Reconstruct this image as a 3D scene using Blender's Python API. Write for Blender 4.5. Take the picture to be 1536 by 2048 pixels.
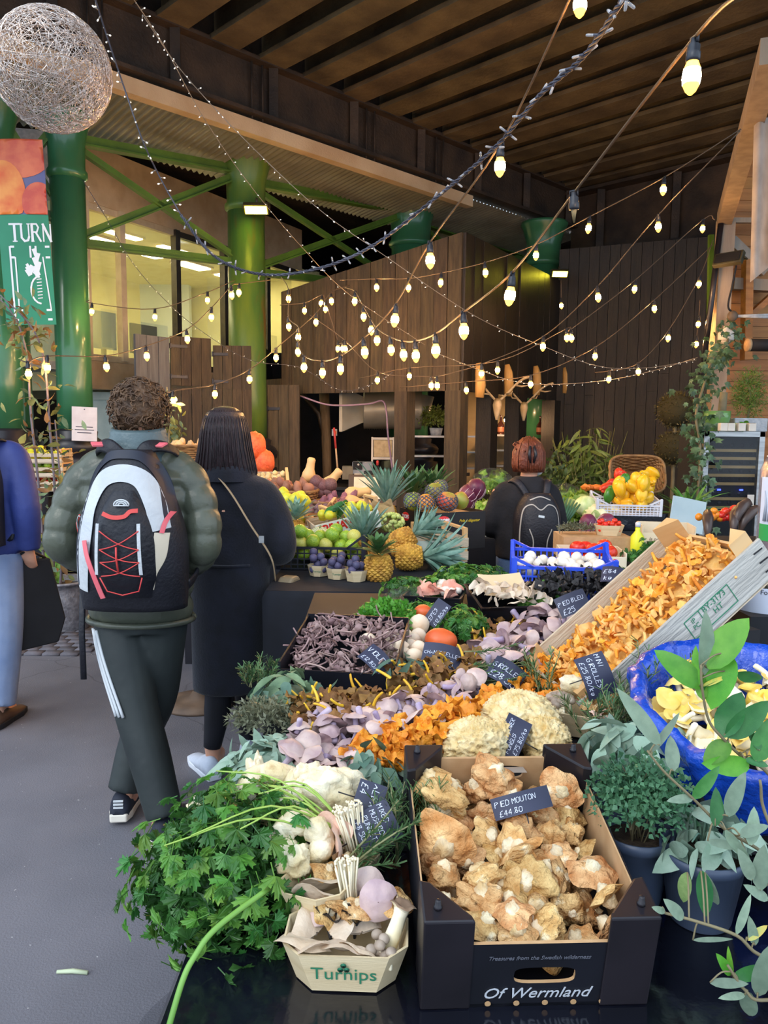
import bpy, math, random
from mathutils import Vector, Matrix, Euler, noise
for o in list(bpy.data.objects): bpy.data.objects.remove(o)
S = bpy.context.scene
COL = S.collection
PI = math.pi; R_ = math.radians
# ------------------------------------------------------------------ camera
F, CX, CY, H = 1540.0, 768.0, 1024.0, 1.58
CAM = Matrix.Rotation(PI/2 - R_(6.3), 4, 'X') @ Matrix.Rotation(R_(0.55), 4, 'Z')
cd = bpy.data.cameras.new('camera'); cam = bpy.data.objects.new('camera', cd); COL.objects.link(cam)
cam.matrix_world = Matrix.Translation((0, 0, H)) @ CAM
cd.sensor_fit = 'VERTICAL'; cd.sensor_height = 36.0; cd.sensor_width = 27.0; cd.lens = F/2048*36.0
cd.clip_start = 0.05; cd.clip_end = 200
S.camera = cam
# ------------------------------------------------------------------ sky, daylight, exposure
W = bpy.data.worlds.new('world'); S.world = W; W.use_nodes = True
bg = W.node_tree.nodes['Background']
bg.inputs[0].default_value = (0.68, 0.82, 1.0, 1); bg.inputs[1].default_value = 1.6
sl = bpy.data.lights.new('sun', 'SUN'); sun = bpy.data.objects.new('sun', sl); COL.objects.link(sun)
sl.energy = 0.8; sl.angle = R_(25); sl.color = (1.0, 0.95, 0.88)
sun.rotation_euler = (R_(52), 0, R_(-38))
vs = S.view_settings
vs.view_transform = 'Standard'; vs.look = 'None'; vs.gamma = 1.0; vs.exposure = 0.55; vs.use_curve_mapping = False
# ------------------------------------------------------------------ pixel -> place
def ray(px, py): return CAM.to_3x3() @ Vector(((px-CX)/F, -(py-CY)/F, -1))
def at(px, py, Y): d = ray(px, py); return Vector((0, 0, H)) + d*(Y/d.y)
def onz(px, py, z): d = ray(px, py); return Vector((0, 0, H)) + d*((z-H)/d.z)
# ------------------------------------------------------------------ mesh helpers
def T(x=0, y=0, z=0): return Matrix.Translation((x, y, z) if not hasattr(x, '__len__') else x)
def RX(a): return Matrix.Rotation(R_(a), 4, 'X')
def RY(a): return Matrix.Rotation(R_(a), 4, 'Y')
def RZ(a): return Matrix.Rotation(R_(a), 4, 'Z')
def SC(x, y=None, z=None):
    if y is None: y = z = x
    return Matrix.Diagonal((x, y, z, 1))
def frame(o, zdir, xhint=(1, 0, 0)):
    z = Vector(zdir).normalized(); x = Vector(xhint); x = x - z*x.dot(z)
    if x.length < 1e-4: x = Vector((0, 1, 0)) - z*z.y
    x.normalize(); y = z.cross(x)
    m = Matrix((x, y, z)).transposed().to_4x4(); m.translation = Vector(o); return m
def fxy(o, xdir, ydir):
    x = Vector(xdir).normalized(); y = Vector(ydir); y = (y - x*y.dot(x)).normalized(); z = x.cross(y)
    m = Matrix((x, y, z)).transposed().to_4x4(); m.translation = Vector(o); return m
def nz(x, y=0.0, z=0.0): return noise.noise(Vector((x, y, z)))
class MB:
    def __init__(s): s.v = []; s.f = []; s.m = []
    def add(s, V, Fc, m=0, M=None):
        b = len(s.v)
        s.v += [tuple(M @ Vector(p)) for p in V] if M is not None else [tuple(p) for p in V]
        s.f += [tuple(i+b for i in f) for f in Fc]; s.m += [m]*len(Fc); return s
    def box(s, c, d, M=None, m=0):
        x, y, z = c; a, b, e = d[0]/2, d[1]/2, d[2]/2
        V = [(x+i*a, y+j*b, z+k*e) for k in (-1, 1) for j in (-1, 1) for i in (-1, 1)]
        return s.add(V, [(0, 2, 3, 1), (4, 5, 7, 6), (0, 1, 5, 4), (2, 6, 7, 3), (0, 4, 6, 2), (1, 3, 7, 5)], m, M)
    def bar(s, p, q, w, h, m=0, up=(0, 0, 1)):
        p, q = Vector(p), Vector(q); d = q-p
        fr = frame(p, d, Vector(up).cross(d) if Vector(up).cross(d).length > 1e-5 else (1, 0, 0))
        return s.box((0, 0, d.length/2), (w, h, d.length), fr, m)
    def rings(s, R, m=0, cap=True, closed=True):
        n = len(R[0]); b = len(s.v)
        for r in R: s.v += [tuple(p) for p in r]
        for i in range(len(R)-1):
            for j in range(n if closed else n-1):
                k = (j+1) % n
                s.f.append((b+i*n+j, b+i*n+k, b+(i+1)*n+k, b+(i+1)*n+j)); s.m.append(m)
        if cap and closed:
            s.f.append(tuple(b+j for j in reversed(range(n)))); s.m.append(m)
            s.f.append(tuple(b+(len(R)-1)*n+j for j in range(n))); s.m.append(m)
        return s
    def tube(s, P, r, n=6, m=0, cap=True, flat=1.0, up=None):
        P = [Vector(p) for p in P]; R = []; last = None
        for i, p in enumerate(P):
            d = (P[min(i+1, len(P)-1)] - P[max(i-1, 0)])
            d = d.normalized() if d.length > 1e-9 else Vector((0, 0, 1))
            if last is None:
                h = Vector(up) if up else (Vector((1, 0, 0)) if abs(d.x) < .8 else Vector((0, 1, 0)))
            else: h = last
            x = (h - d*h.dot(d)); x = x.normalized() if x.length > 1e-6 else d.orthogonal().normalized()
            last = x; y = d.cross(x)
            rr = r[i] if hasattr(r, '__len__') else r
            R.append([p + (x*math.cos(2*PI*k/n) + y*math.sin(2*PI*k/n)*flat)*rr for k in range(n)])
        return s.rings(R, m, cap)
    def lathe(s, prof, n=16, m=0, M=None, cap=True, sq=1.0):
        R = []
        for r, z in prof:
            R.append([(r*math.cos(2*PI*k/n), r*sq*math.sin(2*PI*k/n), z) for k in range(n)])
        if M is not None: R = [[M @ Vector(p) for p in q] for q in R]
        return s.rings(R, m, cap)
    def grid(s, fn, nu, nv, m=0, wrapu=False, flip=False):
        b = len(s.v); cu = nu if wrapu else nu+1
        for j in range(nv+1):
            for i in range(cu): s.v.append(tuple(fn(i/nu, j/nv)))
        for j in range(nv):
            for i in range(nu):
                i2 = (i+1) % cu if wrapu else i+1
                f = (b+j*cu+i, b+j*cu+i2, b+(j+1)*cu+i2, b+(j+1)*cu+i)
                s.f.append(f[::-1] if flip else f); s.m.append(m)
        return s
    def ball(s, c, r, nu=10, nv=6, m=0, fn=None, M=None):
        c = Vector(c); rr = Vector(r) if hasattr(r, '__len__') else Vector((r, r, r))
        V = []; Fc = []
        for j in range(1, nv):
            t = PI*j/nv
            for i in range(nu):
                a = 2*PI*i/nu; d = Vector((math.sin(t)*math.cos(a), math.sin(t)*math.sin(a), math.cos(t)))
                k = fn(d) if fn else 1.0
                V.append(c + Vector((d.x*rr.x, d.y*rr.y, d.z*rr.z))*k)
        for d in (Vector((0, 0, 1)), Vector((0, 0, -1))):
            V.append(c + Vector((0, 0, d.z*rr.z))*(fn(d) if fn else 1.0))
        for j in range(nv-2):
            for i in range(nu):
                k = (i+1) % nu; Fc.append((j*nu+i, (j+1)*nu+i, (j+1)*nu+k, j*nu+k))
        tp = len(V)-2
        for i in range(nu):
            k = (i+1) % nu; Fc.append((tp, i, k)); Fc.append((tp+1, (nv-2)*nu+k, (nv-2)*nu+i))
        return s.add(V, Fc, m, M)
    def poly(s, P, t, M=None, m=0):
        n = len(P); V = [(x, y, 0) for x, y in P] + [(x, y, t) for x, y in P]
        Fc = [tuple(reversed(range(n))), tuple(range(n, 2*n))] + [(i, (i+1) % n, n+(i+1) % n, n+i) for i in range(n)]
        return s.add(V, Fc, m, M)
    def mesh(s, name, mats, smooth=True):
        me = bpy.data.meshes.new(name); me.from_pydata(s.v, [], s.f)
        for m in (mats if isinstance(mats, (list, tuple)) else [mats]): me.materials.append(m)
        if s.f:
            if max(s.m) > 0: me.polygons.foreach_set('material_index', s.m)
            me.polygons.foreach_set('use_smooth', [smooth]*len(s.f))
        me.update(); return me
    def obj(s, name, mats, parent=None, M=None, smooth=True, bevel=0):
        o = place(name, s.mesh(name, mats, smooth), parent, M)
        if bevel:
            b = o.modifiers.new('bevel', 'BEVEL'); b.width = bevel; b.segments = 2; b.limit_method = 'ANGLE'; b.angle_limit = R_(40)
        return o
def place(name, me, parent=None, M=None):
    o = bpy.data.objects.new(name, me); COL.objects.link(o)
    if parent is not None: o.parent = parent
    if M is not None: o.matrix_basis = M
    return o
def tag(o, label, cat, group=None):
    o['label'] = label; o['category'] = cat
    if group: o['group'] = group
    return o
def thing(name, label, cat, M=None, group=None):
    o = place(name, None, None, M); o.empty_display_size = .05
    return tag(o, label, cat, group)
def struct(o): o['kind'] = 'structure'; return o
def inst(name, parts, M, label, cat, group=None):
    if isinstance(parts, bpy.types.Mesh): return tag(place(name, parts, None, M), label, cat, group)
    e = thing(name, label, cat, M, group)
    for n, me in parts: place(n, me, e)
    return e
def voxel(o, size, smooth=3, fac=.5):
    """one continuous skin over joined shapes"""
    m = o.modifiers.new('r', 'REMESH'); m.mode = 'VOXEL'; m.voxel_size = size; m.use_smooth_shade = True
    if smooth:
        q = o.modifiers.new('s', 'SMOOTH'); q.iterations = smooth; q.factor = fac
    dg = bpy.context.evaluated_depsgraph_get(); ev = o.evaluated_get(dg)
    me = bpy.data.meshes.new_from_object(ev); o.modifiers.clear()
    mats = list(o.data.materials); o.data = me; me.materials.clear()
    for k in mats: me.materials.append(k)
    me.polygons.foreach_set('use_smooth', [True]*len(me.polygons)); return o
# ------------------------------------------------------------------ procedural materials
def lin(h):
    h = h.lstrip('#'); c = [int(h[i:i+2], 16)/255 for i in (0, 2, 4)]
    return [x/12.92 if x <= .04045 else ((x+.055)/1.055)**2.4 for x in c] + [1]
_M = {}
def mat(name, c1, c2=None, scale=6, rough=.6, metal=0, bump=0, bscale=60, rand=0, stretch=(1, 1, 1), trans=0, emit=0,
        ecol=None, sss=0, coat=0, detail=4, lo=.35, hi=.65, alpha=1, spec=.5, c3=None, sheen=0, ior=1.45, tl=0):
    if name in _M: return _M[name]
    m = bpy.data.materials.new(name); m.use_nodes = True; nt = m.node_tree; N = nt.nodes; L = nt.links
    b = N['Principled BSDF']; b.inputs['Roughness'].default_value = rough; b.inputs['Metallic'].default_value = metal
    b.inputs['Specular IOR Level'].default_value = spec; b.inputs['IOR'].default_value = ior
    if trans: b.inputs['Transmission Weight'].default_value = trans
    if coat: b.inputs['Coat Weight'].default_value = coat; b.inputs['Coat Roughness'].default_value = .08
    if sheen: b.inputs['Sheen Weight'].default_value = sheen
    if alpha < 1: b.inputs['Alpha'].default_value = alpha
    if sss: b.inputs['Subsurface Weight'].default_value = sss; b.inputs['Subsurface Radius'].default_value = (.01, .006, .004)
    if emit:
        b.inputs['Emission Color'].default_value = lin(ecol or c1); b.inputs['Emission Strength'].default_value = emit
    tc = N.new('ShaderNodeTexCoord'); mp = N.new('ShaderNodeMapping'); mp.inputs['Scale'].default_value = stretch
    L.new(tc.outputs['Object'], mp.inputs['Vector'])
    col = None
    if c2:
        t = N.new('ShaderNodeTexNoise'); t.inputs['Scale'].default_value = scale; t.inputs['Detail'].default_value = detail
        L.new(mp.outputs[0], t.inputs['Vector'])
        r = N.new('ShaderNodeValToRGB'); e = r.color_ramp.elements
        e[0].position = lo; e[0].color = lin(c1); e[1].position = hi; e[1].color = lin(c2)
        if c3: k = e.new(min(.99, hi+.1)); k.color = lin(c3)
        if rand:
            oi = N.new('ShaderNodeObjectInfo'); av = N.new('ShaderNodeVectorMath'); av.operation = 'ADD'
            L.new(mp.outputs[0], av.inputs[0]); L.new(oi.outputs['Location'], av.inputs[1]); L.new(av.outputs[0], t.inputs['Vector'])
        L.new(t.outputs['Fac'], r.inputs['Fac']); col = r.outputs['Color']
    else: b.inputs['Base Color'].default_value = lin(c1)
    if rand:
        oi = N.new('ShaderNodeObjectInfo'); hs = N.new('ShaderNodeHueSaturation')
        mr = N.new('ShaderNodeMapRange'); mr.inputs['To Min'].default_value = 1-rand; mr.inputs['To Max'].default_value = 1+rand
        L.new(oi.outputs['Random'], mr.inputs['Value']); L.new(mr.outputs[0], hs.inputs['Value'])
        mh = N.new('ShaderNodeMapRange'); mh.inputs['To Min'].default_value = .5-rand*.05; mh.inputs['To Max'].default_value = .5+rand*.05
        w = N.new('ShaderNodeMath'); w.operation = 'FRACT'; ml = N.new('ShaderNodeMath'); ml.operation = 'MULTIPLY'; ml.inputs[1].default_value = 7.31
        L.new(oi.outputs['Random'], ml.inputs[0]); L.new(ml.outputs[0], w.inputs[0]); L.new(w.outputs[0], mh.inputs['Value']); L.new(mh.outputs[0], hs.inputs['Hue'])
        if col: L.new(col, hs.inputs['Color'])
        else: hs.inputs['Color'].default_value = lin(c1)
        col = hs.outputs['Color']
    if col: L.new(col, b.inputs['Base Color'])
    if bump:
        t2 = N.new('ShaderNodeTexNoise'); t2.inputs['Scale'].default_value = bscale; t2.inputs['Detail'].default_value = 5
        L.new(mp.outputs[0], t2.inputs['Vector'])
        bp = N.new('ShaderNodeBump'); bp.inputs['Strength'].default_value = bump; bp.inputs['Distance'].default_value = .02
        L.new(t2.outputs['Fac'], bp.inputs['Height']); L.new(bp.outputs['Normal'], b.inputs['Normal'])
    if tl:
        td = N.new('ShaderNodeBsdfTranslucent'); mx = N.new('ShaderNodeMixShader'); mx.inputs[0].default_value = tl
        if col: L.new(col, td.inputs['Color'])
        else: td.inputs['Color'].default_value = lin(c1)
        L.new(b.outputs[0], mx.inputs[1]); L.new(td.outputs[0], mx.inputs[2]); L.new(mx.outputs[0], N['Material Output'].inputs['Surface'])
    _M[name] = m; return m
def leafmat(name, c1, c2, rand=.25, rough=.45, tl=.25, scale=20): return mat(name, c1, c2, scale=scale, rough=rough, rand=rand, tl=tl, bump=.15, bscale=90)
rng = random.Random(7)
U = rng.uniform
def text_mesh(txt, size, mat_, shear=0, extrude=.0008, bold=0, space=1.0):
    c = bpy.data.curves.new('t', 'FONT'); c.body = txt; c.size = size; c.shear = shear; c.extrude = extrude; c.offset = bold
    c.align_x = 'CENTER'; c.align_y = 'CENTER'; c.space_character = space; c.resolution_u = 3
    o = bpy.data.objects.new('t', c); COL.objects.link(o)
    me = bpy.data.meshes.new_from_object(o.evaluated_get(bpy.context.evaluated_depsgraph_get()))
    bpy.data.objects.remove(o); bpy.data.curves.remove(c); me.materials.clear(); me.materials.append(mat_); return me
# chalk hand: one stroke list per letter on a 4 x 6 grid
CH = {'A': ['0023 40', '12 32'], 'B': ['0006 3635 03 3331 00'], 'C': ['4535 1504 0211 3041'], 'D': ['0006 2645 4120 00'], 'E': ['4606 0040', '0333'],
 'F': ['4606 00', '0333'], 'G': ['4626 0402 1040 4323'], 'H': ['0006', '4046', '0343'], 'I': ['2026'], 'K': ['0006', '4603 40'], 'L': ['0600 40'],
 'M': ['0006 2346 40'], 'N': ['0006 4046'], 'O': ['2605 0120 4145 26'], 'P': ['0006 3645 0303'], 'R': ['0006 3645 03 40'], 'S': ['4526 0514 4321 00'],
 'T': ['0646', '2620'], 'U': ['0601 2041 46'], 'V': ['0620 46'], 'W': ['0610 2330 46'], 'X': ['0046', '0640'], 'Y': ['0623 46', '2320'],
 '0': ['2605 0120 4145 26'], '1': ['1526 20'], '2': ['0536 4400 40'], '3': ['0646 2342 2000'], '4': ['3036 0242'], '5': ['4606 0434 4120 00'],
 '7': ['0646 10'], '8': ['2313 0636 2302 2042 23'], '.': ['2021'], '/': ['0046'], '£': ['4636 1512 0040', '0333'], 'k': ['0006', '3403 30'], 'g': ['3404 0131 3410']}
def chalk(b, txt, x, y, h, M, m=0, w=.0011, slant=.12):
    for ch in txt:
        for st in CH.get(ch, []):
            q = st.replace(' ', ''); pts = []
            for i in range(0, len(q)-1, 2):
                gx, gy = int(q[i]), int(q[i+1]); pts.append(((x + (gx/4*.62 + gy/6*slant)*h), y + gy/6*h))
            for (a, c), (e, f) in zip(pts, pts[1:]):
                d = Vector((e-a, f-c)); 
                if d.length < 1e-6: continue
                n_ = Vector((-d.y, d.x)).normalized()*w
                b.add([(a-n_.x, c-n_.y, 0), (e-n_.x, f-n_.y, 0), (e+n_.x, f+n_.y, 0), (a+n_.x, c+n_.y, 0)], [(0, 1, 2, 3)], m, M)
        x += h*(.42 if ch in ' .I1' else .84)
# ================================================================== the place: floor, roof, walls
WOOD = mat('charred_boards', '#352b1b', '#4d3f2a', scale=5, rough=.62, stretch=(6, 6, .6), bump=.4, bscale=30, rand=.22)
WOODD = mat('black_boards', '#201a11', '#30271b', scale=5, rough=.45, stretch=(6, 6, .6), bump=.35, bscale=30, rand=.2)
TIMB = mat('orange_timber', '#8e5c28', '#ac7236', scale=3, rough=.5, stretch=(.5, 4, 6), bump=.2, rand=.12)
PALE = mat('painted_timber', '#877460', '#9c8870', scale=3, rough=.6, stretch=(4, 4, .6), bump=.2)
STEEL = mat('sooty_steel', '#2a221c', '#453629', scale=3, rough=.7, bump=.5, bscale=25)
JOIST = mat('brown_joist', '#4c402d', '#6d5d40', scale=2.2, rough=.75, bump=.5, bscale=18, rand=.12)
GREEN = mat('green_iron', '#2f6444', '#3d7650', scale=1.5, rough=.28, coat=.3, bump=.1, bscale=8)
GREENR = mat('rusty_green_iron', '#62782e', '#466a34', scale=2.2, rough=.35, c3='#7a5026', hi=.56, stretch=(1.5, 1.5, .4), bump=.2, bscale=12)
GREEND = mat('dark_green_truss', '#3d5a1c', '#4d7024', scale=3, rough=.4, bump=.15)
BLACKI = mat('black_iron', '#17161a', '#26242a', scale=4, rough=.35)
CONC = mat('concrete_fascia', '#b59c7c', '#c9b292', scale=4, rough=.8, bump=.1)
CONCG = mat('grey_concrete', '#9aa0a6', '#b4b8bb', scale=25, rough=.85, bump=.2)
WHITEB = mat('cream_beam', '#b99c78', '#cdb491', scale=2, rough=.6, bump=.2)
GALV = mat('galvanised_sheet', '#8f8a7c', '#a9a494', scale=2, rough=.42, metal=.5)
METAL = mat('brushed_steel', '#9a9a98', '#b4b3b0', scale=3, rough=.3, metal=.9, stretch=(1, 1, 12))
GLASS = mat('window_glass', '#dfe8e8', rough=.03, trans=.85, alpha=.35)
BLACK = mat('matt_black', '#111114', '#1a1a1e', scale=6, rough=.7)
def asphalt():
    m = mat('asphalt', '#56555b', '#6c6a70', scale=1.1, rough=.72, bump=.25, bscale=140)
    nt = m.node_tree; N = nt.nodes; L = nt.links; b = N['Principled BSDF']
    src = b.inputs['Base Color'].links[0].from_socket
    v = N.new('ShaderNodeTexVoronoi'); v.feature = 'DISTANCE_TO_EDGE'; v.inputs['Scale'].default_value = .3
    t = N.new('ShaderNodeTexCoord'); w = N.new('ShaderNodeTexNoise'); w.inputs['Scale'].default_value = 2.5
    ad = N.new('ShaderNodeVectorMath'); ad.operation = 'MULTIPLY_ADD'; ad.inputs[1].default_value = (.35, .35, .35)
    L.new(t.outputs['Object'], w.inputs['Vector']); L.new(w.outputs['Color'], ad.inputs[0]); L.new(t.outputs['Object'], ad.inputs[2]); L.new(ad.outputs[0], v.inputs['Vector'])
    r = N.new('ShaderNodeMapRange'); r.inputs['From Max'].default_value = .0022; r.inputs['To Min'].default_value = .6; L.new(v.outputs['Distance'], r.inputs['Value'])
    f = N.new('ShaderNodeTexNoise'); f.inputs['Scale'].default_value = 55; f.inputs['Detail'].default_value = 1; L.new(t.outputs['Object'], f.inputs['Vector'])
    fr = N.new('ShaderNodeMapRange'); fr.inputs['From Min'].default_value = .76; fr.inputs['From Max'].default_value = .79; fr.inputs['To Max'].default_value = .55; L.new(f.outputs['Fac'], fr.inputs['Value'])
    m1 = N.new('ShaderNodeMix'); m1.data_type = 'RGBA'; m1.blend_type = 'MULTIPLY'; m1.inputs[0].default_value = 1
    L.new(src, m1.inputs[6]); L.new(r.outputs[0], m1.inputs[7])
    m2 = N.new('ShaderNodeMix'); m2.data_type = 'RGBA'; L.new(fr.outputs[0], m2.inputs[0]); L.new(m1.outputs[2], m2.inputs[6]); m2.inputs[7].default_value = (.6, .58, .56, 1)
    L.new(m2.outputs[2], b.inputs['Base Color']); return m
b = MB(); b.box((0, 6, -.05), (44, 40, .1)); struct(b.obj('floor', asphalt()))
# ---- roof: joists run along J (towards front right), girders along K
J = Vector((1, -1, 0)).normalized(); K = Vector((1, 1, 0)).normalized()
def uv(u, s, z): return J*u + K*s + Vector((0, 0, z))
U0 = -7.25
b = MB(); b.bar(uv(U0, 6.6, 6.02), uv(1.6, 6.6, 6.02), 10.2, .06)
ceil_ = struct(b.obj('ceiling', STEEL))
L_ = 8.8
b = MB(); b.bar(uv(-8.55, 5.5, 5.3), uv(-15, 5.5, 5.3), 17.0, .06); b.bar(uv(-14.9, -2, 2.8), uv(-14.9, 14, 2.8), .06, 5.6); b.bar(uv(-15, 14, 3), uv(6, 14, 3), .06, 6.2); struct(b.obj('ceiling_rear', STEEL))
jm = MB(); jm.box((0, 0, 0), (.34, L_, .05)); jm.box((0, 0, .25), (.1, L_, .45)); jme = jm.mesh('joist', JOIST, False)
for i in range(17):
    s = 1.75 + i*.6
    place('joist', jme, ceil_, fxy(uv(U0+L_/2, s, 5.5), -K, J))
gm = MB(); gm.bar(uv(U0-.06, -1, 5.75), uv(U0-.06, 11.7, 5.75), .06, .6); gm.bar(uv(U0-.02, -1, 5.2), uv(U0-.02, 11.7, 5.2), .06, .6); gm.bar(uv(U0, -1, 4.92), uv(U0, 11.7, 4.92), .26, .04); gm.bar(uv(U0, -1, 5.48), uv(U0, 11.7, 5.48), .26, .04)
for i in range(11): gm.bar(uv(U0+.08, -.6+i*1.2, 4.94), uv(U0+.08, -.6+i*1.2, 5.46), .1, .02)
o = struct(gm.obj('trim_1', STEEL, None, None, False))
gm = MB(); gm.bar(uv(U0, 11.65, 5.2), uv(6, 11.65, 5.2), .06, 1.75); gm.bar(uv(U0, 11.55, 4.38), uv(6, 11.55, 4.38), .36, .05); gm.bar(uv(U0, 11.55, 5.42), uv(6, 11.55, 5.42), .36, .05)
for i in range(10): gm.bar(uv(U0+.6+i*1.25, 11.5, 4.4), uv(U0+.6+i*1.25, 11.5, 5.4), .12, .05)
o = struct(gm.obj('trim_2', STEEL, None, None, False))
# cream edge beam + corrugated canopy behind it
b = MB(); b.bar(uv(U0+.02, 2.0, 4.78), uv(U0+.02, 8.9, 4.78), .12, .15)
o = struct(b.obj('trim_3', WHITEB, None, None, False))
b = MB(); NC = 129
def corr(a, t):
    s = 1.6 + a*10.4; z = 4.86 - t*.18 + .018*math.sin(a*NC*2*PI)
    return uv(U0 - .05 - t*1.35, s, z)
b.grid(corr, NC*6, 1); struct(b.obj('trim_4', GALV))
for s in (3.4, 5.2, 6.9, 8.2):    # pairs of hanger rods from roof to the edge beam
    e = thing('hanger_rod', 'pair of thin steel hanger rods holding the cream edge beam', 'rod', T(uv(U0+.05, s, 4.86)), 'hanger rods over the cream beam')
    for q in (-.07, .07):
        m = MB(); m.tube([K*q, K*q + Vector((0, 0, .72))], .012, 6); m.ball(K*q + Vector((0, 0, .64)), .03, 6, 4); m.obj('rod', STEEL, e)
# ---- green columns and trusses
def column(px, py, Y, r, label, base=1.35, top=4.75, m=GREEN, cap=True):
    p = at(px, py, Y); e = thing('iron_column', label, 'column', T(p.x, p.y, 0))
    b = MB(); b.lathe([(r*1.02, base), (r, base+.5), (r*.97, top-.65)], 28); b.obj('shaft', m, e)
    if cap:
        b = MB(); b.lathe([(r*.97, top-.66), (r*1.12, top-.63), (r*1.12, top-.58), (r, top-.55), (r*1.02, top-.3), (r*1.25, top-.1), (r*1.4, top-.04), (r*1.4, top)], 28); b.obj('capital', m, e)
    b = MB(); b.lathe([(r*1.55, 0), (r*1.55, base-.35), (r*1.35, base-.34), (r*1.35, base-.25), (r*1.55, base-.22), (r*1.6, base-.15), (r*1.45, base-.09), (r*1.2, base-.06), (r*1.25, base), (r*1.02, base+.03)], 28)
    b.obj('base', BLACKI, e); return p
c0 = column(2, 700, 8.0, .2, 'green iron column behind the pumpkin banner, at the market edge', 1.5)
column(30, 700, 9.2, .17, 'dark green iron column standing behind the first row of columns', 1.5)
c1 = column(143, 600, 8.3, .18, 'glossy green iron column with the pale notice on it', 1.5)
c2 = column(494, 600, 9.9, .235, 'green iron column streaked with rust, carrying a lit floodlight', 1.4, 4.86, GREENR)
c3 = column(820, 600, 12.1, .3, 'green iron column with flared capital rising behind the boarded cabin', 1.4, 4.95, GREEN)
c4 = column(1084, 600, 12.4, .26, 'green iron column with flared capital beside the floodlight on the dark wall', 1.4, 4.75, GREEN)
def truss(p, q, zt0, zt1, zb0, zb1, label):
    e = thing('roof_truss', label, 'truss', T((p+q)/2 * Vector((1, 1, 0)) if False else Vector(((p.x+q.x)/2, (p.y+q.y)/2, min(zb0, zb1)))))
    o = e.matrix_basis.translation
    A, B, C_, D = [Vector((v.x, v.y, z)) - o for v, z in ((p, zt0), (q, zt1), (p, zb0), (q, zb1))]
    for n, s, t, w in (('top_chord', A, B, .11), ('bottom_chord', C_, D, .09), ('diagonal_brace', A, D, .07), ('diagonal_brace', C_, B, .09)):
        m = MB(); m.bar(s, t, w, .02); m.bar(s + Vector((0, 0, w*.45)), t + Vector((0, 0, w*.45)), .02, w)
        if 'chord' in n:
            for k in range(24):
                c = s.lerp(t, (k+.5)/24); m.box(c + Vector((0, -.015, 0)), (.02, .02, .02))
        m.obj(n, GREEND, e, None, False)
zc = lambda x, y, Y: at(x, y, Y).z
truss(c1, c2, zc(165, 285, 8.3), zc(455, 350, 9.9), zc(170, 490, 8.3), zc(455, 533, 9.9), 'green lattice truss between the notice column and the floodlit column')
truss(c2, c3, zc(530, 370, 9.9), zc(780, 425, 12.0), zc(530, 548, 9.9), zc(780, 582, 12.0), 'green lattice truss ending behind the boarded cabin')
truss(c3, Vector((2.6, 14.6, 0)), zc(850, 440, 12.0), 4.7, zc(850, 560, 12.0), 3.9, 'green lattice truss behind the cabin, beyond the middle column')
truss(c0, c1, 4.75, 4.7, 3.75, 3.65, 'green lattice truss at the market edge behind the wire ball')
# ---- boarded cabin A-B-C and far wall C-D
A = Vector((-1.35, 10.3, 0)); B = Vector((.86, 8.9, 0)); C = Vector((2.6, 11.9, 0)); D = Vector((4.75, 10.9, 0))
def boards(name, P, Q, z0, z1, z1b, n, m, t=.035, gap=.006, split=None):
    P, Q = Vector(P), Vector(Q); d = (Q-P); L = d.length; d.normalize(); nrm = Vector((d.y, -d.x, 0))
    bk = MB(); bk.add([P - nrm*-.03 + Vector((0, 0, z0)), Q - nrm*-.03 + Vector((0, 0, z0)), Q - nrm*-.03 + Vector((0, 0, z1b)), P - nrm*-.03 + Vector((0, 0, z1))], [(0, 1, 2, 3)])
    bk.v = [tuple(Vector(v) - nrm*.06) for v in bk.v]
    w = struct(bk.obj(name, WOODD, None, None, False))
    for i in range(n):
        a, c = L*i/n + gap/2, L*(i+1)/n - gap/2; off = nrm*U(-.006, .008)
        za, zb = z1+(z1b-z1)*a/L, z1+(z1b-z1)*c/L
        segs = [(z0, za, zb)] if not split else [(z0, split+U(-.5, .5), None), (None, za, zb)]
        lo = z0
        for (s0, s1, s2) in segs:
            hi1, hi2 = s1, (s2 if s2 is not None else s1)
            V = []
            for tt in (0, t):
                for x_, zz in ((a, lo), (c, lo), (c, hi2), (a, hi1)): V.append(P + d*x_ + off + nrm*tt + Vector((0, 0, zz)))
            bb = MB(); bb.add(V, [(0, 1, 2, 3), (7, 6, 5, 4), (0, 4, 5, 1), (1, 5, 6, 2), (2, 6, 7, 3), (3, 7, 4, 0)])
            ob = bb.obj('board', m, w, None, False); lo = hi1 + .004
    return w
HZ = 2.0
zA = zc(590, 585, 10.3); zB = zc(915, 465, 8.9); zC = zc(1110, 562, 11.9)
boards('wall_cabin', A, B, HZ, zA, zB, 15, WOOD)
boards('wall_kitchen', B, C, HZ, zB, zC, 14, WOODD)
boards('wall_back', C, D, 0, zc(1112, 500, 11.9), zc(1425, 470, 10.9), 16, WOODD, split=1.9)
boards('wall_side', Vector((-2.2, 11.2, 0)), A, 0, 2.2, 2.2, 6, WOOD)
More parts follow.
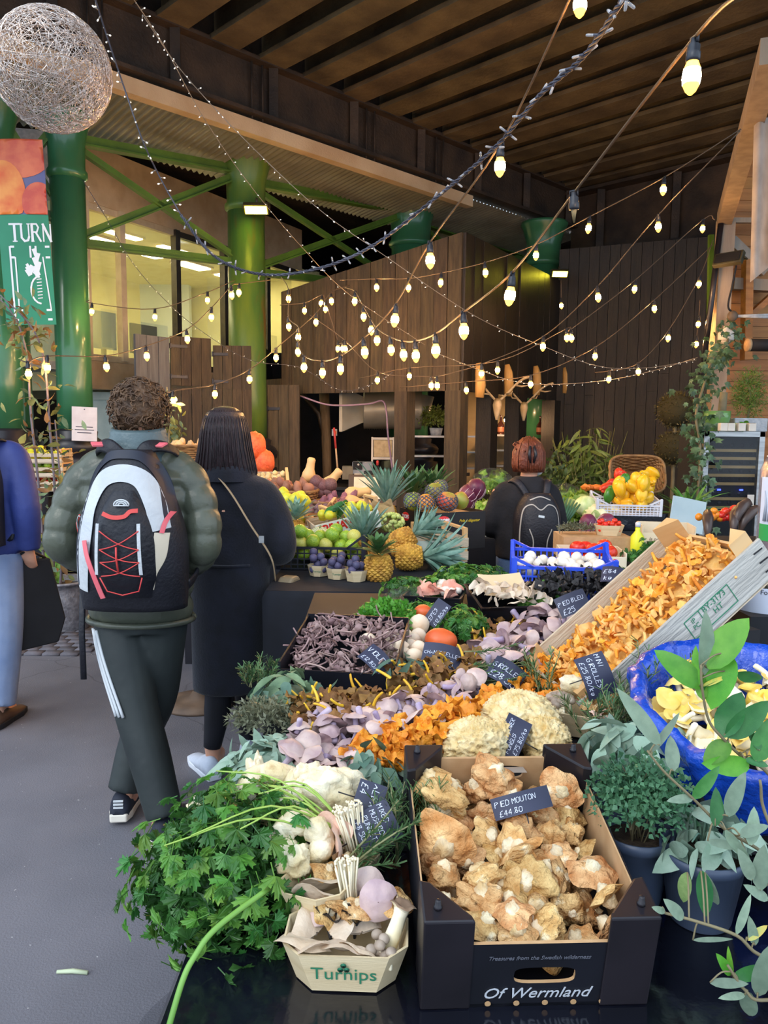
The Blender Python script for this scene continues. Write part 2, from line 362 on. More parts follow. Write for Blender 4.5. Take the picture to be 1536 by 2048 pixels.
# interior of the kitchen
KIN = mat('kitchen_plaster', '#a08c68', '#b8a47e', scale=3, rough=.8)
b = MB(); b.box((.7, 13.2, 1.4), (5.2, .1, 2.8)); b.box((-1.95, 12.2, 1.4), (.1, 2.2, 2.8)); struct(b.obj('wall_inner', BLACK, None, None, False))
b = MB(); b.box((1.9, 12.6, 1.3), (1.6, .06, 2.4)); struct(b.obj('wall_pantry', KIN, None, None, False))
ab = (B-A).normalized(); bc = (C-B).normalized(); abn = Vector((ab.y, -ab.x, 0)); bcn = Vector((bc.y, -bc.x, 0))
def onAB(px, off=0):
    r = ray(px, 860); r.z = 0; P = A + abn*off    # intersection with the cabin front, in plan
    k = (P.x*ab.y - P.y*ab.x)/(r.x*ab.y - r.y*ab.x); return r*k
def onBC(px, off=0):
    r = ray(px, 860); r.z = 0; P = B + bcn*off
    k = (P.x*bc.y - P.y*bc.x)/(r.x*bc.y - r.y*bc.x); return r*k
n = 1
for f, px, w, m in ((onAB, 809, .17, WOOD), (onAB, 912, .2, WOOD), (onBC, 973, .22, WOODD), (onBC, 1031, .3, WOODD), (onBC, 1101, .28, WOODD)):
    p = f(px); b = MB(); b.box((0, 0, HZ/2), (w, .2, HZ)); d = ab if f is onAB else bc
    o = struct(b.obj('trim_%d' % (4+n), m, None, T(p) @ RZ(math.degrees(math.atan2(d.y, d.x))), False)); n += 1
# half-height counter panels under the openings
for i, (f, x0, x1, zt, lab) in enumerate(((onAB, 600, 730, .78, 'left'), (onAB, 735, 905, 1.0, 'right'), (onBC, 930, 1030, .62, 'rear'))):
    p, q = f(x0), f(x1); e = thing('kitchen_counter', {'left': 'low black counter under the duct opening with a worktop', 'right': 'dark counter panel between the cabin posts, shoulder high', 'rear': 'low dark counter behind the antler skulls'}[lab], 'counter', T((p+q)/2))
    o = (p+q)/2; m = MB(); m.bar(p-o + Vector((0, 0, zt/2)), q-o + Vector((0, 0, zt/2)), .06, zt); m.obj('panel', BLACK, e, None, False)
    nn = abn if f is onAB else bcn; m = MB(); m.bar(p-o - nn*.2 + Vector((0, 0, zt+.02)), q-o - nn*.2 + Vector((0, 0, zt+.02)), .55, .04); m.obj('worktop', mat('dark_worktop', '#26221f', '#35302b', rough=.3), e, None, False)
# ---- barn doors
def plank_door(name, p, q, z0, z1, n, m, hinge=True, idx=1):
    d = (q-p); L = d.length; d.normalize(); nn = Vector((d.y, -d.x, 0))
    e = place('door_%d' % idx, None, None, T(p)); e['kind'] = 'structure'
    for i in range(n):
        bb = MB(); bb.box((L*(i+.5)/n, U(-.004, .004), (z0+z1)/2), (L/n-.006, .04, z1-z0)); bb.obj('plank', m, e, RZ(math.degrees(math.atan2(d.y, d.x))), False)
    if hinge:
        for z in (z0+.18*(z1-z0), z0+.8*(z1-z0)):
            bb = MB(); bb.box((.2*L, -.03, z), (.4*L, .012, .035)); bb.tube([(0, -.03, z-.03), (0, -.03, z+.03)], .015, 6); bb.obj('strap_hinge', BLACKI, e, RZ(math.degrees(math.atan2(d.y, d.x))), False)
p, q = at(536, 860, 9.95), at(600, 860, 9.9); plank_door('d', Vector((p.x, p.y, 0)), Vector((q.x, q.y, 0)), .6, 2.1, 3, WOOD, True, 1)
p, q = at(343, 860, 9.3), at(424, 860, 9.55); plank_door('d', Vector((p.x, p.y, 0)), Vector((q.x, q.y, 0)), 2.05, zc(343, 672, 9.3), 4, WOOD, True, 2)
p2, q2 = at(428, 860, 9.56), at(504, 860, 9.6); plank_door('d', Vector((p2.x, p2.y, 0)), Vector((q2.x, q2.y, 0)), 2.02, zc(440, 690, 9.5), 4, WOOD, True, 3)
plank_door('d', Vector((p.x, p.y, 0)), Vector((q2.x, q2.y, 0)), .3, 2.02, 8, WOOD, False, 4)
p, q = at(273, 860, 8.9), at(340, 860, 9.25); plank_door('d', Vector((p.x, p.y, 0)), Vector((q.x, q.y, 0)), zc(300, 785, 9), zc(300, 670, 9), 3, mat('grey_boards', '#56585c', '#6a6c70', scale=5, rough=.7, stretch=(6, 6, .6), bump=.3), False, 5)
# ---- office block on the left
E_ = at(150, 860, 9.6); E_.z = 0; F_ = at(600, 860, 14.0); F_.z = 0
ed = (F_-E_); EL = ed.length; ed.normalize(); en = Vector((ed.y, -ed.x, 0)); EA = math.degrees(math.atan2(ed.y, ed.x))
MO = T(E_) @ RZ(EA)
zf = 4.3
b = MB(); b.box((EL/2, .1, zf+.35), (EL, .3, .7)); b.box((EL/2, .1, 2.2), (EL, .3, .35)); fw = struct(b.obj('wall_office', CONC, None, MO, False))
b = MB(); b.box((-.6, .1, zf+.35), (1.2, .34, .72)); struct(b.obj('wall_corner', CONCG, None, MO @ RZ(-50), False))
WF = mat('window_frame', '#3a3530', '#4a443c', rough=.4, metal=.4)
WFL = mat('pale_mullion', '#b8a68a', '#cbbb9f', rough=.5)
def opx(px):
    r = ray(px, 700); r.z = 0; k = (E_.x*ed.y - E_.y*ed.x)/(r.x*ed.y - r.y*ed.x); return (r*k - E_).length * (1 if (r*k-E_).dot(ed) > 0 else -1)
xs = [opx(v) for v in (172, 243, 352, 447, 531, 588)]
for i in range(len(xs)-1):
    a, c = xs[i], xs[i+1]; wn = place('window_%d' % (i+1), None, None, MO); wn['kind'] = 'structure'
    b = MB(); b.box(((a+c)/2, 0, 2.42), (c-a, .08, .08)); b.box(((a+c)/2, 0, zf-.04), (c-a, .08, .08)); b.box((a, -.03, (2.4+zf)/2), (.09, .1, zf-2.4)); b.obj('window_frame', WFL if i in (0, 1) else WF, wn, None, False)
    b = MB(); b.box(((a+c)/2, .02, (2.4+zf)/2), (c-a-.09, .006, zf-2.5)); b.obj('pane', GLASS, wn, None, False)
OW = mat('office_wall', '#cfc690', '#d8d09c', rough=.8); OC = mat('office_ceiling', '#d9cf95', '#e3daa4', rough=.8)
b = MB(); b.box((EL/2, 3.6, 3.2), (EL+.6, .1, 2.4)); b.box((.06, 1.8, 3.2), (.1, 3.6, 2.4)); b.box((EL+.6, 1.8, 3.2), (.1, 3.6, 2.4)); struct(b.obj('wall_office_inner', OW, None, MO, False))
b = MB(); b.box((EL/2, 1.8, zf+.03), (EL+2, 3.6, .06)); struct(b.obj('ceiling_office', OC, None, MO, False))
b = MB(); b.box((EL/2, 1.8, 2.28), (EL+2, 3.6, .1)); struct(b.obj('floor_office', CONCG, None, MO, False))
LAMP = mat('office_tube', '#fff6cc', emit=45, ecol='#fff0b8')
for i in range(5):
    tag(place('ceiling_light', None, None, MO @ T(.5+i*1.05, 1.3, zf-.03)), 'bright rectangular ceiling light panel in the office', 'ceiling light', 'office ceiling lights')
    lp = bpy.data.objects[-1] if False else COL.objects[-1]
    b = MB(); b.box((0, 0, .01), (.72, .34, .03)); b.obj('housing', WFL, lp, None, False); b = MB(); b.box((0, 0, -.012), (.64, .26, .02)); b.obj('diffuser', LAMP, lp, None, False)
for px, w, h, z, lab in ((250, .42, .5, 2.85, 'blue-grey office screen at the first window pane'), (330, .5, .42, 2.8, 'dark office monitor beyond the middle window'), (400, .3, .35, 2.72, 'white office box file by the middle window'), (560, .3, .5, 2.9, 'teal office screen in the window beyond the rusty column')):
    e = thing('office_screen', lab, 'screen', MO @ T(opx(px)+.1, .5, 2.33))
    b = MB(); b.box((0, 0, z-2.33), (w, .04, h)); b.obj('panel', mat('screen_%d' % px, {250: '#7f9aa0', 330: '#3b4147', 400: '#c9c4b8', 560: '#4f6a6a'}[px], rough=.3), e, None, False)
    b = MB(); b.box((0, 0, (z-h/2-2.33)/2), (.05, .05, z-h/2-2.33)); b.box((0, 0, .01), (.25, .18, .02)); b.obj('stand', WF, e, None, False)
# ---- street daylight past the left columns, put into a wall's pale blue
b = MB(); b.box((-7.6, 15.5, 2.5), (7.5, .2, 5)); struct(b.obj('wall_street', mat('daylight_blue', '#b9c6cc', '#ccd6da', scale=2, rough=.8), None, None, False))
b = MB(); b.box((-4.1, 10.2, 1.0), (.1, .06, 2.0)); b.box((-3.2, 10.2, 1.0), (.1, .06, 2.0)); b.box((-3.65, 10.2, 1.95), (1, .06, .1)); b.box((-3.65, 10.24, 1.0), (.9, .03, 1.9)); struct(b.obj('door_6', mat('pale_van_blue', '#a9c2c2', '#b9d0ce', rough=.5), None, None, False))  # framed panel added as a stand-in for a pale van
# ---- timber stall on the right
TY = 8.7
p0, p1 = at(1466, 445, TY), at(1640, 720, TY)
tw = struct(MB().box(((p0.x+p1.x)/2, TY+.06, 2.3), (p1.x-p0.x, .04, 4.6)).obj('wall_timber', TIMB, None, None, False))
z = .9
while z < 4.5:
    MB().box(((p0.x+p1.x)/2, TY+.02+U(0, .008), z+.06), (p1.x-p0.x, .03, .118)).obj('board', TIMB, tw, None, False); z += .122
n = 1
def beam(P, Q, w, h, m, k):
    o = MB().bar(P, Q, w, h).obj('trim_%d' % k, m, None, None, False); return struct(o)
beam(at(1545, 100, 5.0), at(1448, 440, 8.45), .14, .16, PALE, 20)
g = at(1452, 440, 8.4); beam(Vector((g.x, g.y, .0)), g, .15, .14, PALE, 21)
beam(at(1445, 441, 8.35), at(1545, 441, 8.5), .05, .05, PALE, 22)
beam(at(1495, 520, 8.5), at(1492, 720, 8.5), .12, .08, TIMB, 23)
beam(at(1462, 480, 8.5), at(1530, 545, 8.5), .08, .1, mat('grey_brace', '#7f776c', '#948b7e', rough=.7), 24)
beam(at(1465, 568, 8.55), at(1545, 572, 8.55), .1, .12, PALE, 25)
beam(at(1490, 640, 8.55), at(1545, 590, 8.55), .1, .06, TIMB, 26)
# ================================================================== hanging things: light strings, ball, banner, floodlights
def spline(P, per=6):
    P = [Vector(p) for p in P]; Q = [P[0]*2-P[1]] + P + [P[-1]*2-P[-2]]; out = []
    for i in range(1, len(Q)-2):
        a, b, c, d = Q[i-1:i+3]
        for k in range(per):
            t = k/per; out.append(.5*((2*b) + (c-a)*t + (2*a-5*b+4*c-d)*t*t + (3*b-a-3*c+d)*t**3))
    out.append(P[-1]); return out
BULB = mat('lit_bulb_glass', '#ffd9a0', rough=.2, emit=260, ecol='#ffc07a')
CABLE = mat('festoon_cable', '#4a3d30', '#5d4d3c', rough=.5)
SOCK = mat('bulb_socket', '#1d2026', '#2b2f38', rough=.4)
DEAD = mat('broken_bulb', '#e8d9a8', rough=.1, trans=.6)
bm = MB(); bm.lathe([(.004, -.078), (.012, -.07), (.019, -.055), (.0215, -.04), (.019, -.022), (.0135, -.008), (.0125, 0)], 10); bm.v = [(x*1.04, y*1.04, z*1.02) for x, y, z in bm.v]; bm.m = [0 if -.058 < sum(bm.v[i][2] for i in f)/len(f) < -.028 else 1 for f in bm.f]; bulb_me = bm.mesh('bulb', [BULB, mat('bulb_amber', '#ffb860', rough=.2, emit=2.6, ecol='#ffb84a')])
bm = MB(); bm.lathe([(.0155, -.006), (.017, 0), (.017, .014), (.015, .016), (.015, .03), (.009, .036), (.009, .046)], 10); bm.tube([(-.012, 0, .034), (-.012, 0, .05), (.012, 0, .05), (.012, 0, .034)], .004, 5); sock_me = bm.mesh('socket', SOCK)
bm = MB(); bm.lathe([(.006, -.02), (.003, -.045), (.009, -.008), (.0125, 0)], 8); dead_me = bm.mesh('bulb', DEAD)
def festoon(label, pts, per=5, r=.0045):
    """pts: (px, py, depth, 1 bulb / 0 cable only / 2 broken bulb)"""
    W_ = []
    for px, py, Y, k in pts:
        p = at(px, py, Y)
        if k: p = p + Vector((0, 0, .083))
        W_.append((p, k))
    o = W_[len(W_)//2][0].copy(); e = thing('light_string', label, 'string lights', T(o))
    c = spline([p-o for p, k in W_], per); MB().tube(c, r, 5).obj('cable', CABLE, e)
    for p, k in W_:
        if k:
            sk = place('socket', sock_me, e, T(p-o-Vector((0, 0, .046))) @ RZ(U(0, 360)) @ RX(U(-8, 8)))
            place('bulb', dead_me if k == 2 else bulb_me, sk)
festoon('festoon string whose largest bulb hangs beside the pale timber eave, with one broken bulb', [(1500, -30, 1.6, 0), (1384, 152, 1.9, 1), (1147, 440, 2.5, 2), (1022, 590, 3.1, 1), (927, 661, 3.6, 1), (871, 700, 4.1, 1), (831, 711, 4.5, 1), (806, 709, 4.9, 1), (781, 699, 5.3, 1), (754, 680, 5.8, 1), (742, 660, 6.2, 1), (727, 633, 6.6, 1), (710, 602, 7.0, 1), (690, 575, 7.4, 0)])
festoon('festoon string crossing under the fairy garland and looping over the kitchen door', [(1175, -40, 2.5, 0), (1160, 8, 2.6, 1), (1000, 331, 3.2, 1), (860, 520, 3.8, 1), (791, 639, 4.3, 1), (728, 704, 4.8, 1), (681, 737, 5.2, 1), (645, 745, 5.6, 1), (608, 734, 6.0, 1), (596, 703, 6.4, 1), (597, 674, 6.8, 1), (577, 653, 7.2, 1), (577, 597, 7.5, 1), (560, 550, 7.8, 0)])
festoon('upper festoon string from the eave hook across the cabin top', [(1482, 258, 5.4, 0), (1327, 379, 5.7, 1), (1178, 456, 6.1, 1), (1072, 510, 6.4, 1), (970, 545, 6.7, 1), (882, 565, 7.0, 1), (817, 575, 7.3, 1), (753, 575, 7.7, 1), (680, 560, 8.0, 0)])
festoon('festoon string from the eave hook sagging to the paired bulbs by the cabin post', [(1480, 262, 5.4, 0), (1316, 453, 5.8, 1), (1195, 594, 6.2, 1), (1086, 693, 6.6, 1), (963, 747, 7.0, 1), (874, 771, 7.3, 1), (862, 771, 7.4, 1), (755, 760, 7.8, 1), (690, 697, 8.1, 1), (620, 630, 8.3, 0)])
festoon('festoon string between the dark post and the antler wall, second below the eave', [(1430, 440, 7.6, 0), (1405, 457, 7.6, 1), (1270, 578, 7.4, 1), (1142, 676, 7.3, 1), (1133, 675, 7.3, 1), (995, 740, 7.5, 1), (819, 752, 8.0, 1), (720, 757, 8.3, 0)])
festoon('festoon string hanging lowest in front of the antler skulls', [(1425, 490, 7.9, 0), (1308, 617, 7.6, 1), (1190, 712, 7.5, 1), (1061, 768, 7.6, 1), (932, 780, 7.9, 1), (800, 775, 8.3, 0)])
festoon('festoon string dropping steeply beside the leaning drainpipe', [(1426, 480, 8.2, 0), (1399, 568, 8.1, 1), (1337, 676, 7.9, 1), (1276, 743, 7.8, 1), (1218, 758, 7.9, 1), (1190, 745, 8.0, 0)])
festoon('short vertical drop of bulbs beside the dark wall corner', [(1400, 600, 8.4, 0), (1397, 648, 8.4, 1), (1393, 688, 8.4, 1)])
festoon('festoon string low in front of the plank doors behind the couple', [(40, 720, 5.6, 0), (57, 747, 5.6, 1), (95, 735, 5.7, 1), (212, 733, 6.1, 1), (293, 712, 6.5, 1), (374, 678, 6.9, 1), (423, 634, 7.3, 1), (463, 590, 7.6, 1), (478, 585, 7.7, 1), (540, 560, 8.0, 0)])
festoon('festoon string lowest over the woman in the long coat', [(300, 800, 6.6, 0), (346, 802, 6.6, 1), (430, 788, 6.8, 1), (499, 758, 7.0, 1), (552, 715, 7.3, 1), (632, 644, 7.7, 1), (662, 602, 8.0, 1), (700, 570, 8.2, 0)])
festoon('festoon string level across the office windows', [(178, 600, 8.0, 0), (184, 623, 8.0, 1), (310, 634, 8.2, 1), (415, 600, 8.5, 1), (470, 560, 8.7, 0)])
festoon('tangle of five bulbs high on the cabin boards by the rusty column', [(560, 610, 8.6, 0), (609, 621, 8.6, 1), (643, 606, 8.6, 1), (651, 618, 8.6, 1), (676, 697, 8.6, 1), (685, 697, 8.7, 1), (700, 690, 8.7, 0)])
festoon('single bulb drop before the dark back wall', [(1122, 560, 9.5, 0), (1122, 611, 9.5, 1)])
# ---- fairy lights
LED = mat('clear_led', '#e9eef2', rough=.15, emit=.7, ecol='#fff4e0'); LEDB = mat('clear_led_tip', '#b9bcc2', rough=.12, trans=.6, emit=.04, ecol='#ffffff')
WIRE = mat('dark_blue_wire', '#3b3b46', '#545460', rough=.45); WIRE2 = mat('pale_wire', '#7d7469', '#958b7e', rough=.5)
bm = MB(); bm.tube([(0, 0, 0), (0, 0, .018)], .0025, 5); bm.ball((0, 0, .022), (.0035, .0035, .006), 6, 4, 1); led_me = bm.mesh('led', [WIRE2, LED])
bm = MB(); bm.tube([(0, 0, 0), (0, 0, .014)], .0038, 6); bm.lathe([(.0034, .014), (.0036, .028), (.0028, .032), (.0012, .033)], 6, 1); ledb_me = bm.mesh('led', [WIRE, LEDB])
def fairy(label, pts, n, big=False, r=.003, wire=WIRE):
    P = [at(*p) for p in pts]; o = P[len(P)//2].copy(); e = thing('fairy_lights', label, 'fairy lights', T(o))
    c = spline([p-o for p in P], 14)
    if big:
        m = MB()
        for ph in (0, 2.1, 4.2):
            q = []
            for i, p in enumerate(c):
                d = (c[min(i+1, len(c)-1)]-c[max(0, i-1)]).normalized(); x = d.orthogonal().normalized(); y = d.cross(x); a = ph + i*1.1
                q.append(p + (x*math.cos(a) + y*math.sin(a))*.0042)
            m.tube(q, r, 5)
        m.obj('wire', wire, e)
    else: MB().tube(c, r, 4).obj('wire', wire, e)
    for k in range(n):
        p = c[int((k+.5)/n*(len(c)-1))]; d = Vector((U(-1, 1), U(-1, 1), U(-1, .6))).normalized()
        place('led', ledb_me if big else led_me, e, frame(p, d))
        if big: place('led', ledb_me, e, frame(p, (-d + Vector((U(-.4, .4), U(-.4, .4), U(-.4, .4)))).normalized()))
fairy('thick twisted garland of dark wire and clear lamps sweeping to the floodlit column', [(1262, -30, 1.6), (1240, 8, 1.7), (1165, 115, 2.0), (1080, 190, 2.2), (1000, 285, 2.5), (925, 352, 2.7), (860, 405, 2.9), (770, 475, 3.2), (700, 515, 3.3), (620, 541, 3.4), (540, 550, 3.5), (470, 535, 3.5), (415, 500, 3.5), (362, 430, 3.5)], 36, True, .0032)
fairy('dark fairy light wire climbing from the garland end past the wire ball', [(362, 430, 3.5), (320, 355, 3.5), (285, 280, 3.4), (250, 180, 3.4), (215, 75, 3.3), (188, -10, 3.2)], 26, False, .0032)
fairy('thin fairy light wire from the joists to the cabin corner', [(262, -10, 4.2), (330, 95, 4.6), (410, 240, 5.2), (500, 370, 5.8), (600, 490, 6.5), (700, 590, 7.4), (850, 690, 8.2)], 44, False, .003, WIRE2)
fairy('long thin fairy light wire crossing to the dark back wall', [(285, 30, 4.2), (370, 150, 4.6), (500, 290, 5.0), (640, 420, 5.3), (760, 505, 5.6), (950, 632, 6.2), (1085, 692, 6.8), (1200, 733, 7.3), (1300, 735, 7.8), (1392, 720, 8.3)], 74, False, .003, WIRE2)
fairy('lower fairy light wire under the antlers to the drainpipe corner', [(870, 705, 8.2), (965, 742, 8.0), (1040, 765, 7.9), (1130, 768, 7.9), (1230, 758, 8.0), (1320, 738, 8.2), (1395, 715, 8.4)], 40, False, .003, WIRE2)
fairy('double fairy light wire in front of the office windows', [(165, 360, 8.05), (215, 440, 8.1), (265, 525, 8.2), (330, 600, 8.4), (400, 660, 8.7), (500, 720, 9.0), (600, 735, 9.3), (680, 780, 9.3), (740, 770, 9.2), (785, 745, 9.0)], 60, False, .003, WIRE)
# ---- wire ball
WB = mat('champagne_wire', '#c4ab98', '#efe4dc', scale=120, rough=.22, metal=.85); 
bc_ = at(105, 142, 2.9); br = .201; m = MB()
for i in range(310):
    ax = Vector((rng.gauss(0, 1), rng.gauss(0, 1), rng.gauss(0, 1))).normalized(); x = ax.orthogonal().normalized(); y = ax.cross(x); off = U(-.75, .75); rr = math.sqrt(1-off*off)
    a0 = U(0, 6.28); ln = U(2, 5); n = int(ln*6)+3; ph = U(0, 6)
    m.tube([(x*math.cos(a0+ln*k/n)*rr + y*math.sin(a0+ln*k/n)*rr + ax*off)*br*(1+.012*math.sin(ph+k*1.9)) for k in range(n+1)], .0010, 3, 0, False)
o = m.obj('wire_ball', WB, None, T(bc_)); tag(o, 'large hanging ball woven from glittering champagne wire', 'ornament')
# ---- banner
BG = mat('banner_green', '#23805c', '#2a8c66', rough=.35, scale=2); BW = mat('banner_white', '#e4e8ea', rough=.5)
BPH = mat('banner_photo_blue', '#5a5f92', '#6d6a8a', rough=.35, scale=3); OR1 = mat('banner_orange', '#e0662e', '#f09a4a', scale=6, rough=.35); OR2 = mat('banner_red', '#c8503e', '#e27a50', scale=6, rough=.35)
pb = at(58, 460, 7.7); w = .47; hh = zc(58, 280, 7.7)-zc(58, 650, 7.7); zb = zc(58, 650, 7.7)
MBn = T(pb.x-.01, pb.y, zb) @ RZ(6) @ RY(-2.2)
e = thing('market_banner', 'tall hanging banner with pumpkins above and white turnip emblem on green', 'banner', MBn)
cv = lambda x: -.025*math.cos(x/w*2.6)
def sheet(x0, x1, z0, z1, mt, name, y=0):
    m = MB(); m.grid(lambda a, t: (x0+(x1-x0)*a, cv(x0+(x1-x0)*a)+y, z0+(z1-z0)*t), 10, 1); m.grid(lambda a, t: (x0+(x1-x0)*a, cv(x0+(x1-x0)*a)+y+.004, z0+(z1-z0)*t), 10, 1, 0, False, True); return m.obj(name, mt, e)
sp = hh*.6
sheet(-w/2, w/2, 0, sp, BG, 'green_panel'); sheet(-w/2, w/2, sp, hh, BPH, 'photo_panel')
def disc(cx, cz, rx, rz, mt, k, name='printed_pumpkin'):
    m = MB()
    def f(a, t):
        x = max(-w/2, min(w/2, cx+rx*t*math.cos(-2*PI*a))); z_ = max(sp, min(hh, cz+rz*t*math.sin(-2*PI*a))); return (x, cv(x)-.004-.002*k, z_)
    m.grid(f, 28, 7, 0, True); m.obj(name, mt, e)
disc(-.0, sp+hh*.32, .3, .22, OR2, 0); disc(-.15, sp+.2, .2, .3, OR1, 1); disc(.17, sp+.1, .16, .2, OR2, 2)
m = MB()
def stroke(P, wd):
    for (x0, z0), (x1, z1) in zip(P, P[1:]):
        d = Vector((x1-x0, z1-z0)); nn = Vector((-d.y, d.x)).normalized()*wd/2; ex = d.normalized()*wd*.3
        m.add([(x, cv(x)-.004, z_) for x, z_ in ((x0-ex.x-nn.x, z0-ex.y-nn.y), (x1+ex.x-nn.x, z1+ex.y-nn.y), (x1+ex.x+nn.x, z1+ex.y+nn.y), (x0-ex.x+nn.x, z0-ex.y+nn.y))], [(0, 1, 2, 3)])
zt = sp-.09; lh = .16; x = -.13
for ch in 'TURN':      # serif capitals
    L2 = {'T': [([(0, 1), (.9, 1)], .02), ([(.45, 0), (.45, 1)], .026), ([(.25, 0), (.65, 0)], .01)], 'U': [([(.1, 1), (.1, .2), (.35, 0), (.65, .05), (.75, .25)], .022), ([(.75, .25), (.75, 1)], .014), ([(0, 1), (.22, 1)], .01), ([(.62, 1), (.88, 1)], .01)],
          'R': [([(.1, 0), (.1, 1)], .026), ([(.1, 1), (.5, 1), (.65, .8), (.5, .53), (.1, .53)], .017), ([(.4, .53), (.8, 0)], .02), ([(0, 0), (.22, 0)], .01)], 'N': [([(.1, 0), (.1, 1)], .014), ([(.1, 1), (.72, 0)], .024), ([(.72, 0), (.72, 1)], .014)]}[ch]
    for P, wd in L2: stroke([(x+a*.105, zt-lh+c*lh) for a, c in P], wd*.9)
    x += .1
fz0, fz1 = .05, zt-lh-.05
stroke([(-.13, fz1), (.22, fz1)], .02); stroke([(-.13, fz1-.1), (.22, fz1-.1)], .02); stroke([(-.14, fz1), (-.14, fz0)], .018); stroke([(-.095, fz1-.1), (-.095, fz0+.1)], .014); stroke([(-.14, fz0), (.2, fz0)], .02); stroke([(-.1, fz0+.09), (.2, fz0+.09)], .02); stroke([(.05, fz1), (.05, fz1-.1)], .018); stroke([(.1, fz1), (.1, fz1-.1)], .018); stroke([(.2, fz0+.1), (.16, fz1-.1)], .012)
cz = fz0 + .28; ring = [(.12+.09*math.cos(a)*-1, cz+.13*math.sin(a)) for a in [1.5-k*.33 for k in range(10)]]; stroke(ring, .016)
for k in range(7): stroke([(.09, cz+.1-k*.03), (.13, cz+.105-k*.03)], .009)
for sx, top, bw in ((.1, .36, .05), (.03, .22, .045)):
    for k in range(5): stroke([(sx+.01*k*0, cz+.15+(top-.15)*k/5), (sx-.0+(.02 if k % 2 else -.02), cz+.17+(top-.15)*(k+1)/5)], bw*(1-.1*k))
stroke([(.11, cz+.12), (.1, cz+.3)], .016); stroke([(.11, cz+.12), (.03, cz+.2)], .014)
m.obj('turnip_emblem_lettering', BW, e, None, False)
# ---- floodlights
FL = mat('lit_floodlight', '#fff7a0', emit=22, ecol='#fff040'); FB = mat('flood_body', '#3a3626', '#4a4530', rough=.4)
def flood(px, py, Y, lab, tilt=20, lit=True, sc=1.0, rz=0):
    e = thing('floodlight', lab, 'floodlight', T(at(px, py, Y)) @ RZ(rz) @ RX(tilt) @ SC(sc))
    m = MB(); m.box((0, .03, 0), (.3, .06, .14)); m.obj('body', FB, e, None, False, .008); m = MB(); m.box((0, -.004, 0), (.26, .01, .1)); m.obj('lamp_face', FL if lit else BLACK, e, None, False)
    m = MB(); m.tube([(-.16, .03, 0), (-.16, .1, .02), (.16, .1, .02), (.16, .03, 0)], .01, 5); m.tube([(0, .1, .02), (0, .16, .05)], .018, 6); m.obj('bracket', FB, e)
flood(512, 420, 9.55, 'lit yellow floodlight on the rust streaked green column', 50)
flood(1120, 548, 11.4, 'lit yellow floodlight by the flared capital above the dark wall', 40, True, .8)
def notice():
    p = at(169, 848, 8.0); e = thing('notice_sheet', 'pale laminated notice fixed to the green column', 'sign', T(p) @ RZ(8) @ RY(2))
    m = MB(); m.box((0, 0, 0), (.25, .008, .35)); m.obj('sheet', mat('pale_pink_sheet', '#c9bdbb', '#d8cfcc', rough=.25), e, None, False)
    m = MB()
    for k, L in enumerate((.17, .19, .14)): m.box((.0, -.006, -.03-k*.03), (L, .002, .008))
    m.box((0, -.006, .15), (.012, .002, .012)); m.obj('printed_lines', mat('print_dark', '#4a4450', rough=.6), e, None, False)
notice()
# ================================================================== mushroom stall: table, leaf and fungus prototypes
PLAST = mat('black_plastic_sheet', '#0b0c14', '#12141f', scale=3, rough=.13, coat=.5, bump=.35, bscale=7)
CLOTH = mat('black_cloth', '#0d0f16', '#151822', scale=5, rough=.85, bump=.2, bscale=9)
TZ = .79
def table(label, x0, x1, y0, y1, z, name='market_table', drop=.5, cover=CLOTH, wav=.02):
    e = thing(name, label, 'table', T((x0+x1)/2, (y0+y1)/2, 0)); a, c = (x1-x0)/2, (y1-y0)/2
    MB().box((0, 0, z-.035), (2*a, 2*c, .04)).obj('table_top', BLACK, e, None, False)
    for i in (-1, 1):
        for j in (-1, 1): MB().box((i*(a-.05), j*(c-.05), (z-.055)/2), (.045, .045, z-.055)).obj('leg', BLACKI, e, None, False)
    m = MB(); per = []; N_ = 30
    for k in range(N_): per.append((-a + 2*a*k/N_, -c))
    for k in range(N_): per.append((a, -c + 2*c*k/N_))
    for k in range(N_): per.append((a - 2*a*k/N_, c))
    for k in range(N_): per.append((-a, c - 2*c*k/N_))
    R = []
    for t in (0, .04, .3, .65, 1):
        r = []
        for i, (x, y) in enumerate(per):
            n_ = wav*t*(math.sin(i*1.9+x*3)+.6*math.sin(i*.7+2)) + .006*(t > 0)
            l = math.hypot(x/a, y/c); ex = (1 if abs(abs(x)-a) < 1e-6 else 0)*(1 if x > 0 else -1); ey = (1 if abs(abs(y)-c) < 1e-6 else 0)*(1 if y > 0 else -1)
            r.append((x+ex*(abs(n_)+.006*(t > 0)), y+ey*(abs(n_)+.006*(t > 0)), z-.0-t*drop*(1+.03*math.sin(i*.9))))
        R.append(r)
    m.rings(R, 0, False); nb = len(m.v)
    m.grid(lambda u, v: (-a+2*a*u, -c+2*c*v, z+.002*nz(u*9, v*9)), 16, 16)
    m.obj('cloth_cover', cover, e); return e
table('market table under glossy black plastic carrying the mushrooms', -.29, 1.45, .82, 3.05, TZ, 'market_table', .55, PLAST, .015)
def S_(y):   # top of the banked display
    if y < 1.30: return TZ
    if y < 1.45: return TZ + (y-1.30)/.15*.12
    return .91 + (y-1.45)*.035
def surf(px, py, dz=0):
    y = 1.5
    for _ in range(14):
        p = onz(px, py, S_(y)+dz); y = .5*y + .5*p.y
    return Vector((p.x, p.y, S_(p.y)+dz))
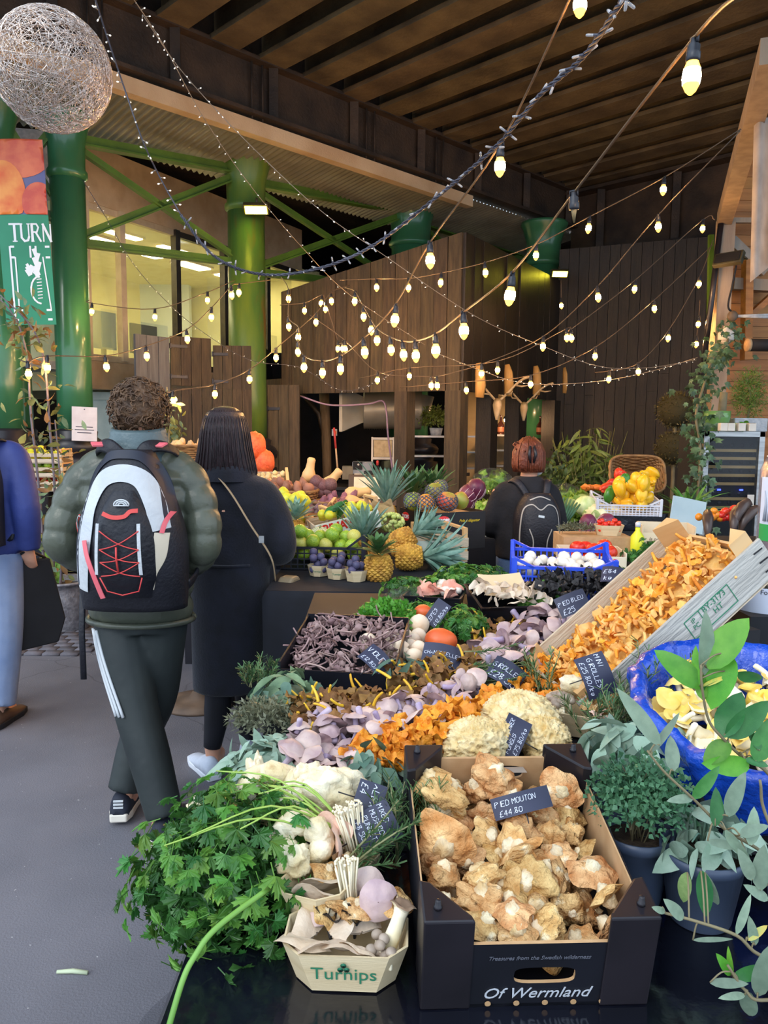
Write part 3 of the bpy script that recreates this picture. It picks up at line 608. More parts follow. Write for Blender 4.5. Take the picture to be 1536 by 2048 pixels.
m = MB(); m.grid(lambda u, v: (-.27+1.5*u, 1.36+1.62*v, S_(1.36+1.62*v)-.035), 8, 10); m.rings([[(-.27, 1.36, TZ+.003), (1.23, 1.36, TZ+.003), (1.23, 2.98, TZ+.003), (-.27, 2.98, TZ+.003)], [(-.27, 1.36, S_(1.36)-.035), (1.23, 1.36, S_(1.36)-.035), (1.23, 2.98, S_(2.98)-.035), (-.27, 2.98, S_(2.98)-.035)]], 0, False)
tag(m.obj('display_riser', BLACK, None, None, False), 'low black riser under the banked mushrooms', 'riser')
# ---- leaf meshes
def leaf_mesh(name, L, Wd, m, fold=.25, droop=.3, n=5, wave=0, tip=1.0, notch=0):
    V = []; Fc = []
    for i in range(n+1):
        t = i/n; w = Wd/2*(math.sin(PI*min(1, t**.8*.97+.03))**(.75*tip)); y = L*t; z = -droop*L*t*t
        if notch and 0 < i < n: w *= 1+notch*(1 if i % 2 else -1)
        V += [(-w, y, z+fold*w + wave*math.sin(i*2.3)*w), (0, y, z), (w, y, z+fold*w - wave*math.sin(i*2.1)*w)]
    for i in range(n):
        a = i*3; Fc += [(a, a+1, a+4, a+3), (a+1, a+2, a+5, a+4)]
    return MB().add(V, Fc).mesh(name, m)
def parsley_leaf(name, s, m, seed):
    r = random.Random(seed); mb = MB()
    for ang, L in ((0, 1.0), (-58, .82), (58, .82)):
        pts = [(0, 0)]
        for a, q in ((-42, .55), (-30, .42), (-26, .8), (-12, .7), (-8, .97), (0, .88), (8, 1.0), (12, .7), (25, .82), (30, .42), (42, .55)):
            a2 = R_(a + r.uniform(-3, 3)); pts.append((math.sin(a2)*q*L, math.cos(a2)*q*L))
        V = []
        for x, y in pts:
            aa = R_(ang); X, Y = x*math.cos(aa)+y*math.sin(aa), -x*math.sin(aa)+y*math.cos(aa)
            V.append((X*s, Y*s+.25*s, s*(.22*abs(x) - .3*y*y + .12*math.sin(X*5+seed))))
        mb.add(V, [(0, i, i+1) for i in range(1, len(pts)-1)])
    mb.tube([(0, -.5*s, -.05*s), (0, .3*s, 0)], .03*s, 3); return mb.mesh(name, m, False)
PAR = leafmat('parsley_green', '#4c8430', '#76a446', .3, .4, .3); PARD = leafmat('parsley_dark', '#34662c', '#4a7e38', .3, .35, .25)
PSTEM = mat('parsley_stem', '#8fb04a', '#a9c463', rough=.5); CURL = leafmat('curly_parsley', '#3f8a2a', '#5da63a', .2)
SAGE = leafmat('sage_grey_green', '#7f9a86', '#9db3a0', .2, .75, .15); SAGED = leafmat('sage_deep', '#4d6b5c', '#66836f', .2, .7, .15)
ROSE = leafmat('rosemary_green', '#47683f', '#5f8352', .2, .5, .15); THYM = leafmat('thyme_green', '#3d6a48', '#5a8a5e', .3, .5, .2)
BAY = leafmat('bay_green', '#55962e', '#68a838', .3, .3, .35, 4); BAYD = leafmat('bay_dark', '#326e38', '#3d7c3f', .3, .28, .25, 4); OLIVE = leafmat('olive_leaf', '#748a74', '#869c84', .25, .45, .2, 4)
TWIG = mat('brown_twig', '#6b6248', '#857a5a', rough=.7)
par_l = [parsley_leaf('leaf', .03, PAR, 1), parsley_leaf('leaf', .03, PARD, 2), parsley_leaf('leaf', .033, PAR, 3), parsley_leaf('leaf', .028, PARD, 4)]
sage_l = [leaf_mesh('leaf', .06, .02, SAGE, .3, .25), leaf_mesh('leaf', .05, .022, SAGE, .2, .4), leaf_mesh('leaf', .065, .018, SAGE, .5, .15)]
saged_l = [leaf_mesh('leaf', .055, .03, SAGED, .2, .3), leaf_mesh('leaf', .045, .028, SAGED, .3, .2), leaf_mesh('leaf', .06, .026, SAGE, .25, .35)]
def dome(e, meshes, n, c, r, size=(.8, 1.2), zmin=-.2, name='leaf', jit=.5, shell=(.75, 1.05), dirbias=None, test=None):
    c = Vector(c); k = 0; tries = 0
    while k < n and tries < n*8:
        tries += 1
        d = Vector((rng.gauss(0, 1), rng.gauss(0, 1), rng.gauss(0, 1))).normalized()
        if d.z < zmin or (test and not test(d)): continue
        q = U(*shell); p = Vector((d.x*r[0], d.y*r[1], d.z*r[2]))*q
        nrm = Vector((d.x/r[0], d.y/r[1], d.z/r[2])).normalized()
        nrm = (nrm + Vector((rng.gauss(0, jit), rng.gauss(0, jit), rng.gauss(0, jit)))*.6).normalized()
        y = (Vector((d.x, d.y, -.35+U(-.4, .4))) if dirbias is None else Vector(dirbias)) + Vector((U(-1, 1), U(-1, 1), U(-.6, .6)))*.7
        x = y.cross(nrm)
        if x.length < .01: continue
        M = fxy(c+p, x, nrm.cross(x)) @ SC(U(*size)); place(name, rng.choice(meshes), e, M); k += 1
def stems(e, P0, ends, r, m, name='stem', sag=.03, n=5):
    for q in ends:
        a, b_ = Vector(P0) + Vector((U(-.01, .01), U(-.01, .01), U(-.01, .01))), Vector(q); mid = (a+b_)/2 + Vector((0, 0, sag))
        MB().tube(spline([a, mid, b_], 4), [r, r, r*.95, r*.9, r*.85, r*.8, r*.75, r*.7, r*.6][:9], n).obj(name, m, e)
# ---- big bunch of flat parsley spilling over the table edge
pc_ = Vector((-.245, 1.235, .83)); e = thing('parsley_bunch', 'big bunch of flat leaf parsley spilling over the mushroom table edge', 'herbs', T(pc_))
dome(e, par_l, 300, (0, 0, 0), (.17, .2, .15), (.7, 1.15), -.75, 'leaf', .6, (.72, 1.08), None, lambda d: not (d.x > .75 and d.z > .3) and d.y < .75)
core = MB(); core.ball((-.03, 0, -.03), (.085, .11, .07), 14, 9, 0, lambda d: 1+.25*nz(d.x*3, d.y*3, d.z*3))
for _ in range(620):
    d = Vector((rng.gauss(0, 1), rng.gauss(0, 1), rng.gauss(0, 1))).normalized()
    if d.z < -.8 or d.x > .8: continue
    M = T(d.x*.15*U(.5, 1), d.y*.18*U(.5, 1), d.z*.13*U(.5, 1)) @ RZ(U(0, 360)) @ RX(U(-60, 60)) @ RY(U(-60, 60)) @ SC(U(.7, 1.1)); me = rng.choice(par_l); core.add([v.co for v in me.vertices], [tuple(p.vertices) for p in me.polygons], 0, M)
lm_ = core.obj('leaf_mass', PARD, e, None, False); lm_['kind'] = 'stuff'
stems(e, (.19, -.02, .07), [(U(-.12, .05), U(-.16, .12), U(.09, .16)) for _ in range(10)], .002, PSTEM, 'stem', .045)
sp_ = [at(540, 1775, 1.08) - pc_, at(434, 1855, 1.0) - pc_, at(390, 1912, .97) - pc_, at(365, 1962, .95)-pc_, at(333, 2070, .92)-pc_]
MB().tube(spline(sp_, 6), .0042, 7).obj('stem', mat('long_stem', '#5f8f3a', '#7aa84c', rough=.45), e)
# ---- fungus prototypes
HED = mat('hedgehog_cap', '#b67c40', '#e2ba80', scale=30, rough=.75, rand=.2, c3='#f2e4c2', bump=.9, bscale=70)
HEDS = mat('hedgehog_stem', '#e6d8b8', '#c9a672', scale=26, rough=.75, rand=.1, bump=.5, bscale=60)
GIR = mat('girolle_yellow', '#de8620', '#f2ab3c', scale=30, rough=.6, rand=.16, bump=.3, bscale=120, sss=.1); GIRB = mat('girolle_pale', '#e6a448', '#f0c074', scale=30, rough=.65, rand=.15, bump=.3, sss=.1)
GIRD = mat('girolle_deep', '#d9811a', '#f0a032', scale=30, rough=.55, rand=.14, bump=.4, bscale=90, sss=.1)
BLW = mat('blewit_lilac', '#a78c90', '#cfb6ac', scale=18, rough=.5, rand=.14, bump=.15, bscale=70, sss=.1); BLS = mat('blewit_stem', '#a08ca8', '#c2b0bf', scale=40, rough=.65, rand=.12, bump=.3, stretch=(1, 1, .3))
BLG = mat('blewit_gill', '#9a7f86', '#b89a98', scale=60, rough=.8)
CHB = mat('chanterelle_brown', '#6b4a26', '#8a6232', scale=25, rough=.7, rand=.2, bump=.4); CHY = mat('chanterelle_leg', '#d9a51e', '#e8bb3c', scale=20, rough=.55, rand=.12)
DEC = mat('deceiver_purple', '#785c5c', '#a98c86', scale=30, rough=.65, rand=.22); BLK = mat('trumpet_black', '#1b1a1d', '#3a3636', scale=18, rough=.6, rand=.3, bump=.5)
WHT = mat('white_fungus', '#efe6cc', '#dfcb9c', scale=16, rough=.75, bump=.5, bscale=45, c3='#a87a40', hi=.64, sss=.1); OYS = mat('oyster_beige', '#cdb59a', '#e2d2bd', scale=9, rough=.6, rand=.1, bump=.2, sss=.1)
PNK = mat('pink_oyster', '#ee9a80', '#f4b9a6', scale=10, rough=.6, rand=.1, bump=.2, sss=.1); PNKP = mat('pale_pink_oyster', '#e9bfa9', '#f0d2c2', scale=10, rough=.6, bump=.2, sss=.1)
GREYB = mat('shimeji_grey', '#8f7d6c', '#b3a392', scale=30, rough=.5, rand=.1); ENO = mat('enoki_cream', '#f0e8d2', '#e2d2a8', scale=6, rough=.5, sss=.1); YEL = mat('yellow_oyster', '#e9c24a', '#f2d985', scale=14, rough=.5, rand=.1, sss=.15); CRM = mat('oyster_stem_cream', '#f0dca8', '#f6ecd2', scale=20, rough=.6)
def cap_fn(R, Hh, wav, fun, seed, irr=.12):
    """polar cap: fun<0 dome, fun>0 funnel"""
    def top(a, t):
        th = 2*PI*a; rr = R*t*(1+irr*nz(math.cos(th)*1.3, math.sin(th)*1.3, seed)*t + .5*wav*t*t*math.sin(th*5+seed)*.3)
        z = (Hh*(1-t*t) if fun <= 0 else Hh*(t**1.4)) + wav*R*t*t*(math.sin(th*3+seed)+.6*math.sin(th*7+seed*2))*.25 + R*.1*nz(math.cos(th)*t*2, math.sin(th)*t*2, seed+5)
        if fun > 0 and t > .85: z -= (t-.85)*R*1.2
        return Vector((rr*math.cos(th), rr*math.sin(th), z))
    return top
def cap_mesh(name, R, Hh, wav, fun, seed, mt, under, thick=.25, nu=18, nv=5, z0=0, irr=.15):
    nu = int(nu*1.4); nv += 1
    f = cap_fn(R, Hh, wav, fun, seed, irr); m = MB()
    m.grid(lambda a, t: f(a, max(t, .02)) + Vector((0, 0, z0)), nu, nv, 0, True)
    def und(a, t):
        p = f(a, 1-.98*t); k = thick*R*math.sin(PI*min(1, t*1.2)/2); return Vector((p.x, p.y, (p.z-k if fun <= 0 else p.z-k*1.1)+z0 if t > 0 else p.z+z0))
    m.grid(und, nu, nv, 1, True); return m.mesh(name, [mt, under])
def stem_mesh(name, r0, r1, L, bend, mt, seed, n=8):
    r = random.Random(seed); bx, by = r.uniform(-1, 1)*bend, r.uniform(-1, 1)*bend
    P = [(bx*t*t, by*t*t, -L*t) for t in (0, .2, .45, .7, .9, 1)]
    return MB().tube(P + [(bx*1.02, by*1.02, -L*1.03)], [r1*1.25, r1, r1+(r0-r1)*.35, r1+(r0-r1)*.75, r0, r0*.85, r0*.4], n).mesh(name, mt)
def lump_mesh(name, r, mt, seed, amp=.35, fr=2.2, nu=16, nv=10):
    return MB().ball((0, 0, 0), r, nu, nv, 0, lambda d: 1+amp*nz(d.x*fr+seed, d.y*fr, d.z*fr)+amp*.4*nz(d.x*fr*2.6, d.y*fr*2.6+seed, d.z*fr*2.6)).mesh(name, mt)
def join(name, parts):
    """several prototype meshes -> one mesh"""
    m = MB(); mats = []
    for me in parts:
        off = len(mats); mats += list(me.materials); b0 = len(m.v); m.v += [tuple(v.co) for v in me.vertices]
        for p in me.polygons: m.f.append(tuple(b0+i for i in p.vertices)); m.m.append(off+p.material_index)
    return m.mesh(name, mats)
hedge = []
for s in range(8):
    hedge.append([('cap', cap_mesh('cap', .034+.004*(s % 3), .014, .38, -1, s*3.1, HED, HED, .55, 26, 7, 0, .35)), ('stem', lump_mesh('stem', (.015, .014, .022), HEDS, s*1.7, .35, 2))])
for s in range(7): hedge.append([('cap', lump_mesh('cap', (.036, .03, .02), HED, s*7.7, .6, 1.5, 30, 18)), ('stem', lump_mesh('stem', (.014, .02, .026), HEDS, s*2.2+1, .3))])
giro = []
for s in range(7):
    c = cap_mesh('c', .011+.002*(s % 3), .007, .8, 1, s*1.7, (GIR, GIRB, GIRD)[s % 3], GIRB, .3, 12, 3); giro.append(join('girolle', [c, stem_mesh('s', .003, .0042, .022+.004*(s % 2), .008, (GIRB, GIR)[s % 2], s, 6)]))
bigir = []
for s in range(5):
    c = cap_mesh('c', .022, .016, 1.1, 1, s*2.9+1, GIRD, GIRD, .3, 20, 4); bigir.append(join('girolle', [c, stem_mesh('s', .006, .009, .03, .012, GIRD, s+3, 7)]))
blew = []
for s in range(6): blew.append([('cap', cap_mesh('cap', .022+.003*(s % 3), .012, .18, -1, s*2.3, BLW, BLG, .35, 18, 5, 0, .12)), ('stem', stem_mesh('stem', .0075, .0058, .036, .012, BLS, s+11))])
chan = []
for s in range(5): chan.append([('cap', cap_mesh('cap', .016, .006, 1.0, 1, s*4.3, CHB, CHB, .25, 12, 3)), ('stem', stem_mesh('stem', .0026, .0034, .034, .016, CHY, s+21, 6))])
dece = []
for s in range(5): dece.append(join('deceiver', [cap_mesh('c', .008+.002*(s % 2), .004, .5, -1, s*1.9, DEC, DEC, .4, 9, 3), stem_mesh('s', .0022, .0018, .04, .018, DEC, s+31, 5)]))
trum = []
for s in range(5): trum.append(join('trumpet', [cap_mesh('c', .017, .022, 1.5, 1, s*3.7, BLK, BLK, .12, 11, 4), stem_mesh('s', .003, .005, .03, .012, BLK, s+41, 5)]))
oyst = []
def fan_mesh(name, R, mt, seed, curl=.35):
    m = MB()
    def f(a, t, dz=0):
        th = -1.5+3.0*a; rr = R*t*(1+.12*math.sin(a*11+seed)*t); return Vector((rr*math.sin(th), rr*math.cos(th)-.2*R, R*(.3*t*t*math.cos((a-.5)*2) - curl*t**4 + .08*t*t*math.sin(a*13+seed)) - dz*(1-t)**.7))
    m.grid(lambda a, t: f(a, .05+.95*t), 14, 5); m.grid(lambda a, t: f(a, .05+.95*t, .22*R), 14, 5, 0, False, True); return m.mesh(name, mt)
def lie(a=65): return RZ(U(0, 360)) @ RX(90+U(-35, 35)) @ RZ(U(0, 360))
def rndrot(tilt=180): return RZ(U(0, 360)) @ RX(U(-tilt, tilt)) @ RZ(U(0, 360))
# ================================================================== near box of hedgehog mushrooms
CARD = mat('brown_card', '#b08a60', '#bf9a70', scale=30, rough=.8); CARDB = mat('black_card', '#0f1016', '#15161f', scale=8, rough=.42); PRINT = mat('silver_print', '#b9bdc4', rough=.5); CAPP = mat('black_plastic_corner', '#151318', '#221e24', rough=.35)
bx0 = Vector((.058, .972, TZ)); BWd, BLn, BHt = .31, .375, .155
BM = fxy(bx0, (.309, .014, 0), (0, math.cos(R_(12.5)), math.sin(R_(12.5))))
e = thing('cardboard_crate', 'black open cardboard crate of hedgehog mushrooms lettered with a wilderness slogan', 'crate', BM)
def plate_hole(w, h, cx, cz, hw, hh, t, M, mt, inner=None):
    """upright panel (x, z) with a rounded slot"""
    n = 24; hole = []
    for i in range(n):
        a = 2*PI*i/n; ca, sa = math.cos(a), math.sin(a); hole.append((cx + hw*math.copysign(abs(ca)**.5, ca), cz + hh*math.copysign(abs(sa)**.5, sa)))
    out = []
    for x, z_ in hole:
        dx, dz = (x-cx)/hw, (z_-cz)/hh; s_ = min(((w-cx) if dx > 0 else cx)/max(abs(dx), 1e-6)/1, ((h-cz) if dz > 0 else cz)/max(abs(dz), 1e-6)/1)
        out.append((cx+dx*s_, cz+dz*s_))
    for cxn, czn in ((0, 0), (w, 0), (w, h), (0, h)):
        k = min(range(n), key=lambda i: (out[i][0]-cxn)**2+(out[i][1]-czn)**2); out[k] = (cxn, czn)
    m = MB()
    for y, mi, fl in ((0, 0, False), (t, 1, True)):
        V = [(x, y, z_) for x, z_ in out] + [(x, y, z_) for x, z_ in hole]; Fc = [(i, (i+1) % n, n+(i+1) % n, n+i) for i in range(n)]
        m.add(V, [f[::-1] for f in Fc] if fl else Fc, mi, M)
    for P in (out, hole):
        V = [(x, 0, z_) for x, z_ in P] + [(x, t, z_) for x, z_ in P]; m.add(V, [(i, (i+1) % n, n+(i+1) % n, n+i) for i in range(n)], 1, M)
    return m
MB().box((BWd/2, BLn/2, .003), (BWd, BLn, .006)).obj('base', [CARDB], e, None, False)
plate_hole(BWd, .112, .165, .056, .042, .014, .005, T(0, 0, 0), None).obj('front_panel', [CARDB, CARD], e, None, False)
plate_hole(BWd, .13, .165, .1, .046, .014, .005, T(0, BLn-.005, 0), None).obj('rear_panel', [CARD, CARD], e, None, False)
MB().add([(.12, BLn-.006, .112), (.21, BLn-.006, .112), (.212, BLn-.03, .118), (.118, BLn-.03, .118)], [(0, 1, 2, 3)]).obj('handle_flap', mat('card_flap_grey', '#8f8276', '#9d9083', rough=.7), e, None, False)
for x in (0, BWd-.005):
    m = MB(); i_ = .005 if x == 0 else 0
    m.box((x+.0012+(0 if x == 0 else .0026), BLn/2, .063), (.0024, BLn, .126), None, 0); m.box((x+.0037-(0 if x == 0 else .0026), BLn/2, .063), (.0024, BLn, .126), None, 1); m.obj('side_panel', [CARDB, CARD], e, None, False)
for sx in (0, 1):
    for sy in (0, 1):
        X = (lambda v: v) if sx == 0 else (lambda v: BWd-v); Y = (lambda v: v) if sy == 0 else (lambda v: BLn-v)
        P = [(X(-.003), Y(-.003)), (X(.066), Y(-.003)), (X(.062), Y(.008)), (X(.012), Y(.066)), (X(-.003), Y(.07))]
        if (sx+sy) % 2: P = P[::-1]
        c = MB().poly(P, BHt-.0, T(0, 0, .0)).obj('corner_post', CAPP, e, None, False, .003)
        MB().lathe([(.006, 0), (.006, .004), (.0045, .005), (.004, .013), (.0025, .014)], 8, 0, T(X(.018), Y(.02), BHt)).obj('peg', CAPP, c)
place('slogan_lettering', text_mesh('Of Wermland', .026, PRINT, .35, .0003), e, T(.155, -.001, .025) @ RX(90))
place('slogan_lettering', text_mesh('Treasures from the Swedish wilderness', .0092, mat('dim_print', '#5a5c66', rough=.6), .35, .0003, 0, .95), e, T(.155, -.001, .088) @ RX(90))
for k in range(5): MB().lathe([(.0042, 0), (.0042, .001)], 12, 0, T(.09+k*.0395, -.0015, .0085) @ RX(90)).obj('lit_vent_disc', CARD, e, None, False)  # flat tan discs paint the light showing through the vent holes
HG = 'hedgehog mushrooms in the black crate'; HL = 'cream and tan hedgehog mushroom in the black crate by the front edge'
def hm(u, v, h, s=None): 
    q = rng.choice(hedge); inst('hedgehog_mushroom', q, BM @ T(u, v, h) @ rndrot(80 if U(0, 1) < .7 else 180) @ SC(s*.85 if s else U(.7, 1.0)), HL, 'mushroom', HG)
for j in range(7):
    for i in range(6): hm(.042+.045*i+U(-.008, .008) , .05+.046*j+U(-.012, .012), .075+.01*math.sin(i*1.3+j)+.012*(j/7)+U(-.008, .012))
for j in range(6):
    for i in range(4): hm(.05+.07*i+U(-.01, .01), .055+.054*j+U(-.008, .008), .042+U(-.004, .008), .85)
for u, v, h, s in ((.04, .32, .12, 1.25), (.06, .29, .11, 1.5), (.15, .33, .125, 1.2), (.26, .3, .115, 1.1), (.05, .2, .1, 1.6), (.13, .06, .1, 1.0), (.16, .2, .09, 1.2), (.2, .15, .085, 1.1), (.1, .14, .085, 1.1)): hm(u, v, h, s)
# ---- chipwood punnets
CHIP = mat('chipwood', '#cdb78f', '#dcc9a4', scale=3, rough=.65, stretch=(1, 1, 14), bump=.15); INK = mat('green_ink', '#2f7a5a', rough=.6)
def punnet(label, M, w=.178, d=.115, h=.062, txt='Turnips', cat='punnet', mt=CHIP, tsz=.03):
    e = thing('chipwood_punnet', label, cat, M); c = .026
    def oct(w, d, z): a, b_ = w/2, d/2; return [(-a+c, -b_, z), (a-c, -b_, z), (a, -b_+c, z), (a, b_-c, z), (a-c, b_, z), (-a+c, b_, z), (-a, b_-c, z), (-a, -b_+c, z)]
    lo, hi = oct(w*.8, d*.76, 0), oct(w, d, h); lo2, hi2 = oct(w*.78, d*.73, .003), oct(w*.97, d*.95, h)
    MB().rings([lo2, [(x, y, .0) for x, y, z in lo2]], 0).obj('base', mt, e, None, False)
    for i in range(8):
        k = (i+1) % 8; MB().add([lo[i], lo[k], hi[k], hi[i], lo2[i], lo2[k], hi2[k], hi2[i]], [(0, 1, 2, 3), (7, 6, 5, 4), (3, 2, 6, 7), (0, 3, 7, 4), (1, 5, 6, 2)]).obj('side', mt, e, None, False)
    if txt:
        sl = math.degrees(math.atan2((d-d*.76)/2, h)); ML = T(0, -d*.44-.0008, h*.5) @ RX(90+sl-180*0) 
        place('stamped_lettering', text_mesh(txt, tsz, INK, 0, .0002), e, T(0, -(d*.38+d*.12*.5)-.0012, h*.5) @ RX(90-sl+2*sl))
        if tsz > .02:
            m = MB()
            for a in (0, 120, 240): m.lathe([(.0001, 0), (.0045, .0003)], 8, 0, T(0, -(d*.47)-.003, h*.72) @ RX(90+sl) @ RZ(a) @ T(0, .005, 0))
            m.obj('leaf_mark', INK, e)
    return e
pz = onz(690, 1992, TZ)
PM = T(pz.x, pz.y+.05, TZ+.002) @ RZ(-2)
punnet('chipwood punnet of mixed mushrooms at the table front, stamped in green', PM)
P2 = T(-.075, 1.155, TZ+.03) @ RZ(62) @ RX(-6)
punnet('chipwood punnet of mixed mushrooms tucked behind the front punnet', P2, txt=None)
def put(name, parts, M, label, cat='mushroom', group=None): return inst(name, parts, M, label, cat, group)
fanb = [fan_mesh('cap', .045, OYS, s) for s in range(3)]; fanp = [fan_mesh('cap', .04, PNKP, s+5) for s in range(2)]; fanw = [fan_mesh('cap', .045, mat('tan_oyster', '#d8bd98', '#e9d8bd', scale=10, rough=.6, bump=.2), s+9, .5) for s in range(2)]
shi = join('shimeji', [MB().ball((0, 0, 0), (.0085, .0085, .007), 10, 6).mesh('c', GREYB), stem_mesh('s', .0035, .003, .025, .004, CRM, 5, 6)])
G1 = 'mixed mushrooms in the front punnet'; G2 = 'mixed mushrooms in the rear punnet'
for k, (x, y, z, s, a, t) in enumerate(((-.06, -.02, .06, 1.0, 160, 20), (-.04, -.03, .06, .9, 200, 35), (-.005, -.03, .06, .9, 170, 30), (.02, -.03, .055, .7, 150, 40), (-.05, .01, .055, .9, 60, 30), (-.02, .0, .062, .8, 300, 25), (.02, .01, .06, .8, 20, 35))):
    put('oyster_mushroom', fanb[k % 3], PM @ T(x, y, z) @ RZ(a) @ RX(t) @ SC(s), 'beige oyster mushroom fan standing in the front punnet', group='beige oysters in the front punnet')
for k in range(9): put('shimeji_mushroom', shi, PM @ T(.045+U(-.018, .03), -.03+U(-.012, .02), .055+U(-.008, .014)) @ RZ(U(0, 360)) @ RX(U(-25, 25)), 'small round grey shimeji mushroom in the front punnet', group='shimeji in the front punnet')
put('blewit_mushroom', blew[1], PM @ T(.045, .015, .1) @ RX(70) @ RZ(30) @ SC(1.15), 'large smooth lilac blewit standing up in the front punnet')
put('king_oyster_mushroom', [('cap', cap_mesh('cap', .02, .008, .4, 1, 3, mat('brown_cap', '#8a6f5a', '#a98d74', rough=.6), CRM, .3)), ('stem', stem_mesh('stem', .012, .01, .06, .01, CRM, 3))], PM @ T(.08, .0, .1) @ RX(-15) @ RY(15), 'tall pale stemmed mushroom with brown cap at the front punnet corner')
for k in range(5): put('brown_mushroom', hedge[k], PM @ T(-.03+k*.024, .022, .07+k*.006) @ rndrot(60) @ SC(.7), 'ragged brown mushroom in the middle of the front punnet', group='ragged brown mushrooms in the front punnet')
for k in range(4): put('trumpet_mushroom', trum[k], PM @ T(-.03+k*.014, .015+U(-.01, .01), .065) @ rndrot(50) @ SC(.9), 'black trumpet mushroom among the front punnet mix', group='trumpets in the front punnet')
put('chanterelle_mushroom', chan[0], PM @ T(.068, .01, .095) @ RY(80) @ SC(.8), 'yellow legged chanterelle lying in the front punnet')
put('blewit_mushroom', blew[3], PM @ T(-.045, .03, .06) @ rndrot(40) @ SC(.8), 'small pale blewit at the back of the front punnet')
for k, (x, y, z, s, a, t) in enumerate(((.03, .0, .05, 1.1, 120, 40), (.06, -.01, .05, .95, 100, 55))):
    put('oyster_mushroom', fanb[k], P2 @ T(-x, y, z) @ RZ(a) @ RX(t) @ SC(s), 'beige oyster mushroom fan in the rear punnet', group='beige oysters in the rear punnet')
put('oyster_mushroom', fanw[0], P2 @ T(.07, .02, .06) @ RZ(-30) @ RX(30) @ SC(1.1), 'pinkish oyster mushroom leaning on the rear punnet edge')
for k in range(7): put('shimeji_mushroom', shi, P2 @ T(.04+U(-.015, .015), .025+U(-.015, .015), .06+U(-.006, .014)) @ RX(U(-25, 25)) @ SC(1.15), 'small round grey shimeji mushroom in the rear punnet', group='shimeji in the rear punnet')
for k in range(3): put('brown_mushroom', hedge[k+3], P2 @ T(.02-.02*k, -.01+U(-.02, .02), .065) @ rndrot(60) @ SC(.65), 'ragged brown mushroom in the rear punnet', group='ragged brown mushrooms in the rear punnet')
put('blewit_mushroom', blew[2], T(at(735, 1770, 1.12)) @ RX(60) @ RZ(20) @ SC(.95), 'upright lilac blewit beside the rosemary above the front punnet')
put('chanterelle_mushroom', chan[1], P2 @ T(0, -.02, .075) @ RX(50) @ SC(.9), 'yellow legged chanterelle in the rear punnet')
# enoki bundles
def enoki(label, M, n=46, L=.085, r=.022):
    e = thing('enoki_bundle', label, 'mushroom', M)
    for k in range(n):
        a = U(0, 6.28); q = math.sqrt(U(0, 1)); x, y = r*q*math.cos(a), r*q*math.sin(a)
        MB().tube([(x*.8, y*.8, 0), (x*.95, y*.95, L*.5), (x*1.25+U(-.004, .004), y*1.25+U(-.004, .004), L*U(.85, 1.05))], [.0018, .0016, .0014], 4).ball((x*1.25, y*1.25, L*1.0), .0026, 5, 3).obj('stem', ENO, e)
enoki('white enoki bundle standing beside the mixed mushroom price tag', T(at(715, 1715, 1.2)) @ RX(-8) @ RY(-14))
enoki('white enoki bundle fanned behind the front punnet blewit', PM @ T(.0, .045, .06) @ RY(-8) @ RX(-10), 26, .075, .016)
put('oyster_mushroom', fanp[0], T(at(680, 1690, 1.19)) @ RZ(100) @ RX(75) @ SC(1.15), 'pale pink oyster mushroom fan beside the enoki bundle')
put('oyster_mushroom', fanp[1], T(at(672, 1655, 1.21)) @ RZ(150) @ RX(80) @ SC(.9), 'smaller pale pink oyster mushroom fan behind the first pink fan')
# ---- large white fungi by the parsley
def white(px, py, Y, r, lab, seed, rot=(0, 0, 0), amp=.5):
    me = lump_mesh('white_fungus', r, WHT, seed, amp, 1.9, 48, 30); return put('white_fungus', me, T(at(px, py, Y)) @ RZ(rot[2]) @ RX(rot[0]) @ RY(rot[1]), lab)
def ringfun(px, py, Y, R, r, lab, a0, a1, M2, seed):
    P = [(R*math.cos(a0+(a1-a0)*k/12), R*.75*math.sin(a0+(a1-a0)*k/12), .01*math.sin(k*1.7)) for k in range(13)]
    m = MB().tube(P, [r*(1+.35*nz(k*.9, seed)) for k in range(13)], 10); put('white_fungus', m.mesh('white_fungus', WHT), T(at(px, py, Y)) @ M2, lab)
ringfun(545, 1588, 1.36, .05, .021, 'arched white fungus with tan edges lying behind the parsley', .2, 3.6, RX(70), 2)
white(595, 1605, 1.32, (.05, .03, .035), 'white knobbly fungus under the arched one', 3.3, (10, 0, 20))
white(415, 1617, 1.36, (.034, .024, .022), 'small round white fungus tipped with tan among the parsley stems', 8.1)
white(445, 1645, 1.33, (.04, .024, .02), 'pale white fungus stub half under the parsley stems', 5.2)
white(512, 1570, 1.4, (.022, .03, .05), 'upright white fungus stump next to the silver sage', 12.5)
white(655, 1600, 1.32, (.062, .035, .062), 'large cauliflower white fungus in front of the dark sage', 17.5, (0, 0, 0), .38)
white(615, 1560, 1.36, (.03, .025, .03), 'white fungus knob touching the large white one', 21.5)
ringfun(605, 1680, 1.19, .034, .02, 'curled white fungus with a dark hollow beside the pink oyster', -.4, 3.4, RX(65) @ RZ(-20), 7)
white(590, 1720, 1.17, (.03, .025, .03), 'white fungus base under the curled one', 9.2)
white(540, 1630, 1.33, (.03, .02, .015), 'flat white fungus piece on the parsley stems', 25)
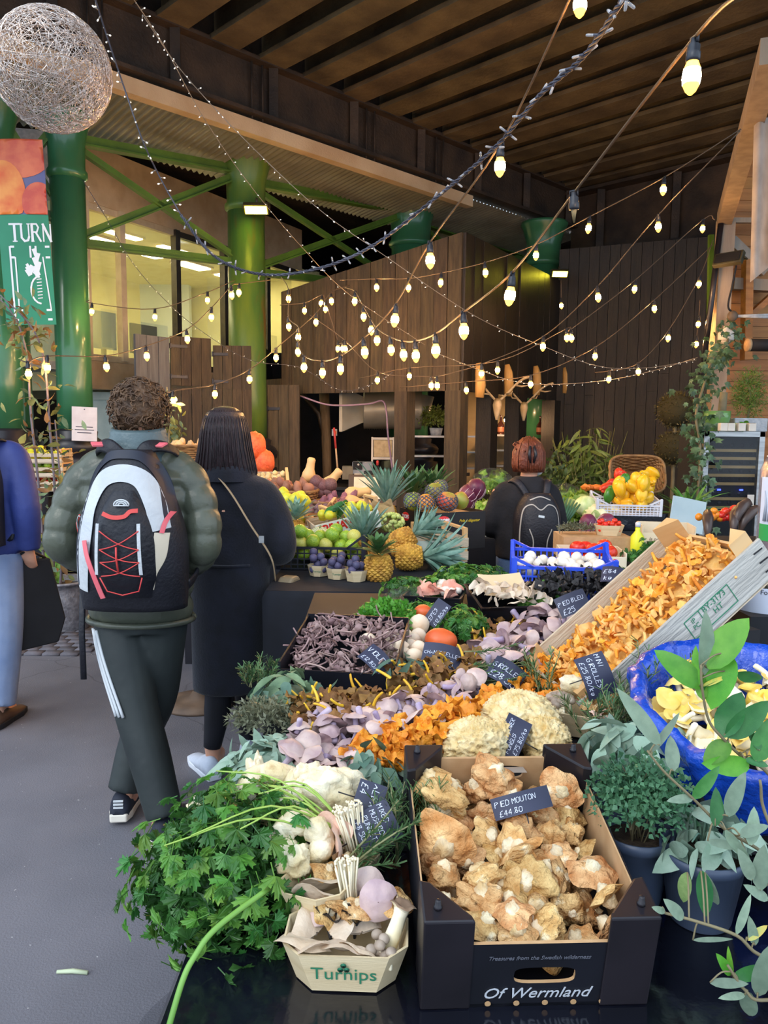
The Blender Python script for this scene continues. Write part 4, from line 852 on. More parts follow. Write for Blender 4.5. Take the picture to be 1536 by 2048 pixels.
# ================================================================== banked mushrooms behind the near box
def inpoly(x, y, P):
    c = False; j = len(P)-1
    for i in range(len(P)):
        if (P[i][1] > y) != (P[j][1] > y) and x < (P[j][0]-P[i][0])*(y-P[i][1])/(P[j][1]-P[i][1])+P[i][0]: c = not c
        j = i
    return c
def spots(P, n, k=14):
    """well spread points in a pixel outline"""
    xs, ys = [p[0] for p in P], [p[1] for p in P]; out = []
    while len(out) < n:
        best = None
        for _ in range(k):
            x, y = U(min(xs), max(xs)), U(min(ys), max(ys))
            if not inpoly(x, y, P): continue
            d = min([(x-a)**2+((y-b_)*1.4)**2 for a, b_ in out] or [1e9])
            if best is None or d > best[0]: best = (d, x, y)
        if best: out.append(best[1:])
    return out
def scatter(name, protos, P, n, label, group, sc=(.8, 1.15), dz=(0, .03), tilt=180, cat='mushroom'):
    for x, y in spots(P, n):
        inst(name, rng.choice(protos), T(surf(x, y, U(*dz))) @ rndrot(tilt if U(0, 1) < .35 else 70) @ SC(U(*sc)), label, cat, group)
LB = lambda w: 'lilac wood blewit mushroom ' + w
scatter('chanterelle_mushroom', chan, [(575, 1395), (760, 1375), (770, 1420), (600, 1450)], 56, 'brown capped chanterelle with yellow leg along the black purple mushroom box', 'chanterelles beside the purple mushroom box', (.8, 1.2), (.02, .045))
scatter('blewit_mushroom', blew, [(565, 1480), (620, 1420), (700, 1410), (720, 1470), (690, 1560), (600, 1555)], 46, LB('in the heap by the silver sage'), 'blewits by the silver sage', (.8, 1.2), (.0, .05))
scatter('blewit_mushroom', blew, [(690, 1420), (850, 1390), (930, 1330), (990, 1330), (940, 1400), (800, 1470), (720, 1450)], 58, LB('in the middle heap beside the cauliflower fungus'), 'blewits in the middle heap', (.75, 1.15), (.01, .055))
scatter('frilled_girolle', bigir, [(690, 1490), (780, 1460), (880, 1420), (1000, 1370), (1010, 1400), (900, 1460), (860, 1490), (800, 1530), (700, 1530)], 72, 'deep orange frilled girolle in the heap behind the hedgehog crate', 'girolles behind the hedgehog crate', (.7, 1.15), (.02, .055))
scatter('frilled_girolle', bigir, [(1010, 1345), (1110, 1300), (1170, 1360), (1110, 1410), (1030, 1385)], 44, 'orange girolle in the heap under the rosemary sprigs', 'girolles under the rosemary', (.6, 1.0), (.0, .045))
scatter('chanterelle_mushroom', chan, [(770, 1330), (830, 1320), (960, 1290), (950, 1350), (850, 1400), (780, 1400)], 70, 'brown capped chanterelle with yellow leg around the chanterelle price tag', 'chanterelles around their price tag', (.9, 1.3), (.02, .06))
scatter('chanterelle_mushroom', chan, [(930, 1270), (960, 1225), (1060, 1215), (1040, 1260), (960, 1300)], 30, 'brown capped chanterelle with yellow leg behind the blewits by the wooden crate', 'chanterelles behind the blewits by the wooden crate', (.9, 1.3), (.0, .03))
scatter('blewit_mushroom', blew, [(945, 1300), (1000, 1260), (1060, 1225), (1130, 1200), (1170, 1215), (1110, 1270), (1070, 1310), (970, 1325)], 50, LB('in the heap beside the long wooden crate'), 'blewits beside the wooden crate', (1.0, 1.5), (.0, .06))
# cauliflower fungus
CAU = mat('cauliflower_fungus', '#d8b878', '#f0deb0', scale=30, rough=.7, bump=.4, bscale=70, c3='#c08a4a', hi=.7, sss=.15)
def cauli(px, py, dz, r, seed, lab):
    def fn(d):
        q = 0.0
        for o_, a in ((5, .10), (11, .09), (21, .05)): q += a*(1-2.6*abs(nz(d.x*o_+seed, d.y*o_, d.z*o_+seed)))
        return .9+q
    inst('cauliflower_fungus', MB().ball((0, 0, 0), r, 90, 50, 0, fn).mesh('cauliflower_fungus', CAU), T(surf(px, py, dz)) @ RZ(U(0, 300)), lab, 'mushroom')
cauli(1040, 1440, .035, (.085, .075, .06), 1.5, 'largest frilly cauliflower fungus behind its price tag')
cauli(950, 1490, .025, (.068, .055, .055), 6.5, 'frilly cauliflower fungus with its rim against the hedgehog crate, beside the price tag')
cauli(1090, 1480, .02, (.06, .05, .05), 9.5, 'frilly cauliflower fungus by the corner post beside the shimeji')
cauli(1000, 1465, .045, (.03, .028, .028), 4.5, 'small frilly cauliflower fungus between the larger ones')
# ---- price tags
SLATE = mat('slate_card', '#2a2d42', '#33364c', scale=8, rough=.5); CHALK = mat('chalk_ink', '#d6dcee', rough=.8, emit=.0)
def ptag(px, py, Y, w, h, roll, tilt, lines, label, bend=.25, yaw=0, cy=0):
    M = T(at(px, py, Y)) @ RZ(yaw) @ RX(90-tilt) @ RZ(roll); e = thing('price_tag', label, 'price tag', M); m = MB()
    for z_, fl in ((0, False), (-.0012, True)): m.grid(lambda a, t: ((a-.5)*w, (t-.5)*h, z_-bend*w*((a-.5)**2)*2), 8, 2, 0, False, fl)
    m.obj('card', SLATE, e); k = MB(); n = len(lines)
    for i, ln in enumerate(lines):
        hh = min(h*.78/n*.62, w*.95/(max(1, len(ln))*.84)); chalk(k, ln, -w*.46+.04*w*i, h*(.42-(i+1)*.86/n)+.2*hh+cy, hh, None, 0, hh*.05)
    k.v = [(x, y, .0009-bend*w*((x/w)**2)*2) for x, y, z_ in k.v]; k.obj('chalk_lettering', CHALK, e, None, False)
    MB().tube([(0, -h*.48, -.002), (0, -h*.5-.03, -.006)], .0012, 5).obj('pick', BLACKI, e)
ptag(755, 1320, 1.93, .085, .06, -58, 40, ['VIOLET', '£12.80/kg'], 'slate price tag in the purple mushroom box', .3, 20)
ptag(874, 1226, 2.33, .085, .05, 58, 25, ['CEPES', '£12.80/kg'], 'slate price tag standing behind the orange fungus', .1, -10)
ptag(884, 1311, 1.98, .105, .07, -12, 42, ['CHANTERELLES', '£28.80'], 'slate price tag reading chanterelles')
ptag(1013, 1345, 1.86, .088, .066, -36, 42, ['GIROLLES', '£28.50'], 'slate price tag half under rosemary, reading girolles', .3)
ptag(1194, 1350, 1.66, .095, .068, -72, 25, ['MINI', 'GIROLLES', '£25.80/kg'], 'slate price tag on the wooden crate end')
ptag(1026, 1472, 1.5, .085, .052, 62, 35, ['CAULIFLOWER', 'FUNGUS', '£75.80/kg'], 'slate price tag stuck in the cauliflower fungus', .2, 0)
ptag(1046, 1604, 1.19, .098, .034, 14, 32, ['PIED MOUTON', '£44.80'], 'slate price tag lying on the hedgehog mushrooms', .3)
ptag(737, 1603, 1.26, .066, .05, -107, 35, ['ALBA', '£4'], 'slate price tag leaning on the dark sage', .1)
ptag(752, 1655, 1.2, .066, .07, -62, 30, ['MIXED', 'MUSHROOM', 'PUNNET', '£8.50'], 'slate price tag for the mixed punnets beside the enoki', .2)
ptag(1147, 1205, 2.3, .1, .065, 22, 30, ['PIED BLEU', '£25'], 'slate price tag before the black trumpet box', .2)
ptag(1238, 1150, 2.55, .11, .07, -18, 50, ['£84', 'kg'], 'grey slate price tag lying on the black trumpets', .3)
# ---- box of purple mushrooms
def card_box(label, M, w, l, h, mt, inner, name='cardboard_crate', notch=True):
    e = thing(name, label, 'crate', M); MB().box((0, 0, .003), (w, l, .006)).obj('base', mt, e, None, False)
    for (c, d, n) in (((0, -l/2, h*.38), (w, .005, h*.76), 'end_panel'), ((0, l/2, h*.5), (w, .005, h), 'end_panel'), ((-w/2, 0, h*.47), (.005, l, h*.94), 'side_panel'), ((w/2, 0, h*.47), (.005, l, h*.94), 'side_panel')):
        MB().box(c, d).obj(n, mt, e, None, False)
    return e
pb_ = surf(700, 1375, 0); VM = T(pb_.x-.012, pb_.y+.2, pb_.z-.03) @ RZ(-8) @ RX(8)
card_box('black card box of small purple mushrooms at the aisle side', VM, .3, .32, .11, CARDB, CARDB)
for i in range(4):
    sx, sy = (-1, 1)[i % 2], (-1, 1)[i//2]
    pass
for k in range(230):
    u, v = U(-.14, .14), U(-.15, .15); h = .075+.03*math.cos(u*9)*math.cos(v*8)+U(-.012, .012)+.02*(v/.15)
    inst('deceiver_mushroom', rng.choice(dece), VM @ T(u, v, h) @ lie() @ SC(U(.9, 1.4)), 'thin stemmed purple brown mushroom heaped in the black box', 'mushroom', 'purple mushrooms in the black box')
# ---- white and orange fungi behind it
CEP = mat('white_egg_fungus', '#f0e2cc', '#e0bd98', scale=9, rough=.65, c3='#b9855a', hi=.7, bump=.15, sss=.1); ORG = mat('orange_egg_fungus', '#d4552a', '#e8703a', scale=7, rough=.4, c3='#e0a050', hi=.68, sss=.1); OYG = mat('yellow_stem_fungus', '#ecd58a', '#f2e4b8', rough=.6)
def egg(px, py, dz, r, mt, lab, grp=None, rot=(0, 0, 0)): inst('egg_fungus', MB().ball((0, 0, 0), r, 18, 12, 0, lambda d: 1+.06*nz(d.x*2+px, d.y*2, d.z*2)).mesh('egg_fungus', mt), T(surf(px, py, dz)) @ RX(rot[0]) @ RY(rot[1]), lab, 'mushroom', grp)
egg(882, 1280, .03, (.048, .038, .034), ORG, 'large shiny orange egg shaped fungus', None, (0, 8, 0))
egg(737, 1290, .04, (.027, .026, .038), CEP, 'tall white egg shaped fungus at the purple box corner', None, (20, 0, 0))
egg(838, 1250, .035, (.032, .03, .034), CEP, 'round white fungus with brown patches behind the orange one')
egg(846, 1224, .045, (.03, .028, .024), ORG, 'orange topped fungus with white skin behind the slate tag')
for k, (x, y) in enumerate(spots([(770, 1275), (830, 1265), (860, 1300), (850, 1320), (780, 1310)], 13)):
    egg(x, y, U(.01, .035), (U(.018, .026), U(.018, .025), U(.018, .028)), CEP, 'small white egg fungus in the heap beside the orange one', 'small white egg fungi')
for x, y in ((785, 1280), (800, 1290)): inst('egg_fungus', [('cap', cap_mesh('cap', .024, .016, .1, -1, x, CEP, OYG, .4)), ('stem', stem_mesh('stem', .014, .011, .04, .004, OYG, 2))], T(surf(x, y, .045)) @ RX(15), 'white capped fungus with yellow stem in the egg fungus heap', 'mushroom', 'yellow stemmed egg fungi')
# ---- wooden crate of girolles, propped up
CW = mat('crate_wood', '#b8a488', '#cdbda4', scale=4, rough=.75, stretch=(.6, 5, 5), bump=.35, bscale=26); CWG = mat('crate_wood_grey', '#a8a49c', '#bdb9b0', scale=4, rough=.75, stretch=(.6, 5, 5), bump=.45, bscale=24); PLY = mat('crate_end_wood', '#c99a62', '#d9b27e', scale=3, rough=.6, stretch=(1, 1, 6))
r0, r1_, l0 = Vector((.457, 1.70, .965)), Vector((.877, 1.80, 1.317)), Vector((.438, 2.06, 1.007))
CL, CWd = (r1_-r0).length, .34; cx_ = (r1_-r0).normalized(); GM = fxy(r0, cx_, l0-r0); CD = .1
e = thing('wooden_crate', 'long pale wooden crate of small girolles propped at a slope', 'crate', GM)
MB().box((CL/2, CWd/2, -CD), (CL, CWd, .006)).obj('base', CW, e, None, False)
MB().box((CL/2, .004, -CD/2), (CL+.03, .008, CD)).obj('side_board', CWG, e, None, False)
MB().box((CL/2, CWd-.004, -CD/2), (CL+.03, .008, CD)).obj('side_board', CW, e, None, False)
for x in (0, CL): MB().box((x, CWd/2, -CD/2-.01), (.008, CWd-.016, CD-.02)).obj('end_board', PLY if x else CW, e, None, False)
for x, s in ((.0, 1), (CL, -1)):
    for y, q in ((.008, 1), (CWd-.008, -1)):
        P = [(x, y), (x+s*.055, y), (x, y+q*.055)]
        if s*q < 0: P = P[::-1]
        MB().poly(P, CD+(.035 if x else .015), T(0, 0, -CD)).obj('corner_block', PLY, e, None, False)
m = MB(); 
for q in ((.3, -.082, .44, -.082), (.3, -.03, .44, -.03), (.3, -.082, .3, -.03), (.44, -.082, .44, -.03), (.345, -.082, .345, -.03)): m.bar((q[0], -.0006, q[1]), (q[2], -.0006, q[3]), .002, .0012, 0, (0, 1, 0))
m.obj('stamp_frame', INK, e, None, False)
place('stamp_lettering', text_mesh('BY-3173\nHT', .021, INK, 0, .0003), e, T(.39, -.001, -.05) @ RX(90)); place('stamp_lettering', text_mesh('IP\nPC', .016, INK, 0, .0003), e, T(.322, -.001, -.05) @ RX(90))
for k in range(3): MB().bar((CL-.02+.012*k*0, -.001, -.02-.028*k), (CL+.006, -.001, -.022-.028*k), .003, .002, 0, (0, 1, 0)).obj('staple', BLACKI, e, None, False)
k = 0
while k < 290:
    u, v = U(.02, CL-.015), U(.02, CWd-.02); bulge = -.055+.045*math.sin(PI*v/CWd)*(.75+.35*u/CL)
    q = 0 if (u > CL*.42 and u < CL*.6 and v < .05) else 1
    if not q and U(0, 1) < .8: continue
    inst('girolle_mushroom', rng.choice(giro), GM @ T(u, v, bulge+U(-.008, .012)) @ rndrot() @ SC(U(.9, 1.45)), 'small yellow girolle heaped in the sloping wooden crate', 'mushroom', 'girolles in the wooden crate'); k += 1
m = MB(); m.grid(lambda a, t: (.01+(CL-.02)*a, .01+(CWd-.02)*t, -.074+.04*math.sin(PI*t)*(.75+.3*a)+.004*nz(a*30, t*20)), 40, 24)
fb = m.obj('girolle_bed', GIRB, e); fb['kind'] = 'stuff'
MB().box((0, 0, 0), (.2, .3, .2)).obj('prop_box', BLACK, None, T(.80, 1.98, S_(1.95)+.064) @ RZ(13), False); tag(COL.objects[-1], 'black box propping up the wooden girolle crate', 'box')
# ---- trays and boxes at the far edge of the stall
TRAYB = mat('black_tray', '#101014', '#1a1a20', rough=.3)
def tray(label, M, w, l, h, mt=TRAYB):
    e = thing('plastic_tray', label, 'tray', M); lo = [(-w/2*.9, -l/2*.9, 0), (w/2*.9, -l/2*.9, 0), (w/2*.9, l/2*.9, 0), (-w/2*.9, l/2*.9, 0)]; hi = [(x/.9, y/.9, h) for x, y, z in lo]; rim = [(x*1.04, y*1.04, z) for x, y, z in hi]; inn = [(x*.97, y*.97, h) for x, y, z in hi]; il = [(x*.96, y*.96, .004) for x, y, z in lo]
    MB().rings([lo, hi, rim, [(x, y, z+.004) for x, y, z in rim], [(x, y, z+.004) for x, y, z in inn], il], 0).obj('shell', mt, e, None, False); return e
tp = surf(872, 1215, 0); TM1 = T(tp.x, tp.y+.06, tp.z-.01) @ RZ(-14); tray('small black tray of pink oyster mushrooms', TM1, .2, .14, .045)
for k in range(16): inst('oyster_mushroom', fan_mesh('oyster_mushroom', .032, PNK, k), TM1 @ T(U(-.08, .08), U(-.05, .05), .055+U(-.005, .02)) @ RZ(U(0, 360)) @ RX(U(20, 80)) @ SC(U(.7, 1.3)), 'salmon pink oyster mushroom in the small black tray', 'mushroom', 'pink oysters in the tray')
tp = surf(1025, 1245, 0); TM2 = T(tp.x+.0, tp.y+.1, tp.z) @ RZ(12) @ RX(14); tray('long black tray of grey oyster mushrooms with a paper lid', TM2, .26, .18, .075)
for k in range(46): inst('oyster_mushroom', rng.choice(fanb), TM2 @ T(U(-.115, .115), U(-.07, .08), .08+U(-.005, .02)) @ RZ(U(0, 360)) @ RX(U(20, 110)) @ SC(U(.4, .65)), 'small grey brown oyster mushroom in the long black tray', 'mushroom', 'grey oysters in the long tray')
inst('paper_sheet', MB().grid(lambda a, t: ((a-.5)*.16, (t-.5)*.1, .03*(a-.5)**2), 6, 2).mesh('paper_sheet', mat('tan_paper', '#d9bd92', '#e2caa2', rough=.7)), T(at(1005, 1170, 2.62)) @ RZ(15) @ RX(35), 'curved tan paper sheet behind the grey oyster tray', 'paper')
tp = surf(1170, 1235, 0); TM3 = T(tp.x+.02, tp.y+.14, tp.z-.02) @ RZ(-6) @ RX(6); card_box('dark printed card box of black trumpet mushrooms', TM3, .34, .26, .1, mat('grey_card', '#4a4848', '#5a5756', rough=.6), CARDB)
for k in range(130): inst('trumpet_mushroom', rng.choice(trum), TM3 @ T(U(-.15, .15), U(-.12, .12), .085+.03*math.cos(U(-1, 1))+U(-.01, .012)) @ rndrot() @ SC(U(.8, 1.4)), 'wrinkled black trumpet mushroom in the dark card box', 'mushroom', 'black trumpets in the card box')
def lattice_crate(label, M, w, l, h, mt, nx=14, nl=10, cut=True, name='plastic_crate', rows=4):
    e = thing(name, label, 'crate', M); MB().box((0, 0, .004), (w, l, .008)).obj('base', mt, e, None, False)
    for side, (ax, L, off, n) in enumerate((('x', w, -l/2, nx), ('x', w, l/2, nx), ('y', l, -w/2, nl), ('y', l, w/2, nl))):
        m = MB(); pt = (lambda s, z: Vector((s, off, z))) if ax == 'x' else (lambda s, z: Vector((off, s, z)))
        hh = h*.62 if cut and ax == 'x' else h*.8
        for z_ in [.006] + [hh*(.25+.75*k/(rows-1)) for k in range(rows)]: m.bar(pt(-L/2, z_), pt(L/2, z_), .006, .006)
        for k in range(n+1): m.bar(pt(-L/2+L*k/n, 0), pt(-L/2+L*k/n, hh), .006, .005)
        m.bar(pt(-L/2, hh), pt(L/2, hh), .012, .012)
        for s in (-1, 1):
            m.bar(pt(s*L/2*.98, 0), pt(s*L/2*.98, h), .016, .016); m.bar(pt(s*L/2, h), pt(s*L/2*.6, hh), .012, .01)
        m.obj('lattice_side', mt, e, None, False)
    return e
BLUP = mat('blue_plastic', '#2f4fd0', '#3d5fe0', rough=.35); WHTP = mat('white_plastic', '#c9cbd6', '#d8dae2', rough=.4); BLKP = mat('black_plastic_crate', '#15171f', '#20222c', rough=.35)
tp = surf(1110, 1180, 0); TM4 = T(tp.x+.01, 2.88, S_(2.8)-.0) @ RZ(-8) @ RX(6); lattice_crate('blue lattice crate of white button mushrooms', TM4, .36, .26, .17, BLUP, 16, 10, False)
BUT = mat('button_white', '#ece6da', '#d9cdbb', scale=12, rough=.55, rand=.06, sss=.1); but = join('b', [MB().ball((0, 0, 0), (.021, .021, .018), 12, 8).mesh('c', BUT), stem_mesh('s', .009, .008, .02, 0, BUT, 1)])
for k in range(46): inst('button_mushroom', but, TM4 @ T(U(-.15, .15), U(-.1, .1), .1+U(-.01, .025)) @ rndrot(120) @ SC(U(.8, 1.3)), 'white button mushroom in the blue lattice crate', 'mushroom', 'button mushrooms in the blue crate')
# clear bag of garlic bulbs
for k in range(6): inst('garlic_bulb', lump_mesh('garlic_bulb', (.02, .02, .017), BUT, k, .2, 3), T(surf(905+U(-25, 35), 1175+U(-10, 10), .045)) @ rndrot(60) @ SC(U(.8, 1.1)), 'white garlic bulb wrapped behind the pink oysters', 'garlic', 'garlic bulbs behind the pink oysters')
inst('plastic_bag', MB().ball((0, 0, 0), (.09, .04, .04), 20, 12, 0, lambda d: 1+.3*nz(d.x*4, d.y*4, d.z*4)).mesh('plastic_bag', mat('clear_bag', '#e8f0f4', rough=.08, trans=.95, alpha=.3)), T(surf(815, 1195, .02)), 'crumpled clear bag at the back corner of the stall', 'bag')
# ---- herbs of the stall
def herb(label, px, py, dz, r, meshes, n, size, name='sage_bunch', zmin=-.1, core=None, bias=None, jit=.5, cat='herbs', rot=0):
    e = thing(name, label, cat, T(surf(px, py, dz)) @ RZ(rot)); dome(e, meshes, n, (0, 0, 0), r, size, zmin, 'leaf', jit, (.5, 1.1), bias)
    if core: MB().ball((0, 0, -.01), (r[0]*.7, r[1]*.7, r[2]*.6), 12, 8, 0, lambda d: 1+.3*nz(d.x*3, d.y*3, d.z*3)).obj('stalks', core, e)
    return e
herb('silvery narrow leaved sage bunch hanging at the aisle side', 540, 1522, .0, (.078, .075, .05), sage_l, 150, (.7, 1.15), 'sage_bunch', -.4, SAGED)
herb('broad green sage bunch next to the purple mushroom box', 575, 1392, .01, (.075, .09, .06), [leaf_mesh('leaf', .06, .026, leafmat('sage_mid', '#5f7a58', '#87a07a', .2, .7, .15), .25, .3), saged_l[1]], 80, (.7, 1.2), 'sage_bunch', -.2, SAGED)
herb('dark broad sage bunch against the hedgehog mushroom crate', 738, 1548, .015, (.06, .055, .05), saged_l, 110, (.6, 1.0), 'sage_bunch', -.1, SAGED)
herb('drooping grey green sage bunch under the purple box tag', 800, 1350, .02, (.04, .05, .05), [leaf_mesh('leaf', .07, .018, SAGED, .3, .2), leaf_mesh('leaf', .06, .022, SAGED, .2, .4)], 46, (.8, 1.2), 'sage_bunch', -.3, SAGED)
thyl = [MB().add([(-.004, 0, 0), (.004, 0, 0), (0, .011, .002)], [(0, 1, 2)]).add([(0, 0, -.003), (.004, .004, .004), (-.003, .012, 0)], [(0, 1, 2)]).mesh('leaf', m_) for m_ in (leafmat('dry_thyme', '#6b7058', '#8a8d70', .2), leafmat('dry_thyme2', '#565e48', '#74795c', .2))]
def fuzz(e, meshlist_mat, n, r, L, w, name='foliage', zmin=-.2, c=(0, 0, 0), radial=.6):
    """dense fine leaves, one joined part nobody could count"""
    m = MB()
    for _ in range(n):
        d = Vector((rng.gauss(0, 1), rng.gauss(0, 1), rng.gauss(0, 1))).normalized()
        if d.z < zmin: d.z = -d.z*.5
        p = Vector((d.x*r[0], d.y*r[1], d.z*r[2]))*U(.35, 1.05) + Vector(c); y = (d*radial + Vector((U(-1, 1), U(-1, 1), U(-1, 1)))).normalized(); x = y.orthogonal().normalized()
        x = (x*math.cos(U(0, 6)) + y.cross(x)*math.sin(U(0, 6))); l = L*U(.6, 1.2)
        m.add([p - x*w*.5 + y*l*.3, p, p + x*w*.5 + y*l*.3, p + y*l], [(0, 1, 2, 3)])
    o = m.obj(name, meshlist_mat, e, None, False); o['kind'] = 'stuff'; return o
e = thing('thyme_bunch', 'dry grey thyme bunch between the two sage bunches', 'herbs', T(surf(530, 1440, .01))); fuzz(e, leafmat('dry_thyme', '#6b7058', '#8a8d70', .2), 1600, (.085, .07, .05), .016, .005)
e = thing('curly_parsley', 'bright curly parsley heap behind the purple mushroom box', 'herbs', T(surf(772, 1245, .03))); fuzz(e, CURL, 3800, (.095, .1, .07), .016, .014)
for px, py, dz, r, lab in ((945, 1155, .06, (.13, .1, .05), 'flat parsley heap beside the pineapples, at the stall edge'), (830, 1175, .03, (.11, .06, .04), 'flat parsley row in front of the short crowned pineapple'), (925, 1245, .03, (.085, .09, .05), 'flat parsley bunch behind the orange fungus'), (835, 1225, .02, (.05, .05, .04), 'small parsley sprig beside the curly parsley'), (1070, 1215, .02, (.05, .03, .03), 'parsley sprig under the long black tray'), (1112, 1185, .06, (.05, .04, .03), 'parsley sprig among the button mushrooms')):
    herb(lab, px, py, dz, r, par_l, int(900*r[0]), (.8, 1.3), 'parsley_bunch', -.1, PARD)
def rosemary(label, M, n=5, L=.13, spread=.25, needles=60, nl=.022, mt=ROSE, name='rosemary_sprigs', cat='herbs'):
    e = thing(name, label, cat, M)
    for k in range(n):
        d = Vector((U(-spread, spread), U(-spread, spread), 1)).normalized(); st = Vector((U(-.02, .02)*n/5, U(-.02, .02)*n/5, 0)); l = L*U(.75, 1.1); b_ = Vector((U(-.2, .2), U(-.2, .2), 0))
        P = [st + d*l*t + b_*l*t*t for t in (0, .33, .66, 1)]; s = MB().tube(P, [.002, .0018, .0015, .001], 5).obj('stem', mat('rosemary_stem', '#7a7a52', '#8f8f66', rough=.6), e); m = MB()
        for q in range(needles):
            t = U(.08, 1); p = st + d*l*t + b_*l*t*t; a = U(0, 6.28); x = d.orthogonal().normalized(); o_ = x*math.cos(a) + d.cross(x)*math.sin(a); y = (o_ + d*U(.5, 1.3)).normalized(); w_ = y.cross(o_).normalized()*.0014; ll = nl*U(.6, 1.1)
            m.add([p-w_, p+w_, p+w_*.8+y*ll, p-w_*.8+y*ll], [(0, 1, 2, 3)])
        o = m.obj('needles', mt, s, None, False); o['kind'] = 'stuff'
    return e
rosemary('upright rosemary sprigs beside the cauliflower fungus', T(surf(1085, 1400, -.005)) @ RX(-15), 5, .12, .3, 46)
rosemary('tied rosemary bundle lying behind the girolle price tag', T(surf(930, 1335, .045)) @ RZ(-5) @ RY(86), 12, .15, .12, 46)
rosemary('rosemary bundle standing between the hedgehog mushroom crate and dark sage', T(.045, 1.24, .85) @ RX(-12) @ RY(-4), 14, .13, .1, 46, .03)
rosemary('rosemary sprig leaning over the mixed punnet price tag', T(at(700, 1720, 1.13)) @ RY(52) @ RX(-15), 3, .13, .2, 60)
rosemary('rosemary sprigs lying across the rear punnet', T(at(690, 1740, 1.14)) @ RY(70) @ RX(-20), 3, .1, .25, 50)
rosemary('dark rosemary bush at the aisle edge behind the broad sage', T(surf(520, 1370, -.02)), 10, .07, .5, 60, .02)
# ================================================================== right foreground: pots, bag, branches, jars
POT = mat('blue_grey_pot', '#3b465a', '#465268', scale=4, rough=.4); SOIL = mat('potting_soil', '#2a211a', '#4a3c2e', scale=60, rough=.95, bump=.6)
def pot(e, r=.064, h=.115, mt=POT):
    MB().lathe([(r*.72, 0), (r*.74, .004), (r*.97, h*.84), (r*1.0, h*.85), (r*1.02, h), (r*.96, h), (r*.93, h*.86)], 32, 0, None, False).lathe([(.001, .001), (r*.72, 0)], 32).obj('pot', mt, e)
    MB().lathe([(.001, h*.84), (r*.5, h*.86), (r*.94, h*.82)], 20, 0, None, False).obj('soil', SOIL, e)
pl = lambda L, W_, m_, f=.2, d=.3: leaf_mesh('leaf', L, W_, m_, f, d, 6)
sageP = [pl(.055, .026, SAGE, .15, .4), pl(.065, .03, SAGE, .2, .25), pl(.045, .02, SAGED, .2, .3)]
pA = Vector((.46, 1.40, S_(1.4)-.03)); e = thing('potted_sage', 'potted sage with long leaves behind the potted thyme', 'potted plant', T(pA)); pot(e)
dome(e, sageP, 90, (0.02, 0, .135), (.085, .075, .065), (.7, 1.25), -.3, 'leaf', .7, (.3, 1.15)); stems(e, (0, 0, .1), [(U(-.05, .07), U(-.05, .05), U(.13, .19)) for _ in range(8)], .0022, SAGED)
MB().box((0, 0, 0), (.01, .01, .01)) if False else None
pB = onz(1248, 1835, TZ); e = thing('potted_thyme', 'potted thyme with tiny leaves beside the hedgehog mushroom crate', 'potted plant', T(.43, 1.23, TZ+.002)); pot(e, .06, .12)
fuzz(e, THYM, 3000, (.085, .08, .075), .011, .009, 'foliage', -.3, (.0, -.01, .175), .5); stems(e, (0, 0, .1), [(U(-.06, .06), U(-.05, .05), U(.14, .23)) for _ in range(18)], .0012, TWIG)
pC = onz(1408, 1850, TZ); e = thing('potted_sage', 'potted broad leaved sage at the table front beside thyme', 'potted plant', T(pC.x, pC.y+.02, TZ+.002)); pot(e, .066, .118)
dome(e, [pl(.06, .034, SAGE, .1, .45), pl(.05, .03, SAGE, .15, .3), pl(.065, .02, SAGE, .3, .2)], 56, (0, 0, .13), (.07, .07, .07), (.7, 1.15), -.45, 'leaf', .6, (.4, 1.1)); stems(e, (0, 0, .1), [(U(-.05, .05), U(-.05, .05), U(.13, .19)) for _ in range(9)], .0022, SAGED)
rosemary('rosemary bush between the wooden crate and the blue bag', T(.50, 1.6, S_(1.6)-.02), 14, .15, .45, 46, .026)
rosemary('rosemary tuft behind the leafy branch, under the wooden crate', T(.58, 1.64, S_(1.6)+.02), 8, .17, .35, 46, .026)
# chip punnet of shimeji behind the corner post
sp0 = surf(1165, 1455, 0); P3 = T(sp0.x+.01, sp0.y+.05, sp0.z-.02) @ RZ(-25) @ RX(8); punnet('chipwood punnet of mixed fungi with round shimeji beside the potted sage', P3, .16, .12, .06, None)
for k in range(30):
    a, q = U(0, 6.28), U(0, 1)**.5*.028; inst('shimeji_mushroom', shi, P3 @ T(-.045+q*math.cos(a), -.02+q*math.sin(a), .085-q*.5) @ RX(-30+U(-15, 15)) @ RY(U(-15, 15)) @ SC(1.15), 'round brown shimeji cap in the cluster by the corner post', 'mushroom', 'shimeji cluster by the corner post')
inst('white_fungus', lump_mesh('white_fungus', (.03, .025, .022), WHT, 31, .5, 2.5), P3 @ T(-.03, .045, .08), 'frilly white fungus behind the shimeji cluster', 'mushroom')
for k in range(6): inst('brown_mushroom', hedge[k], P3 @ T(.02+U(-.01, .05), U(-.03, .04), .065) @ rndrot(70) @ SC(.6), 'small tan mushroom in the shimeji punnet', 'mushroom', 'tan mushrooms in the shimeji punnet')
for k in range(4): inst('oyster_mushroom', fanp[k % 2], P3 @ T(.05+U(-.02, .03), -.03+U(-.02, .02), .065) @ rndrot(60) @ SC(.6), 'pale pink oyster in the shimeji punnet', 'mushroom', 'pink oysters in the shimeji punnet')
